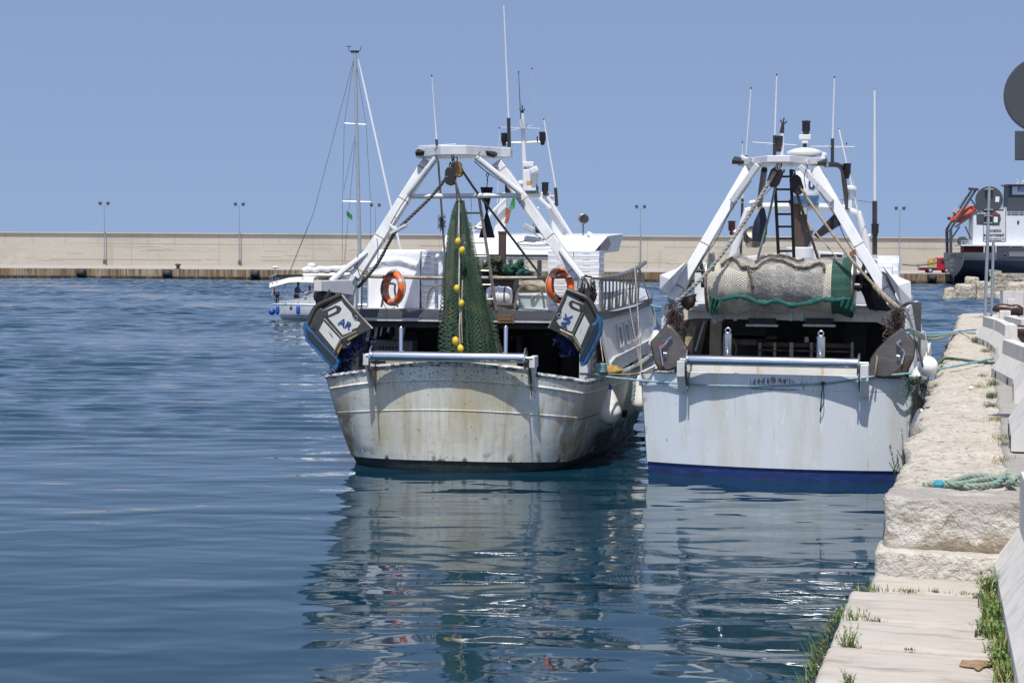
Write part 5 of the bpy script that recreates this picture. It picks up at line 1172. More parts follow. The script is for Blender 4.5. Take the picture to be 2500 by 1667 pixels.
for (x,y,w_,h,s) in ((330,985,70,55,1),(400,1000,60,45,2),(270,1000,60,45,3),(350,930,60,35,8)): p=a('c2',x,y,4.7); lump(p,(w_*.0026,.28,h*.0026),s,mb)
obj('brown_netting',mb,M['nethb'],hp,180)
mb=MB()
for (x,y,w_,h,s) in ((455,1010,60,50,4),(545,1025,60,40,5),(500,990,50,40,6),(590,1030,35,30,10)): p=a('c2',x,y,4.6); lump(p,(w_*.0026,.22,h*.0026),s,mb,.16)
mb.tube(smooth_path([a('c2',500,985,4.5),a('c2',530,950,4.5),a('c2',560,940,4.5)]),[.07]*13,8); obj('green_netting',mb,M['nethp'],hp,180)
mb=MB()
for i in range(70):
    p=a('c2',random.uniform(230,600),random.uniform(900,1050),4.45); d=V((random.gauss(0,.07),random.gauss(0,.05),random.gauss(0,.06))); mb.tube([p,p+d,p+d*1.5+V((random.gauss(0,.04),0,-.05))],.005,4)
obj('loose_twine',mb,M['nethp'],hp)
lk=root('deck_locker','pale green deck locker behind the starboard rail stay','locker',FA,tuple(V((a('c2',620,1230,4.4).x,4.4,topz(4.4)))))
b0=a('c2',520,1200,4.4); b1=a('c2',735,1200,4.4); obj('locker_body',MB().bx((b0.x,4.4,topz(4.4)),(b1.x,5.2,b0.z)),mat('pale_green_paint',(.42,.50,.47),.5),lk,None,.02); obj('locker_lid',MB().bx((b0.x-.03,4.37,b0.z+.003),(b1.x+.03,5.23,b0.z+.05)),M['white'],lk,None,.01); obj('latch',MB().box(((b0.x+b1.x)/2,4.36,b0.z-.03),(.08,.02,.08)),M['rail'],lk,None)
mb=MB(); lump(a('c2',640,1130,5.6),(.45,.3,.14),21,mb,.12); solo('canvas_bundle',mb,M['rtan'],'folded tan canvas bundle lying before the left wheelhouse','canvas bundle',FA,smooth=180)
mb=MB(); lump(a('c1',1190,905,3.2),(.10,.10,.12),31,mb,.25); p=a('c1',1190,940,3.2); mb.bar(p,V((p.x,3.2,topz(3.2))),.12,.12); solo('wrapped_post',mb,M['sheet'],'deck post wrapped in white cloth left of the hanging net','post',FA,smooth=60)
# italian style courtesy flag hanging limp under the tower
p=hv('c2',480,440,8.3); fg=root('limp_flag','limp faded green and red flag hanging under the left wheelhouse tower beam','flag',FA,(p.x,8.3,p.z-1.3))
def lq(pts): return [hv('c2',x,y,8.3) for x,y in pts]
obj('green_panel',MB().grid([[q_+V((0,.06*math.sin(i*2+j),0)) for i,q_ in enumerate(lq(r_))] for j,r_ in enumerate(([(478,440),(490,440),(495,445)],[(455,500),(478,505),(496,510)],[(445,530),(470,540),(492,525)]))]),M['flagg'],fg,180,0,None,.01)
obj('red_panel',MB().grid([[q_+V((0,.06*math.sin(i*2+j),0)) for i,q_ in enumerate(lq(r_))] for j,r_ in enumerate(([(425,520),(445,535),(468,545)],[(415,565),(440,580),(462,560)],[(420,600),(438,610),(455,590)],[(412,640),(425,650),(438,635)]))]),M['flagr'],fg,180,0,None,.01)
# trawl doors of the left trawler
def trawl_door_A(label,T,lab,tc,te):
    base=T(395,690); t=root('trawl_door',label,'trawl door',FA,tuple(base),'trawl doors of the left trawler')
    P=lambda pts,o=0.: [T(x,y)+V((0,o,0)) for x,y in pts]
    obj('door_plate',MB().prism(P([(420,127),(462,178),(655,384),(560,430),(545,440),(425,520),(390,600),(380,612),(210,420),(228,395),(205,385),(215,330),(255,245)]),(0,.06,0)),M['dsteel'],t,None,.012)
    obj('door_rim',MB().tube(smooth_path(P([(420,127),(330,165),(238,208),(195,268),(165,335),(140,365)],.02),4),.055,10),M['dsteel'],t)
    obj('frame_edge',MB().tube(P([(420,127),(462,178),(560,290),(655,384)],.03),.022,6),M['rail'],t)
    obj('outer_arm',MB().prism(P([(240,215),(275,232),(225,330),(200,390),(160,375),(185,300)]),(0,.05,0)),M['dsteel'],t,None,.01)
    obj('white_panel',MB().prism(P([(262,252),(420,170),(440,200),(495,262),(508,305),(565,340),(545,372),(497,392),(500,405),(430,432),(318,300),(405,252),(412,236),(385,205)],-.008),(0,.008,0)),M['panel'],t,None)
    obj('white_panel',MB().prism(P([(283,326),(247,398),(366,542),(408,462)],-.008),(0,.008,0)),M['panel'],t,None)
    obj('hand_slot',MB().prism(P([(262,262),(375,205),(408,212),(422,232),(405,262),(330,295),(285,292)],-.013),(0,.012,0)),M['dsteel'],t,None)
    sl=obj('painted_slot_light',MB().prism(P([(318,255),(378,225),(385,245),(368,258),(322,280)],-.018),(0,.004,0)),M['panel'],t,None)  # pale plate painting the light seen through the slot
    obj('bolt_eye',MB().tube([T(530,300)+V((.035*math.cos(k),-.02,.035*math.sin(k))) for k in [i*math.pi/6 for i in range(12)]],.008,5,closed=True),M['stain'],t)
    obj('tow_bracket',MB().tube(P([(428,458),(540,404)],-.05),.016,6).tube(P([(428,458),(366,560)],-.05),.016,6).tube(P([(428,458),(290,305)],-.03),.012,6),M['rail'],t)
    obj('brass_block',MB().prism(P([(460,456),(535,418),(545,432),(475,472)],-.03),(0,.05,0)),mat('dull_brass',(.42,.33,.14),.45,.3),t,None)
    obj('brass_block',MB().prism(P([(385,555),(420,495),(430,510),(398,575)],-.03),(0,.05,0)),mat('tarnished_brass',(.28,.19,.05),.45,.3),t,None)
    obj('rubber_shoe',MB().prism(P([(158,326),(168,332),(170,365),(215,425),(300,520),(385,606),(402,640),(392,690),(360,690),(250,585),(150,475),(130,400),(130,362)],-.05),(0,.34,0)),M['shoe'],t,None,.02)
    obj('painted_channel',MB().prism(P([(150,380),(212,428),(300,525),(385,612),(390,640),(360,655),(250,545),(165,450)],-.062),(0,.012,0)),mat('painted_shoe_depth',(.006,.022,.034),.7),t,None)  # flat plate, the shade of the channel's depth is in its colour
    # stencil
    ex=(te-tc); ex.y=0; ex.normalize(); ey=V((-ex.z,0,ex.x)); mb=MB(); put_text(mb,lab,.20,tc+V((0,-.02,0)),ex,ey,.004); obj('stencil_mark',mb,M['letter'],t,None)
    mb=MB(); ex2=(T(380,470)-T(320,400)).normalized(); ey2=ex2.cross(V((0,1,0)))*-1
    for k in range(3): mb.prism([T(322+k*9,408+k*16)+V((0,-.011,0))+d for d in (V((0,0,0)),ex2*(.10-.02*k),ex2*(.10-.02*k)+V((.004,0,.008)),V((.004,0,.008)))],(0,.002,0))
    obj('plate_print',mb,M['grey'],t,None)
    return t
trawl_door_A('port trawl door with AR stencil and blue shoe hung off the left trawler quarter',lambda x,y:FA.v('c3',x,y,.95+(y-400)*-.0003),'AR',FA.v('c3',448,350,.96),FA.v('c3',508,384,.96))
# the starboard door is the mirror shape: same outline fitted to its own corner points
def aff(src,dst):
    A=np.array([[*s,1] for s in src]); return np.linalg.lstsq(A,np.array(dst,float),rcond=None)[0]
Tm=aff([(420,127),(238,208),(150,475),(380,690),(655,384),(130,380),(425,520)],[(712,85),(910,178),(985,400),(850,700),(595,380),(992,320),(800,470)])
def TR(x,y):
    q=np.array([x,y,1])@Tm; return FA.v('c4',float(q[0]),float(q[1]),.9)
trawl_door_A('starboard trawl door with AK stencil and blue shoe hung off the left trawler quarter',TR,'AK',FA.v('c4',733,325,.9),FA.v('c4',753,280,.9))
def twine(name,label,cs,m,n,spread,frame,cat):
    mb=MB()
    for i in range(n*2):
        p=V(random.choice(cs))+V((random.gauss(0,spread),random.gauss(0,spread*.6),random.gauss(0,spread))); P=[p]
        for k in range(4): P.append(P[-1]+V((random.gauss(0,.06),random.gauss(0,.04),random.gauss(-.03,.06))))
        mb.tube(smooth_path(P,3),.0055,4)
    return solo(name,mb,m,label,cat,frame)
twine('net_twine','dark blue twine bundle hanging behind the port trawl door',[a('c3',x,y,1.15) for x,y in((510,470),(480,520),(440,600),(430,680),(545,450),(400,690))],M['dnavyrope'],90,.06,FA,'twine')
twine('net_twine','dark blue twine hanging below the starboard trawl door',[a('c4',x,y,1.1) for x,y in((690,450),(740,490),(780,485))],M['dnavyrope'],40,.035,FA,'twine')
mb=MB(); lump(a('c1',285,1210,1.35),(.17,.12,.22),41,mb,.18); lump(a('c1',330,1225,1.5),(.16,.12,.12),42,mb,.2); solo('shackle_bundle',mb,M['blacksoot'],'black greasy shackle bundle hanging from the port gallows arm','shackle bundle',FA,smooth=120)
mb=MB(); lump(a('c2',1050,1185,1.2),(.15,.12,.26),43,mb,.22); solo('shackle_bundle',mb,M['blacksoot'],'black greasy shackle bundle hanging from the starboard gallows arm','shackle bundle',FA,smooth=120)
solo('hanging_chain',chain(MB(),[a('f2',1290,450,1.05),a('f2',1310,560,1.0),a('f2',1290,640,1.0),a('f2',1270,800,1.05)],.013,.075).tube([a('f2',1100,370,1.1),a('f2',1200,400,1.05),a('f2',1270,400,1.1)],.02,6),M['blacksoot'],'dark chain looped round the starboard gallows arm cap','chain',FA)
solo('hanging_chain',chain(MB(),[a('f2',1060,400,1.1),a('f2',1030,560,1.0),a('f2',1055,700,1.0),a('f2',1070,830,1.05)],.013,.075),M['blacksoot'],'dark chain hanging inboard of the starboard gallows arm','chain',FA)
# posts and stanchions in the shade on the port quarter
mb=MB().bx((a('c3',495,500,1.3).x,1.3,1.6),(a('c3',530,500,1.3).x,1.5,2.75)); obj('quarter_post',mb,M['offwhite'],A_,None)
mb=MB().bx((a('c3',395,690,1.2).x,1.15,1.5),(a('c3',485,690,1.2).x,1.45,2.15)); obj('quarter_locker',mb,mat('dark_blue_paint',(.015,.018,.04),.6),A_,None)
obj('port_hole_tyre',MB().tube([a('c3',780+32*math.cos(k),400+55*math.sin(k),4.4) for k in [i*math.pi/8 for i in range(16)]],.045,8,closed=True),M['black'],A_)
obj('painted_daylight',MB().prism([a('c3',x,y,4.0) for x,y in((868,470),(905,330),(918,330),(890,470))],(0,.02,0)),M['white'],A_,None)  # white plate painting the daylight seen through a side opening
mb=MB().bar(a('c2',365,1350,2.45),a('c2',480,1350,2.45),.03,.03).bar(a('c2',365,1400,2.45),a('c2',480,1400,2.45),.03,.03).bar(a('c2',368,1330,2.45),a('c2',368,1410,2.45),.03,.03).bar(a('c2',478,1330,2.45),a('c2',478,1410,2.45),.03,.03).box(a('c2',420,1375,2.46),(.25,.06,.05)); obj('rusty_frame',mb,mat('ochre_rust',(.20,.11,.04),.8),A_,None)
# fenders between the trawlers
def pear(label,top,h,r,frame,grp,tip=True,m='fender',eye=True):
    t=root('pear_fender',label,'fender',frame,(top[0],top[1],top[2]-h),grp)
    prof=[(.01,-h)]+[(r*math.sin(k)*(1.),-h+r*(1-math.cos(k))) for k in [math.pi/16*i for i in range(1,9)]]
    y1=-h+r; n=7
    for i in range(1,n+1): s=i/n; prof.append((r*(1-s)**.8*(1)+.20*r*s if s<1 else .20*r,y1+(-.07-y1)*s))
    obj('fender_body',MB().lathe(prof,top,n=20),M[m],t,180)
    if tip: obj('fender_tip',MB().lathe([(.28*r,-.12),(.26*r,-.06),(.15*r,-.02),(.12*r,0),(.01,.005)],top,n=14),M['blue'],t)
    obj('lanyard',MB().tube([V(top),V(top)+V((-.02,0,.2)),V(top)+V((-.05,0,.45))],.010,5),M['rwhite'],t); return t
def fpt(c,x,y,v): return FA.v(c,x,y,v)
tp_=fpt('c4',1050,808,2.6); bt_=fpt('c4',1085,1112,2.6); pear('large white pear fender with blue tip on the left trawler quarter',V((bt_.x-.08,2.6,tp_.z)),tp_.z-bt_.z,.245,FA,'pear fenders between the trawlers')
tp_=FA.u('c4',1300,700,3.02); pear('white pear fender wedged between the trawlers behind the big one',tp_,.85,.2,FA,'pear fenders between the trawlers')
tp_=FA.u('e6',930,905,3.1); pear('white pear fender high at the gap between the trawlers',tp_,.55,.17,FA,'pear fenders between the trawlers')
mb=MB(); P=[fpt('c4',1250,790,3.3),fpt('c4',1247,850,3.3),fpt('c4',1235,950,3.3)]; rope(mb,P,.035); solo('frayed_rope_end',mb,M['rteal'],'frayed pale rope end hanging on the left trawler side','rope',FA)
mb=MB()
for k in range(5): mb.tube([fpt('e6',310+55*math.cos(q),1420-k*20+4*math.sin(q),1.9+.16*math.sin(q)) for q in [i*math.pi/8 for i in range(16)]],.028,6,closed=True)
solo('rope_coil',mb,M['rteal'],'turquoise rope turns round the left trawler starboard bitt','rope coil',FA)
obj('bitt_post',MB().tube([fpt('e6',310,1440,1.9),fpt('e6',310,1300,1.9)],.05,8),M['dsteel'],A_)
mb=MB(); lump(fpt('e6',430,1405,2.6),(.20,.15,.10),51,mb,.2); solo('yellow_bag',mb,mat('ochre_sack',(.36,.22,.06),.8,var=.4,vs=9),'crumpled ochre sack on the left trawler side deck','sack',FA,smooth=100)
for i,(p,q,lb) in enumerate(((('e6',690,210,3.4),('e6',770,1410,3.0),'thin pale line from the left trawler rail down its side, foremost'),(('e6',585,400,3.0),('e6',750,1350,3.0),'thin pale line slanting across the left trawler portlights'),(('e6',250,640,2.7),('e6',355,1450,2.2),'thin white line hanging in front of the grey side screen'),(('e6',740,240,5),('e6',965,940,7.),'pale doubled line from the left trawler rail to the gap between the boats'))):
    ropething(lb,sag(FA.v(*p) if i<3 else FA.u('e6',740,240,2.72),FA.v(*q) if i<3 else FA.u('e6',965,940,3.06),.02),.010 if i<3 else .02,M['rwhite'],FA,False,'line')
# ================================================================ RIGHT TRAWLER
B_=root('fishing_trawler','right trawler with flat pale blue stern, blue waterline and net drum under the gallows','fishing boat',FB,(0,6,0),'fishing trawlers moored stern to')
b=lambda c,x,y,v:FB.v(c,x,y,v)
bu=[0,.45,.9,1.35,1.8,2.15,2.345]
capB=[(u,.16+.30*(u/2.345)**2) for u in bu]+[(2.36,.48),(2.44,2),(2.48,5),(2.46,8),(2.2,11.5),(1.3,14.5),(.02,16.5)]
wlB=[(u*.957,.20+.35*(u/2.345)**2) for u in bu]+[(2.262,.60),(2.30,2),(2.34,5),(2.3,8),(1.9,11.3),(.9,14),(.02,15.6)]
czB=[1.60+.0*u for u in bu]+[1.58,1.6,1.68,1.82,2.2,2.6,2.9]
def hB(k,s,z):
    c,w_=capB[k],wlB[k]; f=max(0,(czB[k]-z)/czB[k]); return V((s*(c[0]+(w_[0]-c[0])*f),c[1]+(w_[1]-c[1])*f,z))
nB=len(capB); colsB=[(k,-1) for k in range(nB-1,0,-1)]+[(k,1) for k in range(nB)]
rows=[[hB(k,s,czB[k]+(.215-czB[k])*l) for k,s in colsB] for l in (0,.12,.25,.4,.6,.8,1.)]
obj('hull',MB().grid(rows),M['hullB'],B_,35,0,None,.05)
obj('boot_stripe',MB().grid([[hB(k,s,z) for k,s in colsB] for z in (.215,.12,0,-.4)]),M['bootB'],B_,35)
# upper transom board between the roller brackets, wings outside
def arc(u): return .16+.30*(u/2.345)**2
us=np.linspace(-1.50,1.50,15); obj('transom_board',MB().grid([[V((u,arc(u)-.030,1.60)) for u in us],[V((u,arc(u)-.030,1.86)) for u in us],[V((u,arc(u)+.07,1.865)) for u in us],[V((u,arc(u)+.07,1.61)) for u in us]]),M['hullB'],B_,35)
us=np.linspace(-1.46,1.42,15); obj('stern_plank',MB().grid([[V((u,arc(u)+.16,1.80)) for u in us],[V((u,arc(u)+.18,2.03)) for u in us]]),mat('rust_streaked_white_board',(.70,.68,.63),.5,var=.1,layers=[dict(c=(.55,.28,.06),s=(6,6,.8),t=(.56,.68),a=.8)]),B_,35,0,None,.03)
for s in(-1,1):
    us=np.linspace(1.62,2.36,8)*s
    obj('bulwark_wing',MB().grid([[V((u,arc(u)-.03,1.60)) for u in us],[V((u,arc(u)-.03,1.845-.01*abs(u))) for u in us],[V((u,arc(u)+.10,1.845-.01*abs(u))) for u in us],[V((u,arc(u)+.10,1.60)) for u in us]]).poly([V((us[0],arc(us[0])-.03,1.60)),V((us[0],arc(us[0])-.03,1.83)),V((us[0],arc(us[0])+.1,1.83)),V((us[0],arc(us[0])+.1,1.6))]).poly([V((us[-1],arc(us[-1])-.03,1.60)),V((us[-1],arc(us[-1])-.03,1.82)),V((us[-1],arc(us[-1])+.1,1.82)),V((us[-1],arc(us[-1])+.1,1.6))]),M['hullB'],B_,35)
    obj('bulwark_cap',MB().grid([[V((u,arc(u)+o,1.845-.01*abs(u)+.004)) for u in us] for o in (-.035,.12)]),scuf,B_,35,0,None,.012)
    obj('side_bulwark',MB().grid([[V((s*x,v,z0_)) for x,v,z0_ in((2.40,.42,1.58),(2.44,2,1.6),(2.48,5,1.68),(2.46,8,1.82))],[V((s*x,v,z0_)) for x,v,z0_ in((2.38,.42,1.83),(2.42,2,1.86),(2.46,5,1.95),(2.44,8,2.1))]]),M['white'],B_,35,0,None,.05)
obj('corner_strip',MB().bar(hB(5,-1,1.55)+V((-.0,-.015,0)),hB(5,-1,.34)+V((0,-.015,0)),.012,.03).bar(hB(5,1,1.55)+V((.0,-.015,0)),hB(5,1,.34)+V((0,-.015,0)),.012,.03),M['hullB'],B_,None)
obj('draught_mark',MB().prism([V((b('c6',x,y,.0).x,arc(b('c6',x,y,.0).x)+.004,b('c6',x,y,.2).z)) for x,y in((715,700),(722,692),(738,697),(745,692),(755,700),(752,712),(760,718),(745,724),(728,722))],(0,.01,0)),M['grey'],B_,None)
mb=MB(); rnd=random.Random(8)
for i in range(60):
    x=rnd.gauss(1020,95); u=b('c6',x,760,.14).x; zt_=b('c6',x,742+abs(x-1020)*.10,.14).z; h=rnd.uniform(.015,.075); mb.bx((u-.003,arc(u)-.036,zt_-h),(u+.003+rnd.random()*.006,arc(u)-.029,zt_+rnd.uniform(0,.05)))
for i in range(24):
    u=b('c6',870+i*14,768,.14).x; mb.bx((u-.03,arc(u)-.034,1.598),(u+.03,arc(u)-.029,1.607+.012*rnd.random()))
obj('scuff_marks',mb,M['grey'],B_,None)
obj('work_deck',MB().poly([V((s*max(.0,capB[k][0]-.12),capB[k][1]+.1,.95)) for k,s in colsB]),M['interior'],B_,None)
# roller
z0=b('c6',1020,612,0).z; rl=b('c6',392,600,0).x; rr_=b('c6',1648,625,0).x
ro=obj('stern_roller',MB().lathe([(.03,-.14),(.03,0),(.088,0),(.092,.02),(.092,rr_-rl-.02),(.088,rr_-rl),(.03,rr_-rl),(.03,rr_-rl+.16)],(rl,0,z0),(1,0,0),24),M['stain'],B_)
for u in (rl-.02,rr_-.005): obj('flange',MB().lathe([(.03,0),(.20,0),(.205,.012),(.20,.024),(.03,.024)],(u,0.03,z0-.02),(1,0,0),24),M['stain'],ro)
for x0 in (rl-.19,rr_+.03):
    br=obj('roller_bracket',MB().bx((x0,-.06,z0-.30),(x0+.14,.34,z0-.02)).prism([(x0,-.05,z0-.30),(x0,.3,z0-.30),(x0,.3,z0-.58),(x0,.10,z0-.58)],(.14,0,0)),M['white'],B_,None,.01)
    obj('bracket_web',MB().prism([(x0+(.16 if x0<0 else -.03),-.07,z0-.12),(x0+(.16 if x0<0 else -.03),.2,z0-.12),(x0+(.16 if x0<0 else -.03),.2,z0-.50),(x0+(.16 if x0<0 else -.03),.02,z0-.42)],(.014,0,0)),M['dsteel'],B_,None)
# shelter deck, beam, cheeks, inner walls
zl,zr=b('c6',400,285,1.75).z,b('c6',1880,300,1.75).z
wl0=b('c6',352,300,1.75).x; wr0=b('c6',1908,320,1.75).x
obj('shelter_deck',MB().bx((wl0+.05,1.8,2.93),(wr0-.05,12,3.03)),M['white'],B_,None)
bmz0=b('c6',1100,303,1.75).z; bmz1=b('c6',1100,218,1.75).z
obj('deck_beam',MB().prism([V((wl0,1.74,bmz0-.05)),V((wl0+.25,1.74,bmz0)),V((wr0-.3,1.74,bmz0-.02)),V((wr0,1.74,bmz0-.16)),V((wr0,1.74,bmz1-.05)),V((wr0-.3,1.74,bmz1)),V((wl0+.1,1.74,bmz1)),V((wl0,1.74,bmz1-.06))],(0,.09,0)),M['offwhite'],B_,None,.01)
obj('deck_beam_lip',MB().bx((wl0+.1,1.66,bmz1-.06),(wr0-.1,1.75,bmz1+.02)),M['white'],B_,None,.008)
for x in (940,1360):
    q=b('c6',x,308,1.72); obj('lamp_recess',MB().bx((q.x-.25,1.62,q.z-.07),(q.x+.25,1.73,q.z+.04)),M['blacksoot'],B_,None); obj('lamp_recess_frame',MB().bx((q.x-.29,1.60,q.z-.11),(q.x+.29,1.735,q.z-.07)),M['offwhite'],B_,None)
q=b('c6',615,290,1.7); obj('camera_housing',MB().box((q.x,1.68,q.z+.01),(.20,.12,.12)).lathe([(.02,0),(.045,0),(.045,.05)],(q.x-.05,1.62,q.z-.06),(0,-1,0),10),M['ltgrey'],B_,None)
mb=MB()
for x in (740,1150,1230,1570,1610): q=b('c6',x,275,1.72); mb.bx((q.x-.03,1.69,q.z-.09),(q.x+.03,1.735,q.z+.06))
obj('beam_stiffener',mb,M['white'],B_,None)
for s in(-1,1):
    P=lambda v,z: V((s*(2.34-(z-1.6)*.17),v,z))
    obj('shelter_side',MB().prism([P(1.7,1.6),P(10,1.7),P(10,2.95),P(1.75,2.95)],(-s*.05,0,0)),M['white'],B_,None)
    obj('side_edge_post',MB().bar(P(1.68,1.6),P(1.74,2.95),.12,.10),M['white'],B_,None,.01)
obj('inner_bulkhead',MB().bx((-2.3,6.5,.9),(2.3,6.6,3.0)).bx((wl0+.5,4.2,.95),(wl0+1.25,4.3,2.9)).bx((.9,4.6,.95),(1.3,4.8,2.9)),M['interior'],B_,None)
mb=MB()
def ib(x0,y0,x1,y1,v,d=.3): p=b('c6',x0,y0,v); q=b('c6',x1,y1,v); mb.bx((p.x,v,q.z),(q.x,v+d,p.z))
ib(710,450,890,490,3.2,.5); ib(900,470,1600,512,3.4,.4); ib(720,420,1040,445,4.2,.3); ib(910,520,1580,545,3.2,.2)
obj('sorting_bench',mb,mat('worn_bench_wood',(.20,.17,.12),.7,var=.4,vs=5),B_,None)
mb=MB()
for x in (910,1020,1290,1590): ib(x,470,x+18,700,3.3,.08)
ib(1140,470,1165,620,3.0,.1); ib(1250,430,1280,470,3.1,.1)
obj('bench_leg',mb,M['rail'],B_,None)
mb=MB()
for k in range(5):
    x=375+k*18; mb.tube([b('e3',x+60+20*math.sin(k),900,2.0),b('e3',x,1100,1.9),b('e3',x-20,1290,1.8)],.028,6)
obj('hanging_warps',mb,M['rtan'],B_)
obj('door_strip',MB().bar(b('e3',590,900,2.2),b('e3',480,1258,2.2),.09,.03),M['white'],B_,None)
obj('hose_loop',MB().tube([b('c6',690+55*math.cos(k),520+95*math.sin(k),2.8) for k in [i*math.pi/10 for i in range(20)]],.016,5,closed=True),M['rail'],B_)
for x,y0,y1 in((685,405,590),(1370,428,610)):
    p=b('c6',x,y0,.45); g_=obj('guide_post',MB().lathe([(.07,0),(.078,.01),(.078,p.z-1.0),(.06,p.z-.99)],(p.x,.45,1.0),n=16),M['stain'],B_); obj('lifting_eye',MB().tube([p+V((.045*math.cos(k),0,.055+.045*math.sin(k))) for k in [i*math.pi/6 for i in range(12)]],.014,6,closed=True),M['stain'],g_)
# gallows
for (x0,y0,x1,y1) in((300,1265,935,190),(2125,1290,1490,195)):
    obj('gallows_leg',MB().bar(b('c5',x0,y0,.85),b('c5',x1,y1,1.9),.18,.28,(0,1,0),0,.18,.32),M['white2'],B_,None,.012)
for s,pts,col in((-1,[(430,932),(330,1000),(205,1047),(205,1165),(262,1200),(330,1130)],(225,1320,300,1190)),(1,[(2030,965),(2110,1040),(2262,1100),(2268,1250),(2190,1290),(2120,1150)],(2150,1340,2220,1250))):
    Q=[b('c5',x,y,.62) for x,y in pts]; Q2=[b('c5',x,y,1.05) for x,y in pts]; c0=sum(Q,V((0,0,0)))/6-V((0,.12,0))
    mb=MB(); n=len(Q)
    for i in range(n): mb.add([Q[i],Q[(i+1)%n],c0],[(0,1,2)]); mb.add([Q[i],Q[(i+1)%n],Q2[(i+1)%n],Q2[i]],[(0,1,2,3)])
    mb.poly(Q2[::-1]); obj('gallows_gusset',mb,M['white2'],B_,None)
for x0,x1,y0,y1 in((82,165,690,985),(1070,1125,650,900)):
    c='e3' if y1==985 else 'e4'; p=b(c,x0,y0,.9); q=b(c,x1,y1,.9); obj('gallows_column',MB().bx((p.x,.82,1.6),(q.x,1.05,p.z)),M['offwhite'] if c=='e4' else M['white'],B_,None,.01)
    obj('column_web',MB().bx((q.x if c=='e3' else p.x-.08,.9,1.6),(q.x+.10 if c=='e3' else p.x,1.0,p.z)),M['ltgrey'],B_,None)
for a0,a1 in(((1012,142),(800,440)),((1352,150),(1618,440))): obj('gallows_strut',MB().bar(b('c5',*a0,1.35),b('c5',*a1,1.45),.10,.21,(0,1,0)),M['white2'],B_,None,.01)
zt=b('c5',1180,123,1.0).z; X=lambda x,y,v:b('c5',x,y,v).x
plB=[(X(843,170,2.0),2.0),(X(972,142,1.5),1.5),(X(1085,122,1.0),1.0),(X(1270,125,1.0),1.0),(X(1398,147,1.5),1.5),(X(1568,178,2.0),2.0)]
plB+=[(plB[-1][0],2.55),(plB[0][0],2.55)]
obj('gallows_platform',MB().prism([(u,v,zt) for u,v in plB],(0,0,.125)),M['white2'],B_,None,.012)
for pts in ([(868,100),(872,55),(955,97),(940,125)],[(1445,110),(1555,58),(1562,150),(1450,140)]): obj('platform_fin',MB().prism([b('c5',x,y,2.2) for x,y in pts],(0,.02,0)),M['white2'],B_,None)
flood('c5',(805,105),(935,118),1.9,0,B_,M['dsteel']); flood('c5',(1575,122),(1440,125),1.9,0,B_,M['dsteel'])
obj('lamp_bracket',MB().bar(b('c5',935,110,1.8),b('c5',985,105,1.5),.10,.08),M['white2'],B_,None); obj('lamp_bracket',MB().bar(b('c5',1395,120,1.5),b('c5',1445,125,1.8),.10,.08),M['white2'],B_,None)
obj('lifting_ring',MB().tube([b('c5',1175+18*math.cos(k),160+20*math.sin(k),1.2) for k in [i*math.pi/6 for i in range(12)]],.018,6,closed=True).tube([b('c5',1175,125,1.2),b('c5',1175,142,1.2)],.02,6),M['ltgrey'],B_)
obj('lifting_ring',MB().tube([b('c5',1196,180,1.5),b('c5',1196,200,1.5),b('c5',1210,210,1.5),b('c5',1224,200,1.5),b('c5',1224,180,1.5)],.018,6),M['dsteel'],B_)
mb=MB().bar(b('c5',1150,300,2.3),b('c5',1180,925,2.3),.055,.05).bar(b('c5',1280,180,2.3),b('c5',1305,915,2.3),.055,.05); ld=obj('ladder',mb,M['blacksoot'],B_,None)
for y in(240,345,447,548,650,748,850): obj('ladder_rung',MB().tube([b('c5',1148+(y-300)*.048,y,2.3),b('c5',1282+(y-180)*.034,y,2.3)],.022,6),M['blacksoot'],ld)
# arch, mast column, radar and antennas further forward
VB=6.0
A0=[(800,900),(855,720),(925,520),(1050,487),(1400,485),(1700,497),(1832,545),(1895,760),(1915,900)]
obj('goalpost_arch',MB().tube([b('c5',*q,VB) for q in A0],.085,10),M['white2'],B_,25)
cp_=b('c5',1350,885,VB); ct_=b('c5',1350,430,VB); obj('mast_column',MB().lathe([(.15,0),(.15,ct_.z-cp_.z)],cp_,n=16).lathe([(.2,-.1),(.22,-.08),(.22,0)],ct_,n=16),M['brown'],B_)
rp=b('c5',1400,450,VB-.1); rx=(b('c5',1515,400,VB)-b('c5',1285,400,VB)).x/2; rd=obj('radar_dome',MB().lathe([(rx*.80,.0),(rx*.9,.05),(rx,.20),(rx*.98,.50),(rx*.85,.62),(rx*.3,.66)],rp,n=28),M['gelcoat'],B_,50)
obj('dome_band',MB().lathe([(rx*.78,-.02),(rx*.92,.03),(rx*.975,.14),(rx*.8,.141)],rp-V((0,0,.01)),n=28),mat('faded_blue_plastic',(.10,.22,.42),.5),rd)
mb=MB(); an=R(-42)
for i,chh in enumerate('FU'): 
    aa=an+i*.22; n_v=V((math.sin(-aa),-math.cos(aa),0)); ex=V((math.cos(aa),math.sin(-aa)*-1*-1,0)); ex=V((0,0,1)).cross(n_v)*-1*-1; put_text(mb,chh,.20,rp+n_v*(rx+.01)+V((0,0,.33)),ex,V((0,0,1)),.012)
obj('dome_lettering',mb,M['letter'],rd,None)
obj('radar_bracket',MB().box(b('c5',1390,490,VB-.2),(.12,.2,.30)),M['ltgrey'],B_,None)
obj('stay_pole',MB().tube([b('c5',1062,182,2.6),b('c5',1022,470,VB)],.06,8),M['blacksoot'],B_)
obj('stay_pole',MB().tube(smooth_path([b('c5',1560,142,2.5),b('c5',1660,145,3.2),b('c5',1705,190,3.8),b('c5',1722,320,4.6),b('c5',1745,500,VB)],5),.05,8),M['blacksoot'],B_)
whip(FB,B_,'d5',(555,670),'d5',(574,92),3.0,.018,.012,None,('d5',553,870))
whip(FB,B_,'d5',(279,860),'d5',(328,218),3.2,.015,.010,None,('d5',276,890))
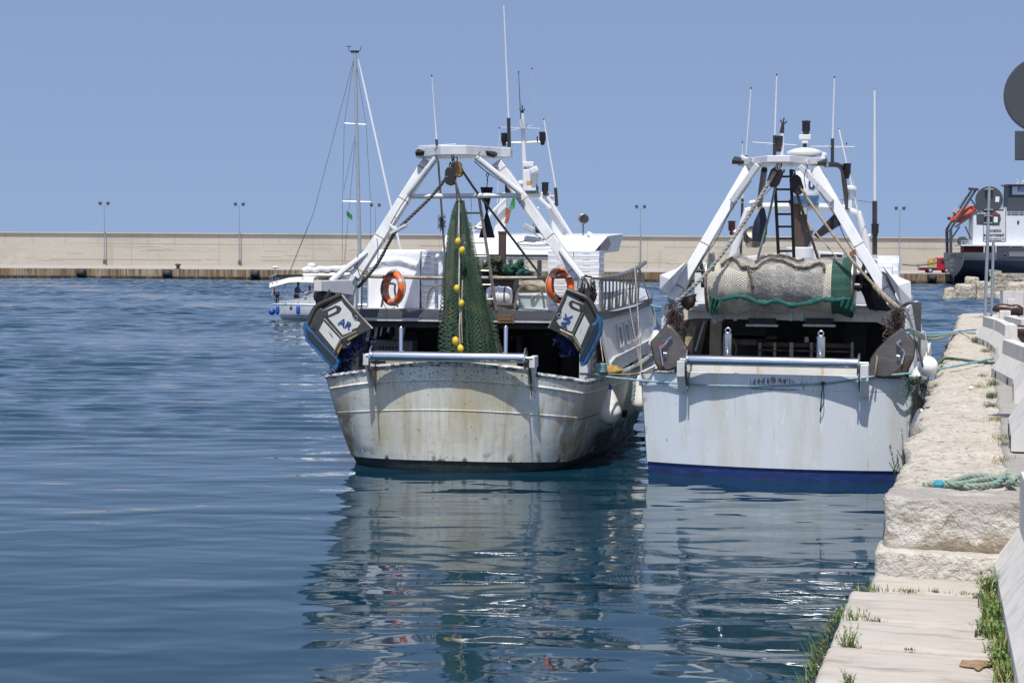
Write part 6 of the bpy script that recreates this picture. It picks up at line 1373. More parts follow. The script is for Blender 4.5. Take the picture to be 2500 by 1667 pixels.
whip(FB,B_,'d5',(1108,700),'d5',(1126,116),3.6,.018,.012,None,('d5',1106,945))
whip(FB,B_,'c5',(1968,440),'d5',(1510,235),VB,.028,.020,None,('c5',1968,880))
whip(FB,B_,'c5',(883,420),'d5',(245,735),VB,.015,.006,None,('c5',868,900))
whip(FB,B_,'c5',(1835,560),'d5',(1168,612),5.,.012,.018,M['canvas'],None)
whip(FB,B_,'d5',(1355,1400),'d5',(1241,750),5.,.010,.006,M['ltgrey'],None)
mb=MB().tube([b('d5',342,736,3),b('d5',762,764,3)],.009,4).tube([b('d5',898,776,3.6),b('d5',1318,780,3.6)],.009,4).tube([b('d5',1040,765,3.4),b('d5',1180,795,3.8)],.007,4).tube([b('d5',480,770,3.2),b('d5',600,735,2.8)],.006,4); obj('antenna_crossarm',mb,M['white2'],B_)
obj('mast_stub',MB().tube([b('d5',618,868,2.3),b('d5',622,650,2.3)],.045,8),M['white2'],B_)
mb=MB().tube([b('d5',622,650,2.3),b('d5',632,570,2.3)],[.05,.03],6)
for dx,dy in((-22,-52),(12,-72),(40,-38)): mb.tube([b('d5',632,572,2.3),b('d5',632+dx,572+dy,2.3)],.014,5)
obj('wind_sensor',mb,M['dsteel'],B_)
obj('light_mast',MB().tube([b('d5',838,890,2.3),b('d5',848,620,2.3)],.035,8),M['blacksoot'],B_); obj('mast_fitting',MB().box(b('d5',846,687,2.3),(.22,.15,.09)).box(b('d5',846,716,2.3),(.12,.12,.12)),M['white2'],B_,None,.01)
obj('gps_dome',MB().lathe([(.02,-.10),(.14,-.09),(.34,.0),(.34,.02),(.18,.08),(.03,.10)],b('d5',840,838,2.3),n=22),M['gelcoat'],B_)
navlamp(b('d5',855,600,2.3),B_); navlamp(b('d5',592,745,2.25),B_); navlamp(b('d5',1246,1005,3.6),B_); navlamp(b('c5',795,655,VB),B_,M['navlens']); navlamp(b('c5',1970,680,VB-.1),B_)
obj('gps_dome',MB().tube([b('d5',1275,1370,5),b('d5',1278,1200,5)],.04,6).lathe([(.03,0),(.13,.02),(.13,.07),(.03,.10)],b('d5',1278,1195,5),n=14),M['gelcoat'],B_); obj('gps_dome',MB().lathe([(.02,-.12),(.02,0),(.07,0),(.07,.05),(.02,.06)],b('d5',1020,862,2.3),n=12),M['gelcoat'],B_); obj('gps_dome',MB().lathe([(.04,-.06),(.12,0),(.1,.05),(.02,.06)],b('c5',980,455,VB),n=12),M['gelcoat'],B_)
obj('lamp_outrigger',MB().tube([b('c5',778,690,VB),b('c5',815,690,VB),b('c5',870,712,VB)],.05,6).tube([b('c5',1992,714,VB),b('c5',1940,722,VB),b('c5',1895,740,VB)],.05,6),M['white2'],B_)
mb=MB().tube([b('c5',1690,432,5),b('c5',1780,428,5.3),b('c5',1960,455,VB)],.006,4); obj('antenna_wire',mb,M['wire'],B_)
# wheelhouse roof forward
p=[b('c5',x,y,5.6) for x,y in((770,905),(1060,880),(1300,862),(1500,850),(1720,870),(1960,925),(1960,1010),(770,1010))]
obj('wheelhouse_roof',MB().prism(p,(0,4,0)),M['white2'],B_,None,.02); obj('wheelhouse',MB().bx((p[0].x+.1,5.9,3.0),(p[5].x-.1,9.3,p[7].z+.01)),M['white'],B_,None)
for x0,x1 in((1085,1235),(1520,1700)): q=b('c5',x0,885,5.55); w_=b('c5',x1,885,5.55); obj('roof_vent',MB().bx((q.x,5.57,q.z-.045),(w_.x,5.61,q.z+.02)),M['black'],B_,None)
obj('roof_pedestal',MB().lathe([(.28,0),(.28,.28),(.26,.3)],b('c5',1350,940,5.2),n=20).prism([b('c5',x,y,5.3) for x,y in((1420,905),(1430,790),(1455,755),(1480,790),(1505,860),(1505,905))],(0,.1,0)),M['white2'],B_,30)
q0=b('c5',490,945,3.2); q1=b('c5',700,945,3.2); obj('deck_house_side',MB().bx((q0.x,3.2,3.03),(q1.x,5,q0.z)).bx((b('c5',1800,985,3.2).x,3.2,3.03),(b('c5',1960,985,3.2).x,5,b('c5',1900,1000,3.2).z)),M['white2'],B_,None,.02)
mb=MB()
for pts in ([(530,915),(590,1150)],[(480,1010),(570,1010)],[(448,1040),(450,1180)],[(1895,930),(1820,1180)],[(1800,1045),(1950,1045)]): mb.tube([b('c5',*pts[0],2.0),b('c5',*pts[1],2.0)],.04,8)
obj('rail_post',mb,M['dsteel'],B_)
hp_=[b('e3',x,y,2.4) for x,y in((648,300),(650,180),(655,110),(672,90),(690,110),(692,200))]; obj('hoop_rail',MB().tube(smooth_path(hp_,4),.035,8),M['rail'],B_)
# net drum
dl=b('c5',612,1100,1.35).x; dr=b('c5',1797,1100,1.35).x; dzc=b('c5',1200,1130,1.35).z; drum_v=1.35
for x in (dl,dr): obj('drum_cheek',MB().lathe([(.03,0),(.50,0),(.52,.01),(.52,.03),(.50,.04),(.03,.04)],(x-.02,drum_v,dzc),(1,0,0),30),M['rail'],B_)
obj('drum_shaft',MB().tube([(dl-.15,drum_v,dzc),(dr+.15,drum_v,dzc)],.06,10),M['dsteel'],B_)
nt_=root('rolled_net','pale cream net rolled on the drum under the right gallows with green bindings','fishing net',FB,((dl+dr)/2,drum_v,dzc-.55))
rnd=random.Random(11); ph=[rnd.uniform(0,6) for _ in range(9)]
def rollr(t,an):
    r_=.46+.035*math.sin(t*11+ph[0])+.028*math.sin(t*23+ph[1])+.02*math.sin(an*3+t*5+ph[2])+.014*math.sin(t*41+2*an+ph[3])
    r_+=.10*math.exp(-((t-.20)/.085)**2)*(.6+.4*math.sin(an-.6))-.035*math.exp(-((t-.105)/.03)**2)-.03*math.exp(-((t-.31)/.025)**2)-.03*math.exp(-((t-.62)/.03)**2)+.05*math.exp(-((t-.86)/.05)**2)
    if math.sin(an)<0: r_+=.05*(-math.sin(an))*(.5+.5*math.sin(t*9))
    return r_
N1,N2=90,48
def rollrows(t0,t1,n,off,a0=0.,a1=2*math.pi,m=N2,closed=True):
    return [[V((dl+(dr-dl)*(t0+(t1-t0)*i/n),drum_v-math.cos(a0+(a1-a0)*j/m)*(rollr(t0+(t1-t0)*i/n,a0+(a1-a0)*j/m)+off),dzc+math.sin(a0+(a1-a0)*j/m)*(rollr(t0+(t1-t0)*i/n,a0+(a1-a0)*j/m)+off))) for j in range(m if closed else m+1)] for i in range(n+1)]
netobj('net_roll',rollrows(.01,.90,N1,0),M['netc'],nt_,wrap=True)
netobj('green_net_end',rollrows(.86,.995,16,.012),M['netge'],nt_,wrap=True)
netobj('green_net_end',rollrows(.0,.055,8,.012,.6,2.6,24,False),M['netge'],nt_,wrap=False)
# looser grey sheet of net thrown over the top and front
def cover(t0,t1,n,a0f,a1,off,m=26):
    rows=[]
    for i in range(n+1):
        t=t0+(t1-t0)*i/n; a0=a0f(t); rows.append([V((dl+(dr-dl)*t,drum_v-math.cos(a0+(a1-a0)*j/m)*(rollr(t,a0+(a1-a0)*j/m)+off+.008*math.sin(j*1.7+i*.6)),dzc+math.sin(a0+(a1-a0)*j/m)*(rollr(t,a0+(a1-a0)*j/m)+off+.012*math.sin(j*.9+i*.8)))) for j in range(m+1)])
    return rows
netobj('loose_cover',cover(.08,.93,70,lambda t:.15+.22*math.sin(t*15+1)+(.62 if t<.31 or t>.81 else -.5),2.2,.03),M['netw'],nt_,wrap=False)
netobj('loose_cover',cover(.29,.80,40,lambda t:-.9+.2*math.sin(t*12),.6,.024),M['netw'],nt_,wrap=False)
def onroll(t,an,off=.04): return V((dl+(dr-dl)*t,drum_v-math.cos(an)*(rollr(t,an)+off),dzc+math.sin(an)*(rollr(t,an)+off)))
for ts,lab in(([(.10,.95),(.14,1.02),(.19,.98),(.25,.62),(.28,.58),(.31,.35),(.33,.0)],0),([(.28,.60),(.34,.80),(.42,.93),(.52,.88),(.60,1.02),(.64,.80),(.70,.78),(.76,.95),(.80,.82),(.81,.6)],1),([(.33,1.25),(.36,1.45),(.40,1.5),(.50,1.3),(.57,1.5),(.62,1.45),(.66,1.2)],2)):
    P=smooth_path([onroll(t,an+.12*math.sin(t*50),.045) for t,an in ts],8); mb=MB(); rope(mb,[p+V((0,0,.008*math.sin(i*1.1))) for i,p in enumerate(P)],.028); obj('head_rope',mb,M['rgrey'],nt_)
cl=[]
cp=[(615,1225),(640,1255),(720,1245),(800,1225),(880,1225),(955,1245),(1010,1270),(1080,1275),(1140,1255),(1200,1265),(1260,1290),(1330,1290),(1430,1275),(1520,1250),(1560,1243),(1640,1250),(1700,1252),(1790,1255)]
P=smooth_path([b('c5',x,y,drum_v-.60) for x,y in cp],5); rr=[.022+.020*abs(math.sin(i*.33))+.008*math.sin(i*1.9) for i in range(len(P))]
rows=[]
for i,p in enumerate(P):
    rows.append([p+V((.0,-.5*rr[i]*math.cos(2*math.pi*j/14)*(1+.25*math.sin(3*j)),rr[i]*math.sin(2*math.pi*j/14)*1.15*(1+.2*math.sin(5*j+i*.4)))) for j in range(14)])
obj('cloth_band',MB().grid(rows,wrap=True),M['tealcloth'],nt_,60)
def rag(pts,v,nm): 
    q=[b('c5',x,y,v) for x,y in pts]; return q
def ragmesh(L_,R_,v,n=10):
    rows=[]
    for i in range(n+1):
        t=i/n; l=b('c5',L_[0][0]+(L_[1][0]-L_[0][0])*t,L_[0][1]+(L_[1][1]-L_[0][1])*t,v); r_=b('c5',R_[0][0]+(R_[1][0]-R_[0][0])*t,R_[0][1]+(R_[1][1]-R_[0][1])*t,v)
        rows.append([l.lerp(r_,k/8)+V((0,.05*math.sin(k*1.9+i*.5)-.02,.015*math.sin(k*2.3))) for k in range(9)])
    return rows
obj('cloth_knot',MB().grid(ragmesh(((615,1225),(622,1375)),((700,1255),(668,1365)),.72)),M['tealcloth'],nt_,80,0,None,.012)
obj('cloth_knot',MB().grid(ragmesh(((1685,1250),(1692,1310)),((1798,1235),(1800,1345)),.70)),M['tealcloth'],nt_,80,0,None,.012)
# ropes and blocks under the right gallows
block('pulley_block','dark pulley block with grey rope under the right gallows, left of the ladder',b('c5',1148,250,1.35),.22,.36,.11,M['brown'],FB,.35)
block('pulley_block','dark pulley block under the right gallows, right of the ladder',b('c5',1328,310,1.5),.20,.36,.11,M['blacksoot'],FB,-.3)
solo('hanging_chain',chain(MB(),[b('c5',1302,185,1.5),b('c5',1308,262,1.5)],.013,.06),M['blacksoot'],'short chain above the pulley block right of the black ladder','chain',FB)
ropething('thick grey twisted rope from the right gallows down to its port leg',[b('c5',1150,200,1.2),b('c5',1050,370,1.15),b('c5',880,640,1.0),b('c5',640,970,.75),b('c5',460,1160,.6),b('c5',332,1272,.55)],.036,ropemat('pale_grey_rope',(.36,.34,.30),(.20,.18,.15)),FB)
ropething('grey rope falling from the left block to the net drum top',[b('c5',1158,290,1.4),b('c5',1100,560,1.6),b('c5',1008,912,1.8)],.024,M['rmix'],FB,False)
ropething('brown rope falling from the right block to the net drum top',[b('c5',1322,350,1.45),b('c5',1400,600,1.6),b('c5',1512,935,1.8)],.028,mat('ochre_brown_rope',(.12,.09,.045),.9,var=.4,vs=20),FB)
ropething('long tan rope from the right block down to the starboard leg foot',[b('c5',1348,315,1.45),b('c5',1480,510,1.2),b('c5',1640,735,.95),b('c5',1800,950,.7),b('c5',1960,1130,.6)],.026,M['rtan'],FB)
ropething('thick frayed tan rope end lashed at the starboard gallows foot',[b('c5',1960,1130,.6),b('c5',2040,1215,.55),b('c5',2100,1270,.55),b('c5',2165,1320,.55)],.050,M['rtan'],FB)
ropething('thin chain like line slanting behind the right mast column',[b('c5',1410,600,4),b('c5',1560,790,3.5),b('c5',1680,930,3)],.012,M['rtan'],FB,False,'line')
twine('chain_bundle','rusty chains and twine hanging inside the port gallows column',[b('e3',x,y,.72) for x,y in((225,740),(230,800),(228,900),(235,980))],M['brown'],46,.03,FB,'chain')
twine('chain_bundle','rusty chains and twine hanging inside the starboard gallows column',[b('e4',x,y,.72) for x,y in((1050,700),(1045,760),(1035,830),(1010,890))],M['brown'],50,.03,FB,'chain')
# dark hanging items
mb=MB(); lump(b('c5',2000,1180,1.5),(.28,.2,.34),61,mb,.2); lump(b('c5',1880,1110,1.6),(.20,.2,.15),62,mb,.25); lump(b('c5',2040,1280,1.3),(.18,.15,.12),63,mb,.2); solo('black_tarpaulin',mb,M['daycone'],'crumpled black tarpaulin stuffed inside the starboard gallows leg','tarpaulin',FB,smooth=70)
obj('side_lamp',MB().prism([b('c5',x,y,1.0) for x,y in((395,1230),(495,1200),(480,1250),(410,1265))],(0,.2,0)),M['blacksoot'],B_,None); obj('rusty_winch_lug',MB().lathe([(.02,-.12),(.12,-.04),(.15,.06),(.14,.12)],b('c5',435,1280,1.1),n=12),M['brown'],B_)
mb=MB().prism([b('c5',x,y,4.2) for x,y in((1640,540),(1692,628),(1500,745),(1465,718))],(0,.25,0)); solo('folded_day_shape',mb,M['daycone'],'long black folded canvas shape hanging under the right arch','day shape',FB,smooth=None)
mb=MB().prism([b('c5',x,y,5.2) for x,y in((1387,690),(1455,682),(1425,790),(1390,850))],(0,.25,0)); solo('folded_day_shape',mb,M['daycone'],'black triangular canvas shape against the brown mast column','day shape',FB,smooth=None)
mb=MB().lathe([(.02,-.36),(.12,-.32),(.15,-.15),(.14,.05),(.09,.2),(.05,.32),(.02,.36)],b('c5',1030,640,4.5),(.12,0,1),12); solo('black_buoy',mb,mat('navy_black_rubber',(.012,.016,.035),.5),'dark navy buoy hanging left of the black ladder','buoy',FB)
solo('hanging_line',MB().tube([b('c5',1042,510,4.5),b('c5',1035,590,4.5)],.03,6),M['ltgrey'],'short grey line holding the dark navy buoy','line',FB)
p=b('c5',982,735,4.8); lmp=root('deck_lamp','chrome deck lamp with tan cardboard shade hanging left of the ladder','lamp',FB,(p.x,p.y,p.z-.25)); obj('lamp_bowl',MB().lathe([(.05,-.14),(.2,-.1),(.24,0),(.2,.12),(.08,.16)],p,(.3,-.6,.6),16),M['dsteel'],lmp); obj('shade_card',MB().prism([b('c5',x,y,4.6) for x,y in((902,800),(985,742),(1015,765),(930,825))],(0,.05,0)),M['rtan'],lmp,None)
f_=root('limp_flag','small limp red and white flag behind the right trawler starboard leg','flag',FB,tuple(b('c5',1795,890,3.4)))
obj('red_panel',MB().grid([[b('c5',x,y,3.4) for x,y in r_] for r_ in([(1760,860),(1812,830)],[(1755,893),(1812,882)])]),M['flagr'],f_,180,0,None,.01); obj('white_panel',MB().grid([[b('c5',x,y,3.4) for x,y in r_] for r_ in([(1785,780),(1812,770)],[(1775,850),(1812,830)])]),M['flagw'],f_,180,0,None,.01)
# foam boxes
fr0=b('c5',1990,885,3.6); fr1=b('c5',2165,890,3.6); wd=(fr1.x-fr0.x); zb_=3.035; zt_=fr0.z; nbb=6; bh=(zt_-zb_)/nbb
for r_ in range(nbb): foambox(FB,(fr0.x+wd/2+random.gauss(0,.012),3.6+.4,zt_-bh*(r_+.5)),(wd,.8,bh-.004),'%s white foam box in the stack on the right trawler'%(ORD[r_] if r_<5 else 'bottom'),'white foam boxes stacked on the right trawler')
fr0=b('c5',1810,970,3.0)
for r_ in range(3): foambox(FB,(fr0.x+.33,3.0+.3,fr0.z-.14*(r_+.5)),(.66,.5,.136),'%s white foam box of the low pile inside the starboard leg'%('top','middle','lower')[r_],'white foam boxes stacked on the right trawler')
# trawl doors of the right trawler
def trawl_door_B(label,c,outline_,low,rod,bolt,red,v):
    P=lambda pts,o=0.: [FB.v(c,x,y,v)+V((0,o,0)) for x,y in pts]
    bb=P(outline_); mz=min(p.z for p in bb); t=root('trawl_door',label,'trawl door',FB,(sum(p.x for p in bb)/len(bb),v,mz),'trawl doors of the right trawler')
    obj('door_plate',MB().prism(bb,(0,.08,0)),M['bsteel'],t,None,.015)
    obj('lower_panel',MB().prism(P(low,-.015),(0,.02,0)),mat('oxide_brown_steel',(.10,.065,.05),.5,.3,var=.35,vs=6),t,None,.008)
    obj('edge_rim',MB().tube(P(outline_+outline_[:1],.03),.022,6),M['dsteel'],t)
    obj('tow_rod',MB().tube(P(rod,-.05),.020,7),M['stain'],t); obj('rod_pin',MB().tube(P(bolt,-.05),.016,6).tube(P(rod[:1]+[(rod[0][0]+30,rod[0][1]-25)],-.04),.022,6),M['stain'],t)
    if red: obj('red_float_tab',MB().prism(P(red,-.03),(0,.03,0)),mat('coral_red_plastic',(.65,.08,.05),.5),t,None)
    return t
trawl_door_B('worn brown trawl door with a coral red tab hung on the right trawler port quarter','c6',[(235,345),(268,360),(330,430),(382,520),(386,600),(330,640),(250,672),(180,670),(145,600),(118,470)],[(132,585),(190,630),(250,672),(182,670),(150,610)],[(245,455),(190,520),(212,640)],[(215,548),(238,550)],[(175,510),(195,482),(203,508),(190,525)],.20)
trawl_door_B('worn brown trawl door with chain hung on the right trawler starboard quarter','c6',[(1965,368),(2000,395),(2062,480),(2048,590),(1985,720),(1900,728),(1718,715),(1715,690),(1740,590),(1790,520),(1880,430)],[(1850,715),(1900,690),(2040,580),(2030,620),(1985,720),(1900,728)],[(1930,478),(1985,540),(1965,628)],[(1930,568),(1952,572)],None,.20)
ropething('tan strop down the face of the starboard brown trawl door',[b('c6',1785,565,.12),b('c6',1780,620,.1),b('c6',1770,700,.1)],.016,M['rtan'],FB,False)
# fenders between the right trawler and the quay
def bfend(label,c,x,y,u,h,r,tip=False):
    p=FB.u(c,x,y,u); pear(label,p,h,r,FB,'fenders along the quay side of the right trawler',tip)
bfend('cream pear fender nearest the camera against the quay, low by the stern corner','c8',385,880,2.56,.56,.165)
bfend('white pear fender squeezed against the quay above the low cream one','c8',412,700,2.56,.42,.15)
q_=FB.u('c8',432,572,2.66); t=capsule_fender('ball_fender',q_,.34,.17,M['fender'],'white ball fender farthest along the quay beyond the starboard trawl door',FB,'fenders along the quay side of the right trawler',True); obj('lanyard',MB().tube([q_,q_+V((-.05,0,.4))],.012,5),M['rwhite'],t)
bfend('cream pear fender beside the starboard trawl door foot','c8',378,605,2.50,.38,.14)
# mooring lines
PA=[FA.w(a('c4',835,728,1.0)),FA.w(a('c4',1000,748,1.6))]
def gB(c,x,y,v=.105): return FB.w(b(c,x,y,v))
PQ=[gB('c6',0,745,.45),gB('c6',200,762,.30),gB('c6',560,785),gB('c6',900,790),gB('c6',1370,772,.14),gB('c6',1570,750,.20),gB('c6',1690,731,-.075),gB('c6',1800,716,.30),gB('c8',340,680,.2)]
qe=G.z('e1',455,1415,1.98); PQ+= [G.z('c8',640,630,2.02).lerp(G.z('c8',640,630,1.97),.5),qe]
mb=MB(); rope(mb,smooth_path(PA+PQ,10),.022); solo('mooring_rope','' and mb or mb,M['rteal'],'long turquoise mooring rope slung across the right trawler stern to the quay','mooring rope',G)
q=gB('c6',1385,770); mb=MB().ell(q,(.04,.04,.035),8).tube(smooth_path([q,gB('c6',1375,850),gB('c6',1368,960),gB('c6',1392,900),gB('c6',1388,790)],5),.008,5).ell(gB('c6',1367,965),(.018,.018,.04),6); solo('thin_lanyard',mb,M['black'],'thin black lanyard knotted on the turquoise rope','lanyard',G)
mb=MB(); rope(mb,smooth_path([FA.w(a('e6',60,1440,1.2)),FA.w(a('e6',360,1450,1.9)),FA.w(a('e6',640,1450,2.6)),gB('e6',760,1430,.45),gB('e6',1000,1380,.42),gB('e6',1215,1305,.22)],8),.020); solo('mooring_rope',mb,M['rtan'],'tan rope from the left trawler side to the right trawler port roller bracket','mooring rope',G)
ropething('sky blue line crossing the gap between the trawlers to the right gallows column',[FB.v('e6',870,670,6),FB.v('e6',990,695,2.5),FB.v('e6',1240,660,1.2)],.02,M['rsky'],FB,False,'line')
ropething('lower sky blue line behind the right trawler port column',[FB.v('e3',235,790,2.6),FB.v('e3',330,830,2.2)],.025,M['rsky'],FB,False,'line')
def U(c,x,y,u): return FB.u(c,x,y,u)
def qz(c,x,y,z=1.93): return FB.loc(G.z(c,x,y,z))
ropething('upper grey double mooring line from the right trawler side to the far quay',[U('c8',305,395,2.5),U('c8',420,445,2.6),U('c8',520,440,2.7),qz('c8',600,425),qz('c8',735,422)],.03,M['rmix'],FB)
ropething('lower grey mooring line from the right trawler side to the far quay',[U('c8',305,410,2.5),U('c8',420,462,2.6),U('c8',500,462,2.7),qz('c8',595,432),qz('c8',735,427)],.03,M['rmix'],FB)
ropething('sky blue mooring line from the right trawler side to the far barrier',[U('c8',300,425,2.5),U('c8',500,425,2.65),qz('c8',610,415),FB.loc(G.z('c8',740,405,2.2))],.02,M['rsky'],FB)
ropething('dark green mooring rope from the right trawler corner over the quay edge',[U('c8',310,725,2.42),U('c8',400,705,2.55),U('c8',470,650,2.68),qz('c8',530,592,1.97),qz('c8',600,590),qz('c8',720,605),qz('c8',860,618)],.030,M['rgreen'],FB)
ropething('dark green rope pair slanting down to the quay edge, upper strand',[U('c8',310,730,2.42),U('c8',380,740,2.5),U('c8',475,768,2.70)],.028,M['rgreen'],FB)
ropething('dark green rope pair slanting down to the quay edge, lower strand',[U('c8',320,735,2.42),U('c8',380,752,2.5),U('c8',465,785,2.70)],.028,M['rgreen'],FB)
twine('rope_tangle','dark green rope tangle at the right trawler starboard corner',[U('c8',330,725,2.44),U('c8',370,715,2.48),U('c8',360,745,2.48)],M['rgreen'],40,.05,FB,'rope tangle')
ropething('black stay wire from the starboard gallows down to the fenders, left one',[U('c8',300,285,2.35),U('c8',345,450,2.5),U('c8',372,600,2.6)],.016,M['wire'],FB,False,'line')
ropething('black stay wire from the starboard gallows down to the fenders, right one',[U('c8',300,285,2.35),U('c8',350,440,2.55),U('c8',400,640,2.65)],.016,M['wire'],FB,False,'line')
ropething('dark rope hanging from the green tangle to the low cream fender',[U('c8',350,740,2.46),U('c8',370,810,2.55),U('c8',395,880,2.6)],.03,M['rgrey'],FB)

# ---- welds, bolted plates, cables and shackles on both gallows
def seam(par,p,q,w_,h,ts,up=(0,1,0)):
    p=V(p);q=V(q)
    for t in ts: c=p.lerp(q,t); d=(q-p).normalized(); obj('weld_seam',MB().bar(c-d*.012,c+d*.012,w_+.008,h+.008,up),M['wseam'],par,None,.004)
def bolts(par,c,ex,ez,n,r,sp):
    mb=MB()
    for i in range(n):
        for j in range(2): q=V(c)+V(ex)*(i-(n-1)/2)*sp+V(ez)*(j-.5)*sp; mb.lathe([(r,0),(r,.012),(r*.6,.016)],q,(0,-1,0),6)
    obj('bolt_row',mb,M['rail'],par)
M['wseam']=mat('rusty_weld_paint',(.40,.34,.27),.6,var=.4,vs=30,layers=[dict(c=RUST,s=24,t=(.45,.6),a=.8)])
for p_,q_ in((L0,L1),(R0,R1)):
    seam(A_,p_,q_,.20,.24,(.06,.34,.66,.93))
    bolts(A_,p_.lerp(q_,.36)+V((0,-.105,0)),(q_-p_).normalized(),(q_-p_).normalized().cross(V((0,1,0))),3,.014,.09)
for (x0,y0,x1,y1) in((300,1265,935,190),(2125,1290,1490,195)):
    p_,q_=b('c5',x0,y0,.85),b('c5',x1,y1,1.9); seam(B_,p_,q_,.18,.30,(.10,.42,.74,.95)); bolts(B_,p_.lerp(q_,.12)+V((0,-.10,0)),(q_-p_).normalized(),(q_-p_).normalized().cross(V((0,1,0))),3,.015,.10)
def cable(par,pts,r,m='black'): obj('loose_cable',MB().tube(smooth_path(pts,5),r,5),M[m],par)
cable(A_,[L0.lerp(L1,t)+V((.07+.012*math.sin(t*17),-.115,.03)) for t in (.45,.6,.8,.97)],.006)
cable(A_,[R0.lerp(R1,t)+V((-.08+.012*math.sin(t*13),-.115,-.03)) for t in (.35,.5,.7,.97)],.006)
for (x0,y0,x1,y1,s_) in((300,1265,935,190,1),(2125,1290,1490,195,-1)):
    p_,q_=b('c5',x0,y0,.85),b('c5',x1,y1,1.9); cable(B_,[p_.lerp(q_,t)+V((s_*(.10+.03*math.sin(t*15)),-.11,-.08)) for t in (.08,.3,.5,.7,.95)],.008)
cable(B_,[b('c5',x,y,1.6) for x,y in((985,112),(1010,95),(1060,82),(1180,78))],.008); cable(B_,[b('c5',x,y,1.2) for x,y in((1398,118),(1415,160),(1390,230),(1400,330))],.007)
cable(A_,[FA.v('e5',x,y,2.0) for x,y in((318,150),(330,130),(345,110),(350,80))],.008); cable(A_,[FA.v('e5',x,y,2.0) for x,y in((900,160),(880,200),(890,225),(860,250))],.007)
for c,par,fr,pts in (('c1',A_,FA,((545,880),(540,960),(560,1045))),('c1',A_,FA,((690,760),(700,860),(690,960)))):
    cable(par,[fr.v(c,x,y,1.9) for x,y in pts],.007,'wire')
ropething('thin line dangling from the left gallows crossbar beside the ladder',[FA.v('e5',780,735,2.3),FA.v('e5',790,900,2.35),FA.v('e5',772,1010,2.4)],.006,M['rwhite'],FA,False,'line')
ropething('slack line looped between the right gallows struts',sag(b('c5',830,430,1.3),b('c5',1140,300,1.35),.18),.008,M['rwhite'],FB,False,'line')
ropething('tan lashing hanging off the port end of the net drum',[b('c5',612,1140,.9),b('c5',600,1230,.85),b('c5',618,1330,.9)],.012,M['rtan'],FB,False,'lashing')
# ================================================================ NEAR QUAY
from mathutils import noise as NZ
def fbm(p,o=4): return NZ.fractal(V(p),1.0,2.0,o)
ED=-.665
def quay():
    ys=[]; y=14.80
    while y<66.6: ys.append(y); y+=.045 if y<20 else (.09 if y<30 else (.2 if y<45 else .4))
    zs=[-1.5,0,.5,.9,1.2,1.45,1.62,1.74,1.83]
    rows=[]
    for y in ys:
        edge=ED+.09*fbm((0,y*.55,2),3)+.05*fbm((3,y*2.6,5),4)
        row=[]
        for z in zs: row.append((edge-.02+.13*fbm((z*2.2,y*1.6,9),4)*(1 if z>.2 else .4)*min(1,(y-14.8)/1.2+.1)+max(0,.14-(y-14.8)*.2)-(1.9-z)*.035,y,z))
        n=26
        for i in range(n+1):
            t=i/n; x=edge+.015+(.34-edge)*t**1.15; rg=max(0,1-t*5)
            z=1.9-.05*rg**2+.012*fbm((x*3,y*1.3,1),4)+.016*fbm((x*14,y*8,4),4)-.02*(abs((y*.31)%1-.5)<.012)
            row.append((x,y,z))
        rows.append(row)
    q=MB().grid(rows); q.poly(rows[0]+[(rows[0][-1][0],14.8,-1.5)]); return q
solo('quay',quay(),M['quay'],'','',G,kind='structure',smooth=180)
ys=list(np.linspace(14.85,66.5,260)); rows=[]
for y in ys:
    e=.26+.045*fbm((1,y*1.1,3),3); rows.append([(e+.02,y,1.80)]+[(e+(30-e)*t,y,1.912+.006*fbm((t*60,y*2,8),3)) for t in (0,.002,.004,.008,.016,.03,.06,.2,1)])
solo('quay_pavement',MB().grid(rows),M['quaygrey'],'','',G,kind='structure',smooth=180)
solo('quay_core',MB().bx((-.45,14.9,-3),(30,66.4,1.78)),M['quay'],'','',G,kind='structure',smooth=None)
def rockbox(d,r,n,amp,sc,seed=0,warp=None,ridge=0.):
    bm=bmesh.new(); d=V(d); idx={}
    nn=[max(3,int(n*d[i]/max(d))) for i in range(3)]
    def vert(p):
        k=(round(p.x,4),round(p.y,4),round(p.z,4))
        if k in idx: return idx[k]
        q=V([max(-d[i]/2+r,min(d[i]/2-r,p[i])) for i in range(3)]); dl=p-q
        if dl.length>1e-6: nr=dl.normalized(); w_=q+nr*r
        else: nr=V((0,0,1)); w_=p
        if dl.length<=1e-6: pass
        h=amp*fbm(w_*sc+V((seed*7.3,seed*3.1,seed)),5)+amp*.35*fbm(w_*sc*4+V((seed,0,3)),4)
        w_=w_+nr*h
        if warp: w_=warp(w_)
        idx[k]=bm.verts.new(w_); return idx[k]
    for ax in range(3):
        a_,b_=(ax+1)%3,(ax+2)%3
        for s in(-1,1):
            for i in range(nn[a_]):
                for j in range(nn[b_]):
                    vs=[]
                    for (ii,jj) in ((i,j),(i+1,j),(i+1,j+1),(i,j+1)):
                        p=V((0,0,0)); p[ax]=s*d[ax]/2; p[a_]=-d[a_]/2+d[a_]*ii/nn[a_]; p[b_]=-d[b_]/2+d[b_]*jj/nn[b_]; vs.append(vert(p))
                    try: bm.faces.new(vs if s>0 else vs[::-1])
                    except ValueError: pass
    mb=MB(); bm.verts.index_update(); mb.v=[tuple(v.co) for v in bm.verts]; mb.f=[tuple(v.index for v in f.verts) for f in bm.faces]; mb.m=[0]*len(mb.f); bm.free(); return mb
def moved(mb,c,rz=0.,rx=0.,ry=0.):
    m=MX.Rotation(rz,3,'Z')@MX.Rotation(ry,3,'Y')@MX.Rotation(rx,3,'X'); c=V(c); mb.v=[tuple(m@V(v)+c) for v in mb.v]; return mb
gz=lambda x,y,z=1.28:G.z('d1',x,y,z)
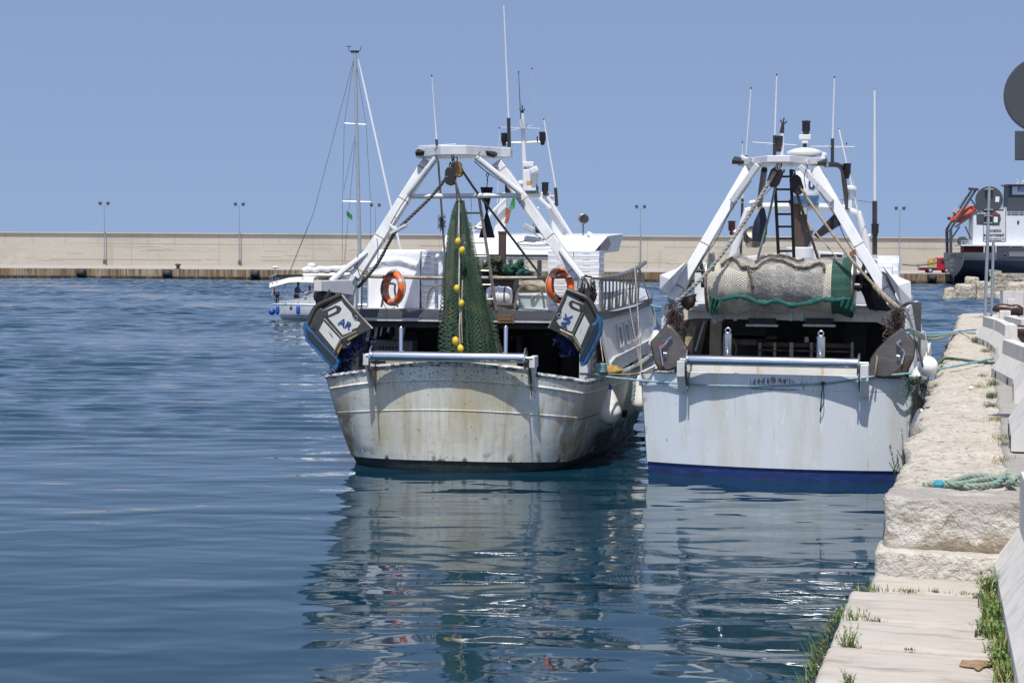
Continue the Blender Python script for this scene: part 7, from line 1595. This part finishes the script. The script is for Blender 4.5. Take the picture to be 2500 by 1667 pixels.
solo('quay_step',moved(rockbox((4.2,.62,.46),.06,130,.022,3.0,1),(-.73+2.1,14.62,1.69)),M['stoneface'],'','',G,kind='structure',smooth=180)
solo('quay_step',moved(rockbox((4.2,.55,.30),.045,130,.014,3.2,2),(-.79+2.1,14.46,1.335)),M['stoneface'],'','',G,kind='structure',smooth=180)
J=[14.2]+[gz(x,y).y for x,y in((900,888),(900,1112),(900,1308))]+[9.0]
for i in range(4):
    y1,y0=J[i],J[i+1]; xl=[-.80,-.93,-.93,-.94][i]
    solo('quay_paving',moved(rockbox((3.4,y1-y0-.03,.5),.045,110,.010,2.4,5+i),(xl+1.7,(y0+y1)/2,1.28-.25-.006*(i%2)),0,.006*(-1)**i,0),M['stone'],'','',G,kind='structure',smooth=180)
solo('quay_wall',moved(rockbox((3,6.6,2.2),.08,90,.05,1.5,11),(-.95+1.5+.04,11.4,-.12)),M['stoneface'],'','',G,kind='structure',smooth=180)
# ---- concrete barriers
def jersey(label,p,q,z,k=1.,w_=.55,top=.63,hole=True,group='concrete road barriers on the quay'):
    p=V((p[0],p[1],z)); q=V((q[0],q[1],z)); d=(q-p).normalized(); n=V((-d.y,d.x,0)); n=n if n.x>0 else -n; L_=(q-p).length
    t=root('concrete_barrier',label,'concrete barrier',G,tuple((p+q)/2+n*w_*k/2),group)
    prof=[(0,0),(0,.14),(.17,.39),(.18,top),(w_-.18,top),(w_-.17,.39),(w_,.14),(w_,0)]
    secs=[[p+d*s+n*x*k+V((0,0,zz*k)) for x,zz in prof] for s in (0,.02,L_-.02,L_)]
    mb=MB().grid(secs,wrap=True); mb.poly(secs[0]); mb.poly(secs[-1][::-1]); obj('barrier_body',mb,M['conc'],t,None,.012)
    if hole:
        for s in (.22,.78):
            c=p+d*L_*s+n*.0; obj('lifting_slot',MB().bar(c-d*.07*k+V((0,0,.06*k))-n*.004,c+d*.07*k+V((0,0,.06*k))-n*.004,.012,.10*k,(0,0,1)),M['black'],t,None)
    return t
jersey('largest grey barrier on the upper quay with two dark lifting slots, by the rope end',(.22,30.05),(.52,27.3),1.905)
jersey('grey barrier end facing the water just in front of the largest one',(.53,27.3),(.48,24.3),1.905)
jersey('pale barrier end standing alone on the asphalt nearest the rope coil',(.35,20.3),(.34,17.95),1.93,1.,.6)
jersey('weed edged grey barrier farthest along the quay edge row',(-.08,42.6),(.16,40.4),1.905)
jersey('grey barrier with one dark slot in the middle of the far row',(.17,40.3),(.30,38.2),1.905)
jersey('short barrier end closest of the far row, below the second bollard',(.29,38.3),(.35,36.8),1.905,1.,.6,.63,False)
jersey('pale barrier right of the far row under the farther brown bollard',(.75,40.5),(.42,43.3),1.905,1.,.5)
jersey('pale barrier lying across the quay end behind the farther bollard',(.62,63.0),(3.4,61.5),1.905,1.,.6,.9,False)
jersey('beige barrier with square hole at the right edge under the farther bollard',(1.05,50.5),(2.2,47.),1.905,1.,.6,.75)
jersey('pale barrier top between the two brown bollards at the right edge',(.95,37.5),(1.1,34.5),1.905,1.,.5,.62)
for (c,x,y,Y,d,lb) in (('e1',625,790,49.,(.30,.5,.30),'small white concrete block in front of the farther brown bollard'),('e1',715,590,62.,(.25,.4,.24),'small white concrete block on the far pale barrier')):
    p=G.v(c,x,y,Y); solo('concrete_block',moved(rockbox(d,.02,10,.004,4,3),p),M['conc'],lb,'concrete block',G,smooth=60)
solo('concrete_cube_base',moved(rockbox((.7,.6,.45),.03,10,.006,4,4),(G.v('e1',625,800,49.3).x,49.3,2.13)),M['conc'],'low concrete base under the small white block by the bollard','concrete block',G,smooth=60)
t=jersey('white barrier face at the lower right corner of the picture beside the grass',(.26,10.2),(.15,14.45),1.27,1.12,.7,.78,False)
def bollard(label,pts,stem,Y,r):
    P=[G.v('e1',x,y,Y) for x,y in pts]; s0=G.v('e1',*stem,Y); t=root('mooring_bollard',label,'bollard',G,(s0.x,Y,1.9),'brown mooring bollards on the quay')
    obj('bollard_head',MB().tube(smooth_path(P,5),[r*(.75+.25*math.sin(math.pi*min(1,i/((len(P)-1)*5)))) for i in range((len(P)-1)*5+1)],14),M['bollard'],t,180)
    obj('bollard_stem',MB().lathe([(r*1.9,0),(r*1.8,.05),(r*.95,.12),(r*.8,.3),(r*.9,s0.z-1.9)],(s0.x,Y,1.9),n=16),M['bollard'],t)
bollard('farther brown horned mooring bollard behind the barriers at the right edge',[(500,730),(520,690),(620,690),(720,710),(800,700),(870,745),(885,780)],(750,760),54.,.17)
bollard('nearer brown mooring bollard cut by the right edge above the large barrier',[(655,1080),(675,1025),(760,1015),(860,1015),(960,1020),(1040,1060)],(850,1040),40.,.14)
# ---- signs
def disc_sign(label,name,Y,cx,cy,R_,c,rect,pole_top,pole_bot,rp,stk,clamps,side=1):
    ce=G.v(c,cx,cy,Y); pb=V((pole_bot.x,Y,1.9)); t=root(name,label,'road sign',G,tuple(pb))
    obj('sign_pole',MB().tube([pb,pole_top],rp,12),M['galv'],t)
    f=.075
    obj('round_panel',MB().lathe([(R_-.02,0),(R_,.004),(R_,.03),(R_-.015,.034),(.01,.034)],ce+V((0,f+.002,0)),(0,1,0),48).lathe([(.01,.0),(R_-.02,.0),(R_-.018,.012)],ce+V((0,f,0)),(0,1,0),48),M['signback'],t)
    rc=[G.v(c,x,y,Y+f) for x,y in rect] if rect else None
    if rc: obj('plate_panel',MB().prism(rc,(0,.03,0)),M['signback'],t,None,.006)
    for q in stk: obj('white_sticker',MB().prism([G.v(c,x,y,Y+f-.004) for x,y in q],(0,.003,0)),M['sticker'],t,None)
    for (x,y) in clamps:
        p=G.v(c,x,y,Y+.02); obj('pole_clamp',MB().bx((p.x-.115,Y-.06,p.z-.02),(p.x+.115,Y+f,p.z+.02)).bx((p.x-.135,Y-.03,p.z-.03),(p.x-.105,Y+f,p.z+.03)).bx((p.x+.105,Y-.03,p.z-.03),(p.x+.135,Y+f,p.z+.03)),M['galv'],t,None)
    return t
disc_sign('grey back of a round traffic sign on a tall pole at the quay end','road_sign',60.,705,250,.455,'d6',[(540,430),(850,432),(838,583),(545,570)],G.v('d6',708,85,60.),G.v('e1',332,750,60.),.055,[[(788,208),(838,212),(832,280),(783,276)],[(766,466),(818,470),(812,540),(763,537)]],[(705,116),(700,377),(694,455),(690,546)])
pz=V((G.v('c7',1172,590,20.6).x,20.6,1.9)); ce=G.v('c7',1172,338,20.6)
disc_sign('large dark back of a round sign cut by the upper right edge','road_sign',20.6,1172,338,.445,'c7',[(987,573),(1357,573),(1357,762),(987,762)],ce+V((0,0,.4)),pz,.045,[],[(1172,200),(1172,480),(1172,620),(1172,720)])
Y=62.; ns=root('notice_sign','white notice sign reading eccetto autorizzati behind the round sign pole','notice sign',G,(G.v('d6',745,1500,Y).x,Y,1.9))
obj('sign_pole',MB().tube([V((G.v('d6',740,1560,Y).x,Y+.06,1.9)),G.v('d6',768,420,Y)+V((0,.06,0))],.05,12),M['galv'],ns)
q=lambda x,y,o=0.:G.v('d6',x,y,Y)+V((0,o,0))
def rrect(x0,y0,x1,y1,r,o): 
    P=[]
    for cx,cy,a0 in((x1-r,y0+r,-90),(x1-r,y1-r,0),(x0+r,y1-r,90),(x0+r,y0+r,180)):
        for k in range(5): an=R(a0+k*22.5); P.append(q(cx+r*math.cos(an),cy+r*math.sin(an),o))
    return P
obj('sign_panel',MB().prism(rrect(622,345,928,795,16,0),(0,.03,0)),mat('sign_white_enamel',(.60,.63,.65),.4,var=.04),ns,None)
obj('border_line',MB().ring(rrect(630,353,918,786,14,-.004),rrect(636,359,912,780,11,-.004),(0,.003,0)),M['letterb'],ns,None)
mb=MB(); ex,ey=V((1,0,0)),V((0,0,1)); um=(q(900,500)-q(800,500)).x/100.
for txt,x,y,sz,bd in(('eccetto',768,642,62,.003),('autorizzati',768,699,62,.003),('Ordinanza della Capitaneria di Porto',770,748,18.5,.001),('n. 17/2018 del 05/04/2018',770,772,18.5,.001),('vigilata',845,378,34,.003)): put_text(mb,txt,sz*um,q(x,y,-.006),ex,ey,bd)
obj('sign_lettering',mb,M['letterb'],ns,None)
mb=MB().ring([q(768+88*math.cos(k),492+88*math.sin(k),-.006) for k in [i*math.pi/16 for i in range(32)]],[q(768+62*math.cos(k),492+62*math.sin(k),-.006) for k in [i*math.pi/16 for i in range(32)]],(0,.003,0)); obj('red_ring',mb,mat('sign_red',(.34,.02,.02),.5),ns,None)
# ---- rope on the quay, litter, iron hooks
rz_=lambda x,y,dz=.035:G.z('d1',x,y,1.905+dz)
hw=root('hawser','thick faded green hawser knotted and lying across the quay','rope',G,tuple(rz_(1500,100,0)))
for i,pts in enumerate(([(1078,104,.03),(1150,98,.03),(1230,96,.03),(1310,70,.04),(1400,45,.05),(1500,38,.05),(1590,38,.05),(1640,62,.05),(1720,48,.09),(1745,70,.10),(1700,90,.05)],[(1200,100,.03),(1290,104,.03),(1380,112,.03),(1480,112,.03),(1580,100,.03),(1640,78,.05),(1660,40,.08),(1710,24,.09),(1770,45,.07),(1830,58,.05),(1900,60,.04)],[(1240,92,.05),(1330,98,.05),(1450,78,.05),(1560,60,.05),(1620,52,.06),(1700,60,.05),(1780,92,.03),(1860,86,.03),(1920,80,.03)])):
    mb=MB(); rope(mb,smooth_path([rz_(x,y,z) for x,y,z in pts],8),.030); obj('rope_strand',mb,M['rmix'],hw)
mb=MB(); mb.tube(smooth_path([rz_(1160,97,.032),rz_(1190,97,.034),rz_(1215,97,.034)],4),[.036,.038,.04,.039,.037,.038,.04,.038,.034],8); obj('whipping',mb,mat('cyan_tape',(.03,.28,.36),.6,var=.3,vs=20),hw)
p=G.z('e2',125,400,1.93); mb=MB(); lump(p,(.045,.045,.022),71,mb,.16); solo('crumpled_litter',mb,M['sheet'],'crumpled scrap of white litter lying on the quay','litter',G,smooth=180)
for c,x,y,lb in(('f6',335,140,'farther small rusty iron hook sticking out of the quay edge'),('f6',258,347,'nearer small rusty iron hook sticking out of the quay edge'),('f6',205,515,'rusty iron stub on the quay edge beside the green rope')):
    p=G.z(c,x,y,1.80); solo('iron_hook',MB().tube([p,V((ED+.04,p.y+.1,1.84)),V((ED+.25,p.y+.12,1.85))],[.035,.04,.04],8),M['brown'],lb,'iron hook',G)
# ---- plants
def blade(mb,p,d,L_,w_,bend,mi=0):
    d=V(d).normalized(); sx=d.cross(V((0,0,1))); sx=sx.normalized() if sx.length>1e-3 else V((1,0,0)); rows=[]; n=4; c=V(p)
    for i in range(n+1):
        t=i/n; ww=w_*(1-t)**.7*(1 if t>0 else .7); rows.append([c-sx*ww/2,c+sx*ww/2]); dd=(d+V((0,0,-bend*t))).normalized(); c=c+dd*L_/n
    mb.grid(rows,mi)
def tuft(name,label,p,n,h,sp,w_,mats,group,seed,bend=.5,leaves=False,cat='weed',wide=(1,1)):
    rnd=random.Random(seed); mb=MB()
    for i in range(n):
        a_=rnd.uniform(0,6.28); q=V(p)+V((rnd.gauss(0,sp*.5)*wide[0],rnd.gauss(0,sp*.5)*wide[1],-.01)); tl=rnd.uniform(.15,.8); hh=h*rnd.uniform(.35,1.)
        d=V((math.cos(a_)*tl,math.sin(a_)*tl,1)); blade(mb,q,d,hh,w_*rnd.uniform(.6,1.2),bend*rnd.uniform(.3,1.3),rnd.choice((0,0,0,1)))
        if leaves and rnd.random()<.5:
            d=d.normalized()
            for k in range(4): blade(mb,q+d*hh*(.3+.16*k),V((rnd.gauss(0,1),rnd.gauss(0,1),.7)),hh*.22,w_*1.3,.4,0)
    return solo(name,mb,mats,label,cat,G,group)
LM=[M['leaf'],M['leafdry']]; DK=[M['leafdk'],M['leafdry']]; DR=[M['leafdry'],M['leafdk']]
gp='weeds growing in the quay joints'
for i,(x,y,n,h,sp,lb,ms) in enumerate(((660,872,70,.085,.16,'yellow green grass tuft at the left end of the first low joint',[M['leaf'],M['leafdry']]),(955,885,60,.05,.10,'low green clump in the middle of the first low joint',LM),(1165,890,26,.05,.05,'small dark sprig right of the middle in the first low joint',DK),(1400,903,60,.04,.16,'long low yellow grass patch at the right of the first low joint',LM),(1155,765,26,.06,.03,'single dry sprig at the foot of the lower step',DR),(820,745,30,.035,.07,'tiny green sprouts at the left foot of the lower step',LM),(990,752,14,.02,.04,'tiniest sprouts below the lower step centre',LM),
   (545,1100,40,.13,.10,'leafy green weed at the left end of the second low joint',LM),(725,1105,40,.05,.06,'dark low sprig beside the leafy weed in the second joint',DK),(530,1290,40,.20,.06,'tall upright leafy weed at the left end of the third low joint',LM),(980,1310,22,.025,.05,'flat little sprig in the middle of the third low joint',DK),(515,1560,22,.13,.04,'small upright weed at the bottom edge on the last stone',LM),(1480,1135,40,.035,.10,'thin sprouts at the right of the second low joint',LM))):
    tuft('weed_tuft',lb,gz(x,y),n,h,sp,.009,ms,gp,i+3,.5,i in(7,9,11),'weed',(1,.35))
for i,(x,y,n,h,sp,lb) in enumerate(((1560,935,70,.30,.06,'tallest leafy green weed against the corner barrier top'),(1590,1000,130,.18,.14,'dense green grass clump beside the corner barrier, uppermost'),(1600,1110,170,.20,.15,'dense green grass clump beside the corner barrier, second'),(1585,1210,150,.16,.14,'dense green grass clump beside the corner barrier, third'),(1630,1320,130,.15,.13,'bent green grass clump beside the corner barrier, fourth'),(1670,1430,130,.15,.13,'dark green grass clump beside the corner barrier, fifth'),(1700,1540,200,.15,.14,'green grass clump at the very bottom by the corner barrier'),(1690,980,30,.26,.05,'thin grass stalks leaning on the corner barrier'),(1660,700,14,.14,.03,'few blades sticking up behind the corner barrier'))):
    tuft('grass_clump',lb,gz(x,y),n,h,sp,.015,LM,'grass clumps beside the corner barrier',i+41,.9,i in(0,2,3,5),'grass clump',(.55,1.1))
mb=MB(); pts=[(1340,1440),(1360,1400),(1420,1405),(1470,1398),(1540,1405),(1610,1420),(1625,1432),(1560,1440),(1520,1450),(1490,1475),(1465,1470),(1450,1455),(1400,1450)]
mb.prism([gz(x,y,1.283) for x,y in pts],(0,0,.006)); solo('dried_mud',mb,mat('dried_brown_mud',(.30,.20,.11),.95,var=.35,vs=20,bump=(40,.6,.02)),'patch of dried brown mud on the last pale stone','mud patch',G)
# growth hanging down the quay side
for i,(x,y,lb) in enumerate(((500,930,'topmost brown green growth hanging on the low quay edge'),(455,1010,'second hanging growth on the low quay edge'),(405,1110,'third hanging growth on the low quay edge'),(360,1230,'fourth hanging growth on the low quay edge'),(320,1350,'fifth hanging growth on the low quay edge'),(270,1480,'lowest hanging growth on the low quay edge'))):
    p=gz(x,y); rnd=random.Random(i+90); mb=MB()
    for k in range(170):
        q=V((p.x-.01-abs(rnd.gauss(0,.03)),p.y+rnd.gauss(0,.22),1.22-abs(rnd.gauss(0,.10)))); blade(mb,q,(-.5+rnd.gauss(0,.5),rnd.gauss(0,.7),rnd.uniform(-.5,1.)),rnd.uniform(.03,.10),.009,.8,rnd.choice((0,0,1,2)))
    if i>2:
        for k in range(14): blade(mb,V((p.x-.05,p.y+rnd.gauss(0,.15),1.12)),(-.5+rnd.gauss(0,.2),rnd.gauss(0,.25),1.1),rnd.uniform(.12,.26),.010,.35,1)
    solo('hanging_weed',mb,[M['moss'],M['leaf'],M['leafdk']],lb,'weed',G,'weeds hanging on the quay side')
def spike(label,c,x0,y0,x1,y1,Y,seed):
    a_=G.u(c,x0,y0,-.735); Y=a_.y; b_=G.v(c,x1,y1,Y); rnd=random.Random(seed); t=root('tall_weed',label,'weed',G,tuple(a_)); P=smooth_path([a_,a_.lerp(b_,.5)+V((.02,0,0)),b_],8); mb=MB().tube(P,[.006*(1-i/len(P)*.7) for i in range(len(P))],5)
    for k in range(5):
        i=rnd.randint(3,8); q=P[i]; e=q+V((rnd.gauss(0,.05),rnd.gauss(0,.05),rnd.uniform(.12,.22))); mb.tube([q,q.lerp(e,.5)+V((.015,0,0)),e],.004,4)
    obj('stem',mb,M['leafdk'],t); mb=MB()
    for i,q in enumerate(P):
        for k in range(5): blade(mb,q+V((0,0,rnd.uniform(-.02,.02))),(rnd.gauss(0,1),rnd.gauss(0,1),rnd.uniform(.3,1.2)),rnd.uniform(.02,.05),.010,.4)
    obj('leaves',mb,M['leafdk'],t)
spike('taller dark green weed spike rising from the quay edge before the blue stripe','c8',268,1420,265,1045,15.6,1)
spike('shorter dark green weed spike left of the taller one at the quay edge','c8',220,1430,190,1150,15.8,2)
for i,(x,y,n,h,sp,lb,ms) in enumerate(((300,235,40,.12,.16,'dry brown weed by the largest barrier corner',DR),(450,370,60,.20,.16,'green spiky weed at the foot of the largest barrier',DK),(230,385,60,.10,.30,'dry mat of grass left of the largest barrier',DR),(425,545,70,.16,.14,'dark green bushy weed at the asphalt edge',DK),(420,680,60,.12,.16,'drying weed just below the dark bushy one',DK),(490,880,60,.11,.2,'brown weed line midway along the asphalt edge',DR),(600,1170,60,.12,.2,'yellowing weed beside the lone barrier end',DR),(650,1260,40,.12,.12,'green tipped weed at the lone barrier foot',DK),(610,1470,50,.10,.2,'dry weed nearest the hawser at the asphalt edge',DR))):
    tuft('quay_weed',lb,G.z('e2',x,y,1.9),n*3,h*.85,sp*1.15,.006,ms,'weeds along the asphalt edge',i+140,.5,False,'weed',(.5,1.3))
for i,(x,y,n,h,lb) in enumerate(((205,1185,60,.30,'dark green bush at the base of the far barrier'),(300,1205,40,.2,'dry weeds along the far barrier base'),(340,1320,40,.16,'low weeds before the far barrier slot'))):
    tuft('quay_weed',lb,G.z('e1',x,y,1.9),n*4,h*.8,.22,.009,DK if i!=1 else DR,'weeds along the asphalt edge',i+160,.5,False,'weed',(.6,2.))
# ---- rocks across the basin
def boulder(label,box,Y,seed,dep=2.,warp=.3):
    x0,y0,x1,y1=box; a_=G.v('d6',x0,y1,Y); b_=G.v('d6',x1,y0,Y); d=(b_.x-a_.x,dep,b_.z+.5); rnd=random.Random(seed); sh=[rnd.uniform(-warp,warp) for _ in range(6)]
    def wp(p): return V((p.x*(1-.22*(p.z/d[2]+.5)*(1+sh[0]))+sh[1]*p.z*.5,p.y*(1-.15*(p.z/d[2])),p.z+sh[2]*.25*p.x+sh[3]*.15*p.y))
    solo('boulder',moved(rockbox(d,min(d)*.13,18,.13,1.1,seed,wp),((a_.x+b_.x)/2,Y+dep/2,b_.z-d[2]/2+.0)),M['rock'],label,'boulder',G,'pale boulders across the basin',smooth=50)
boulder('smallest pale boulder at the left end of the rock pile',(108,1380,260,1500),184,1)
boulder('wide flat topped boulder second from the left in the rock pile',(222,1335,520,1500),182.5,2)
boulder('tall shaded boulder standing behind the others in the rock pile',(370,1240,592,1480),186,3)
boulder('square boulder left of the thin sign pole in the rock pile',(528,1298,762,1500),183.5,4)
boulder('rounded grey boulder right of the sign poles before the ruined wall',(885,1308,1260,1505),181.5,5,2.6)
boulder('low dark wet boulder at the foot of the ruined wall',(760,1430,900,1505),181,6)
a_=G.v('d6',705,1300,188); b_=G.v('d6',1260,1190,188)
random.seed(12); mb=MB(); z=0.; 
zt_=b_.z; nr=7; hh=zt_/nr
for r_ in range(nr):
    x=a_.x+.05*r_*(r_%2)
    while x<b_.x+2:
        l=random.uniform(.5,1.1); mb.box((x+l/2,189+random.gauss(0,.02),hh*(r_+.5)),(l-.03,2.,hh-.025)); x+=l
mb.bx((a_.x+.1,188.1,-1),(b_.x+2,189.9,zt_-.05)); mb.box((a_.x+.6,189,zt_+.14),(1.3,1.8,.35),ry=.12)
solo('ruined_stone_wall',mb,M['rock'],'ruined coursed stone wall behind the boulders across the basin','stone wall',G,smooth=None,bevel=.03)
# exposure
S.view_settings.exposure=.40

for o in COL.objects:
    if o.name.split('.')[0] in ('crumpled_litter','dried_mud'): o['kind']='thing'
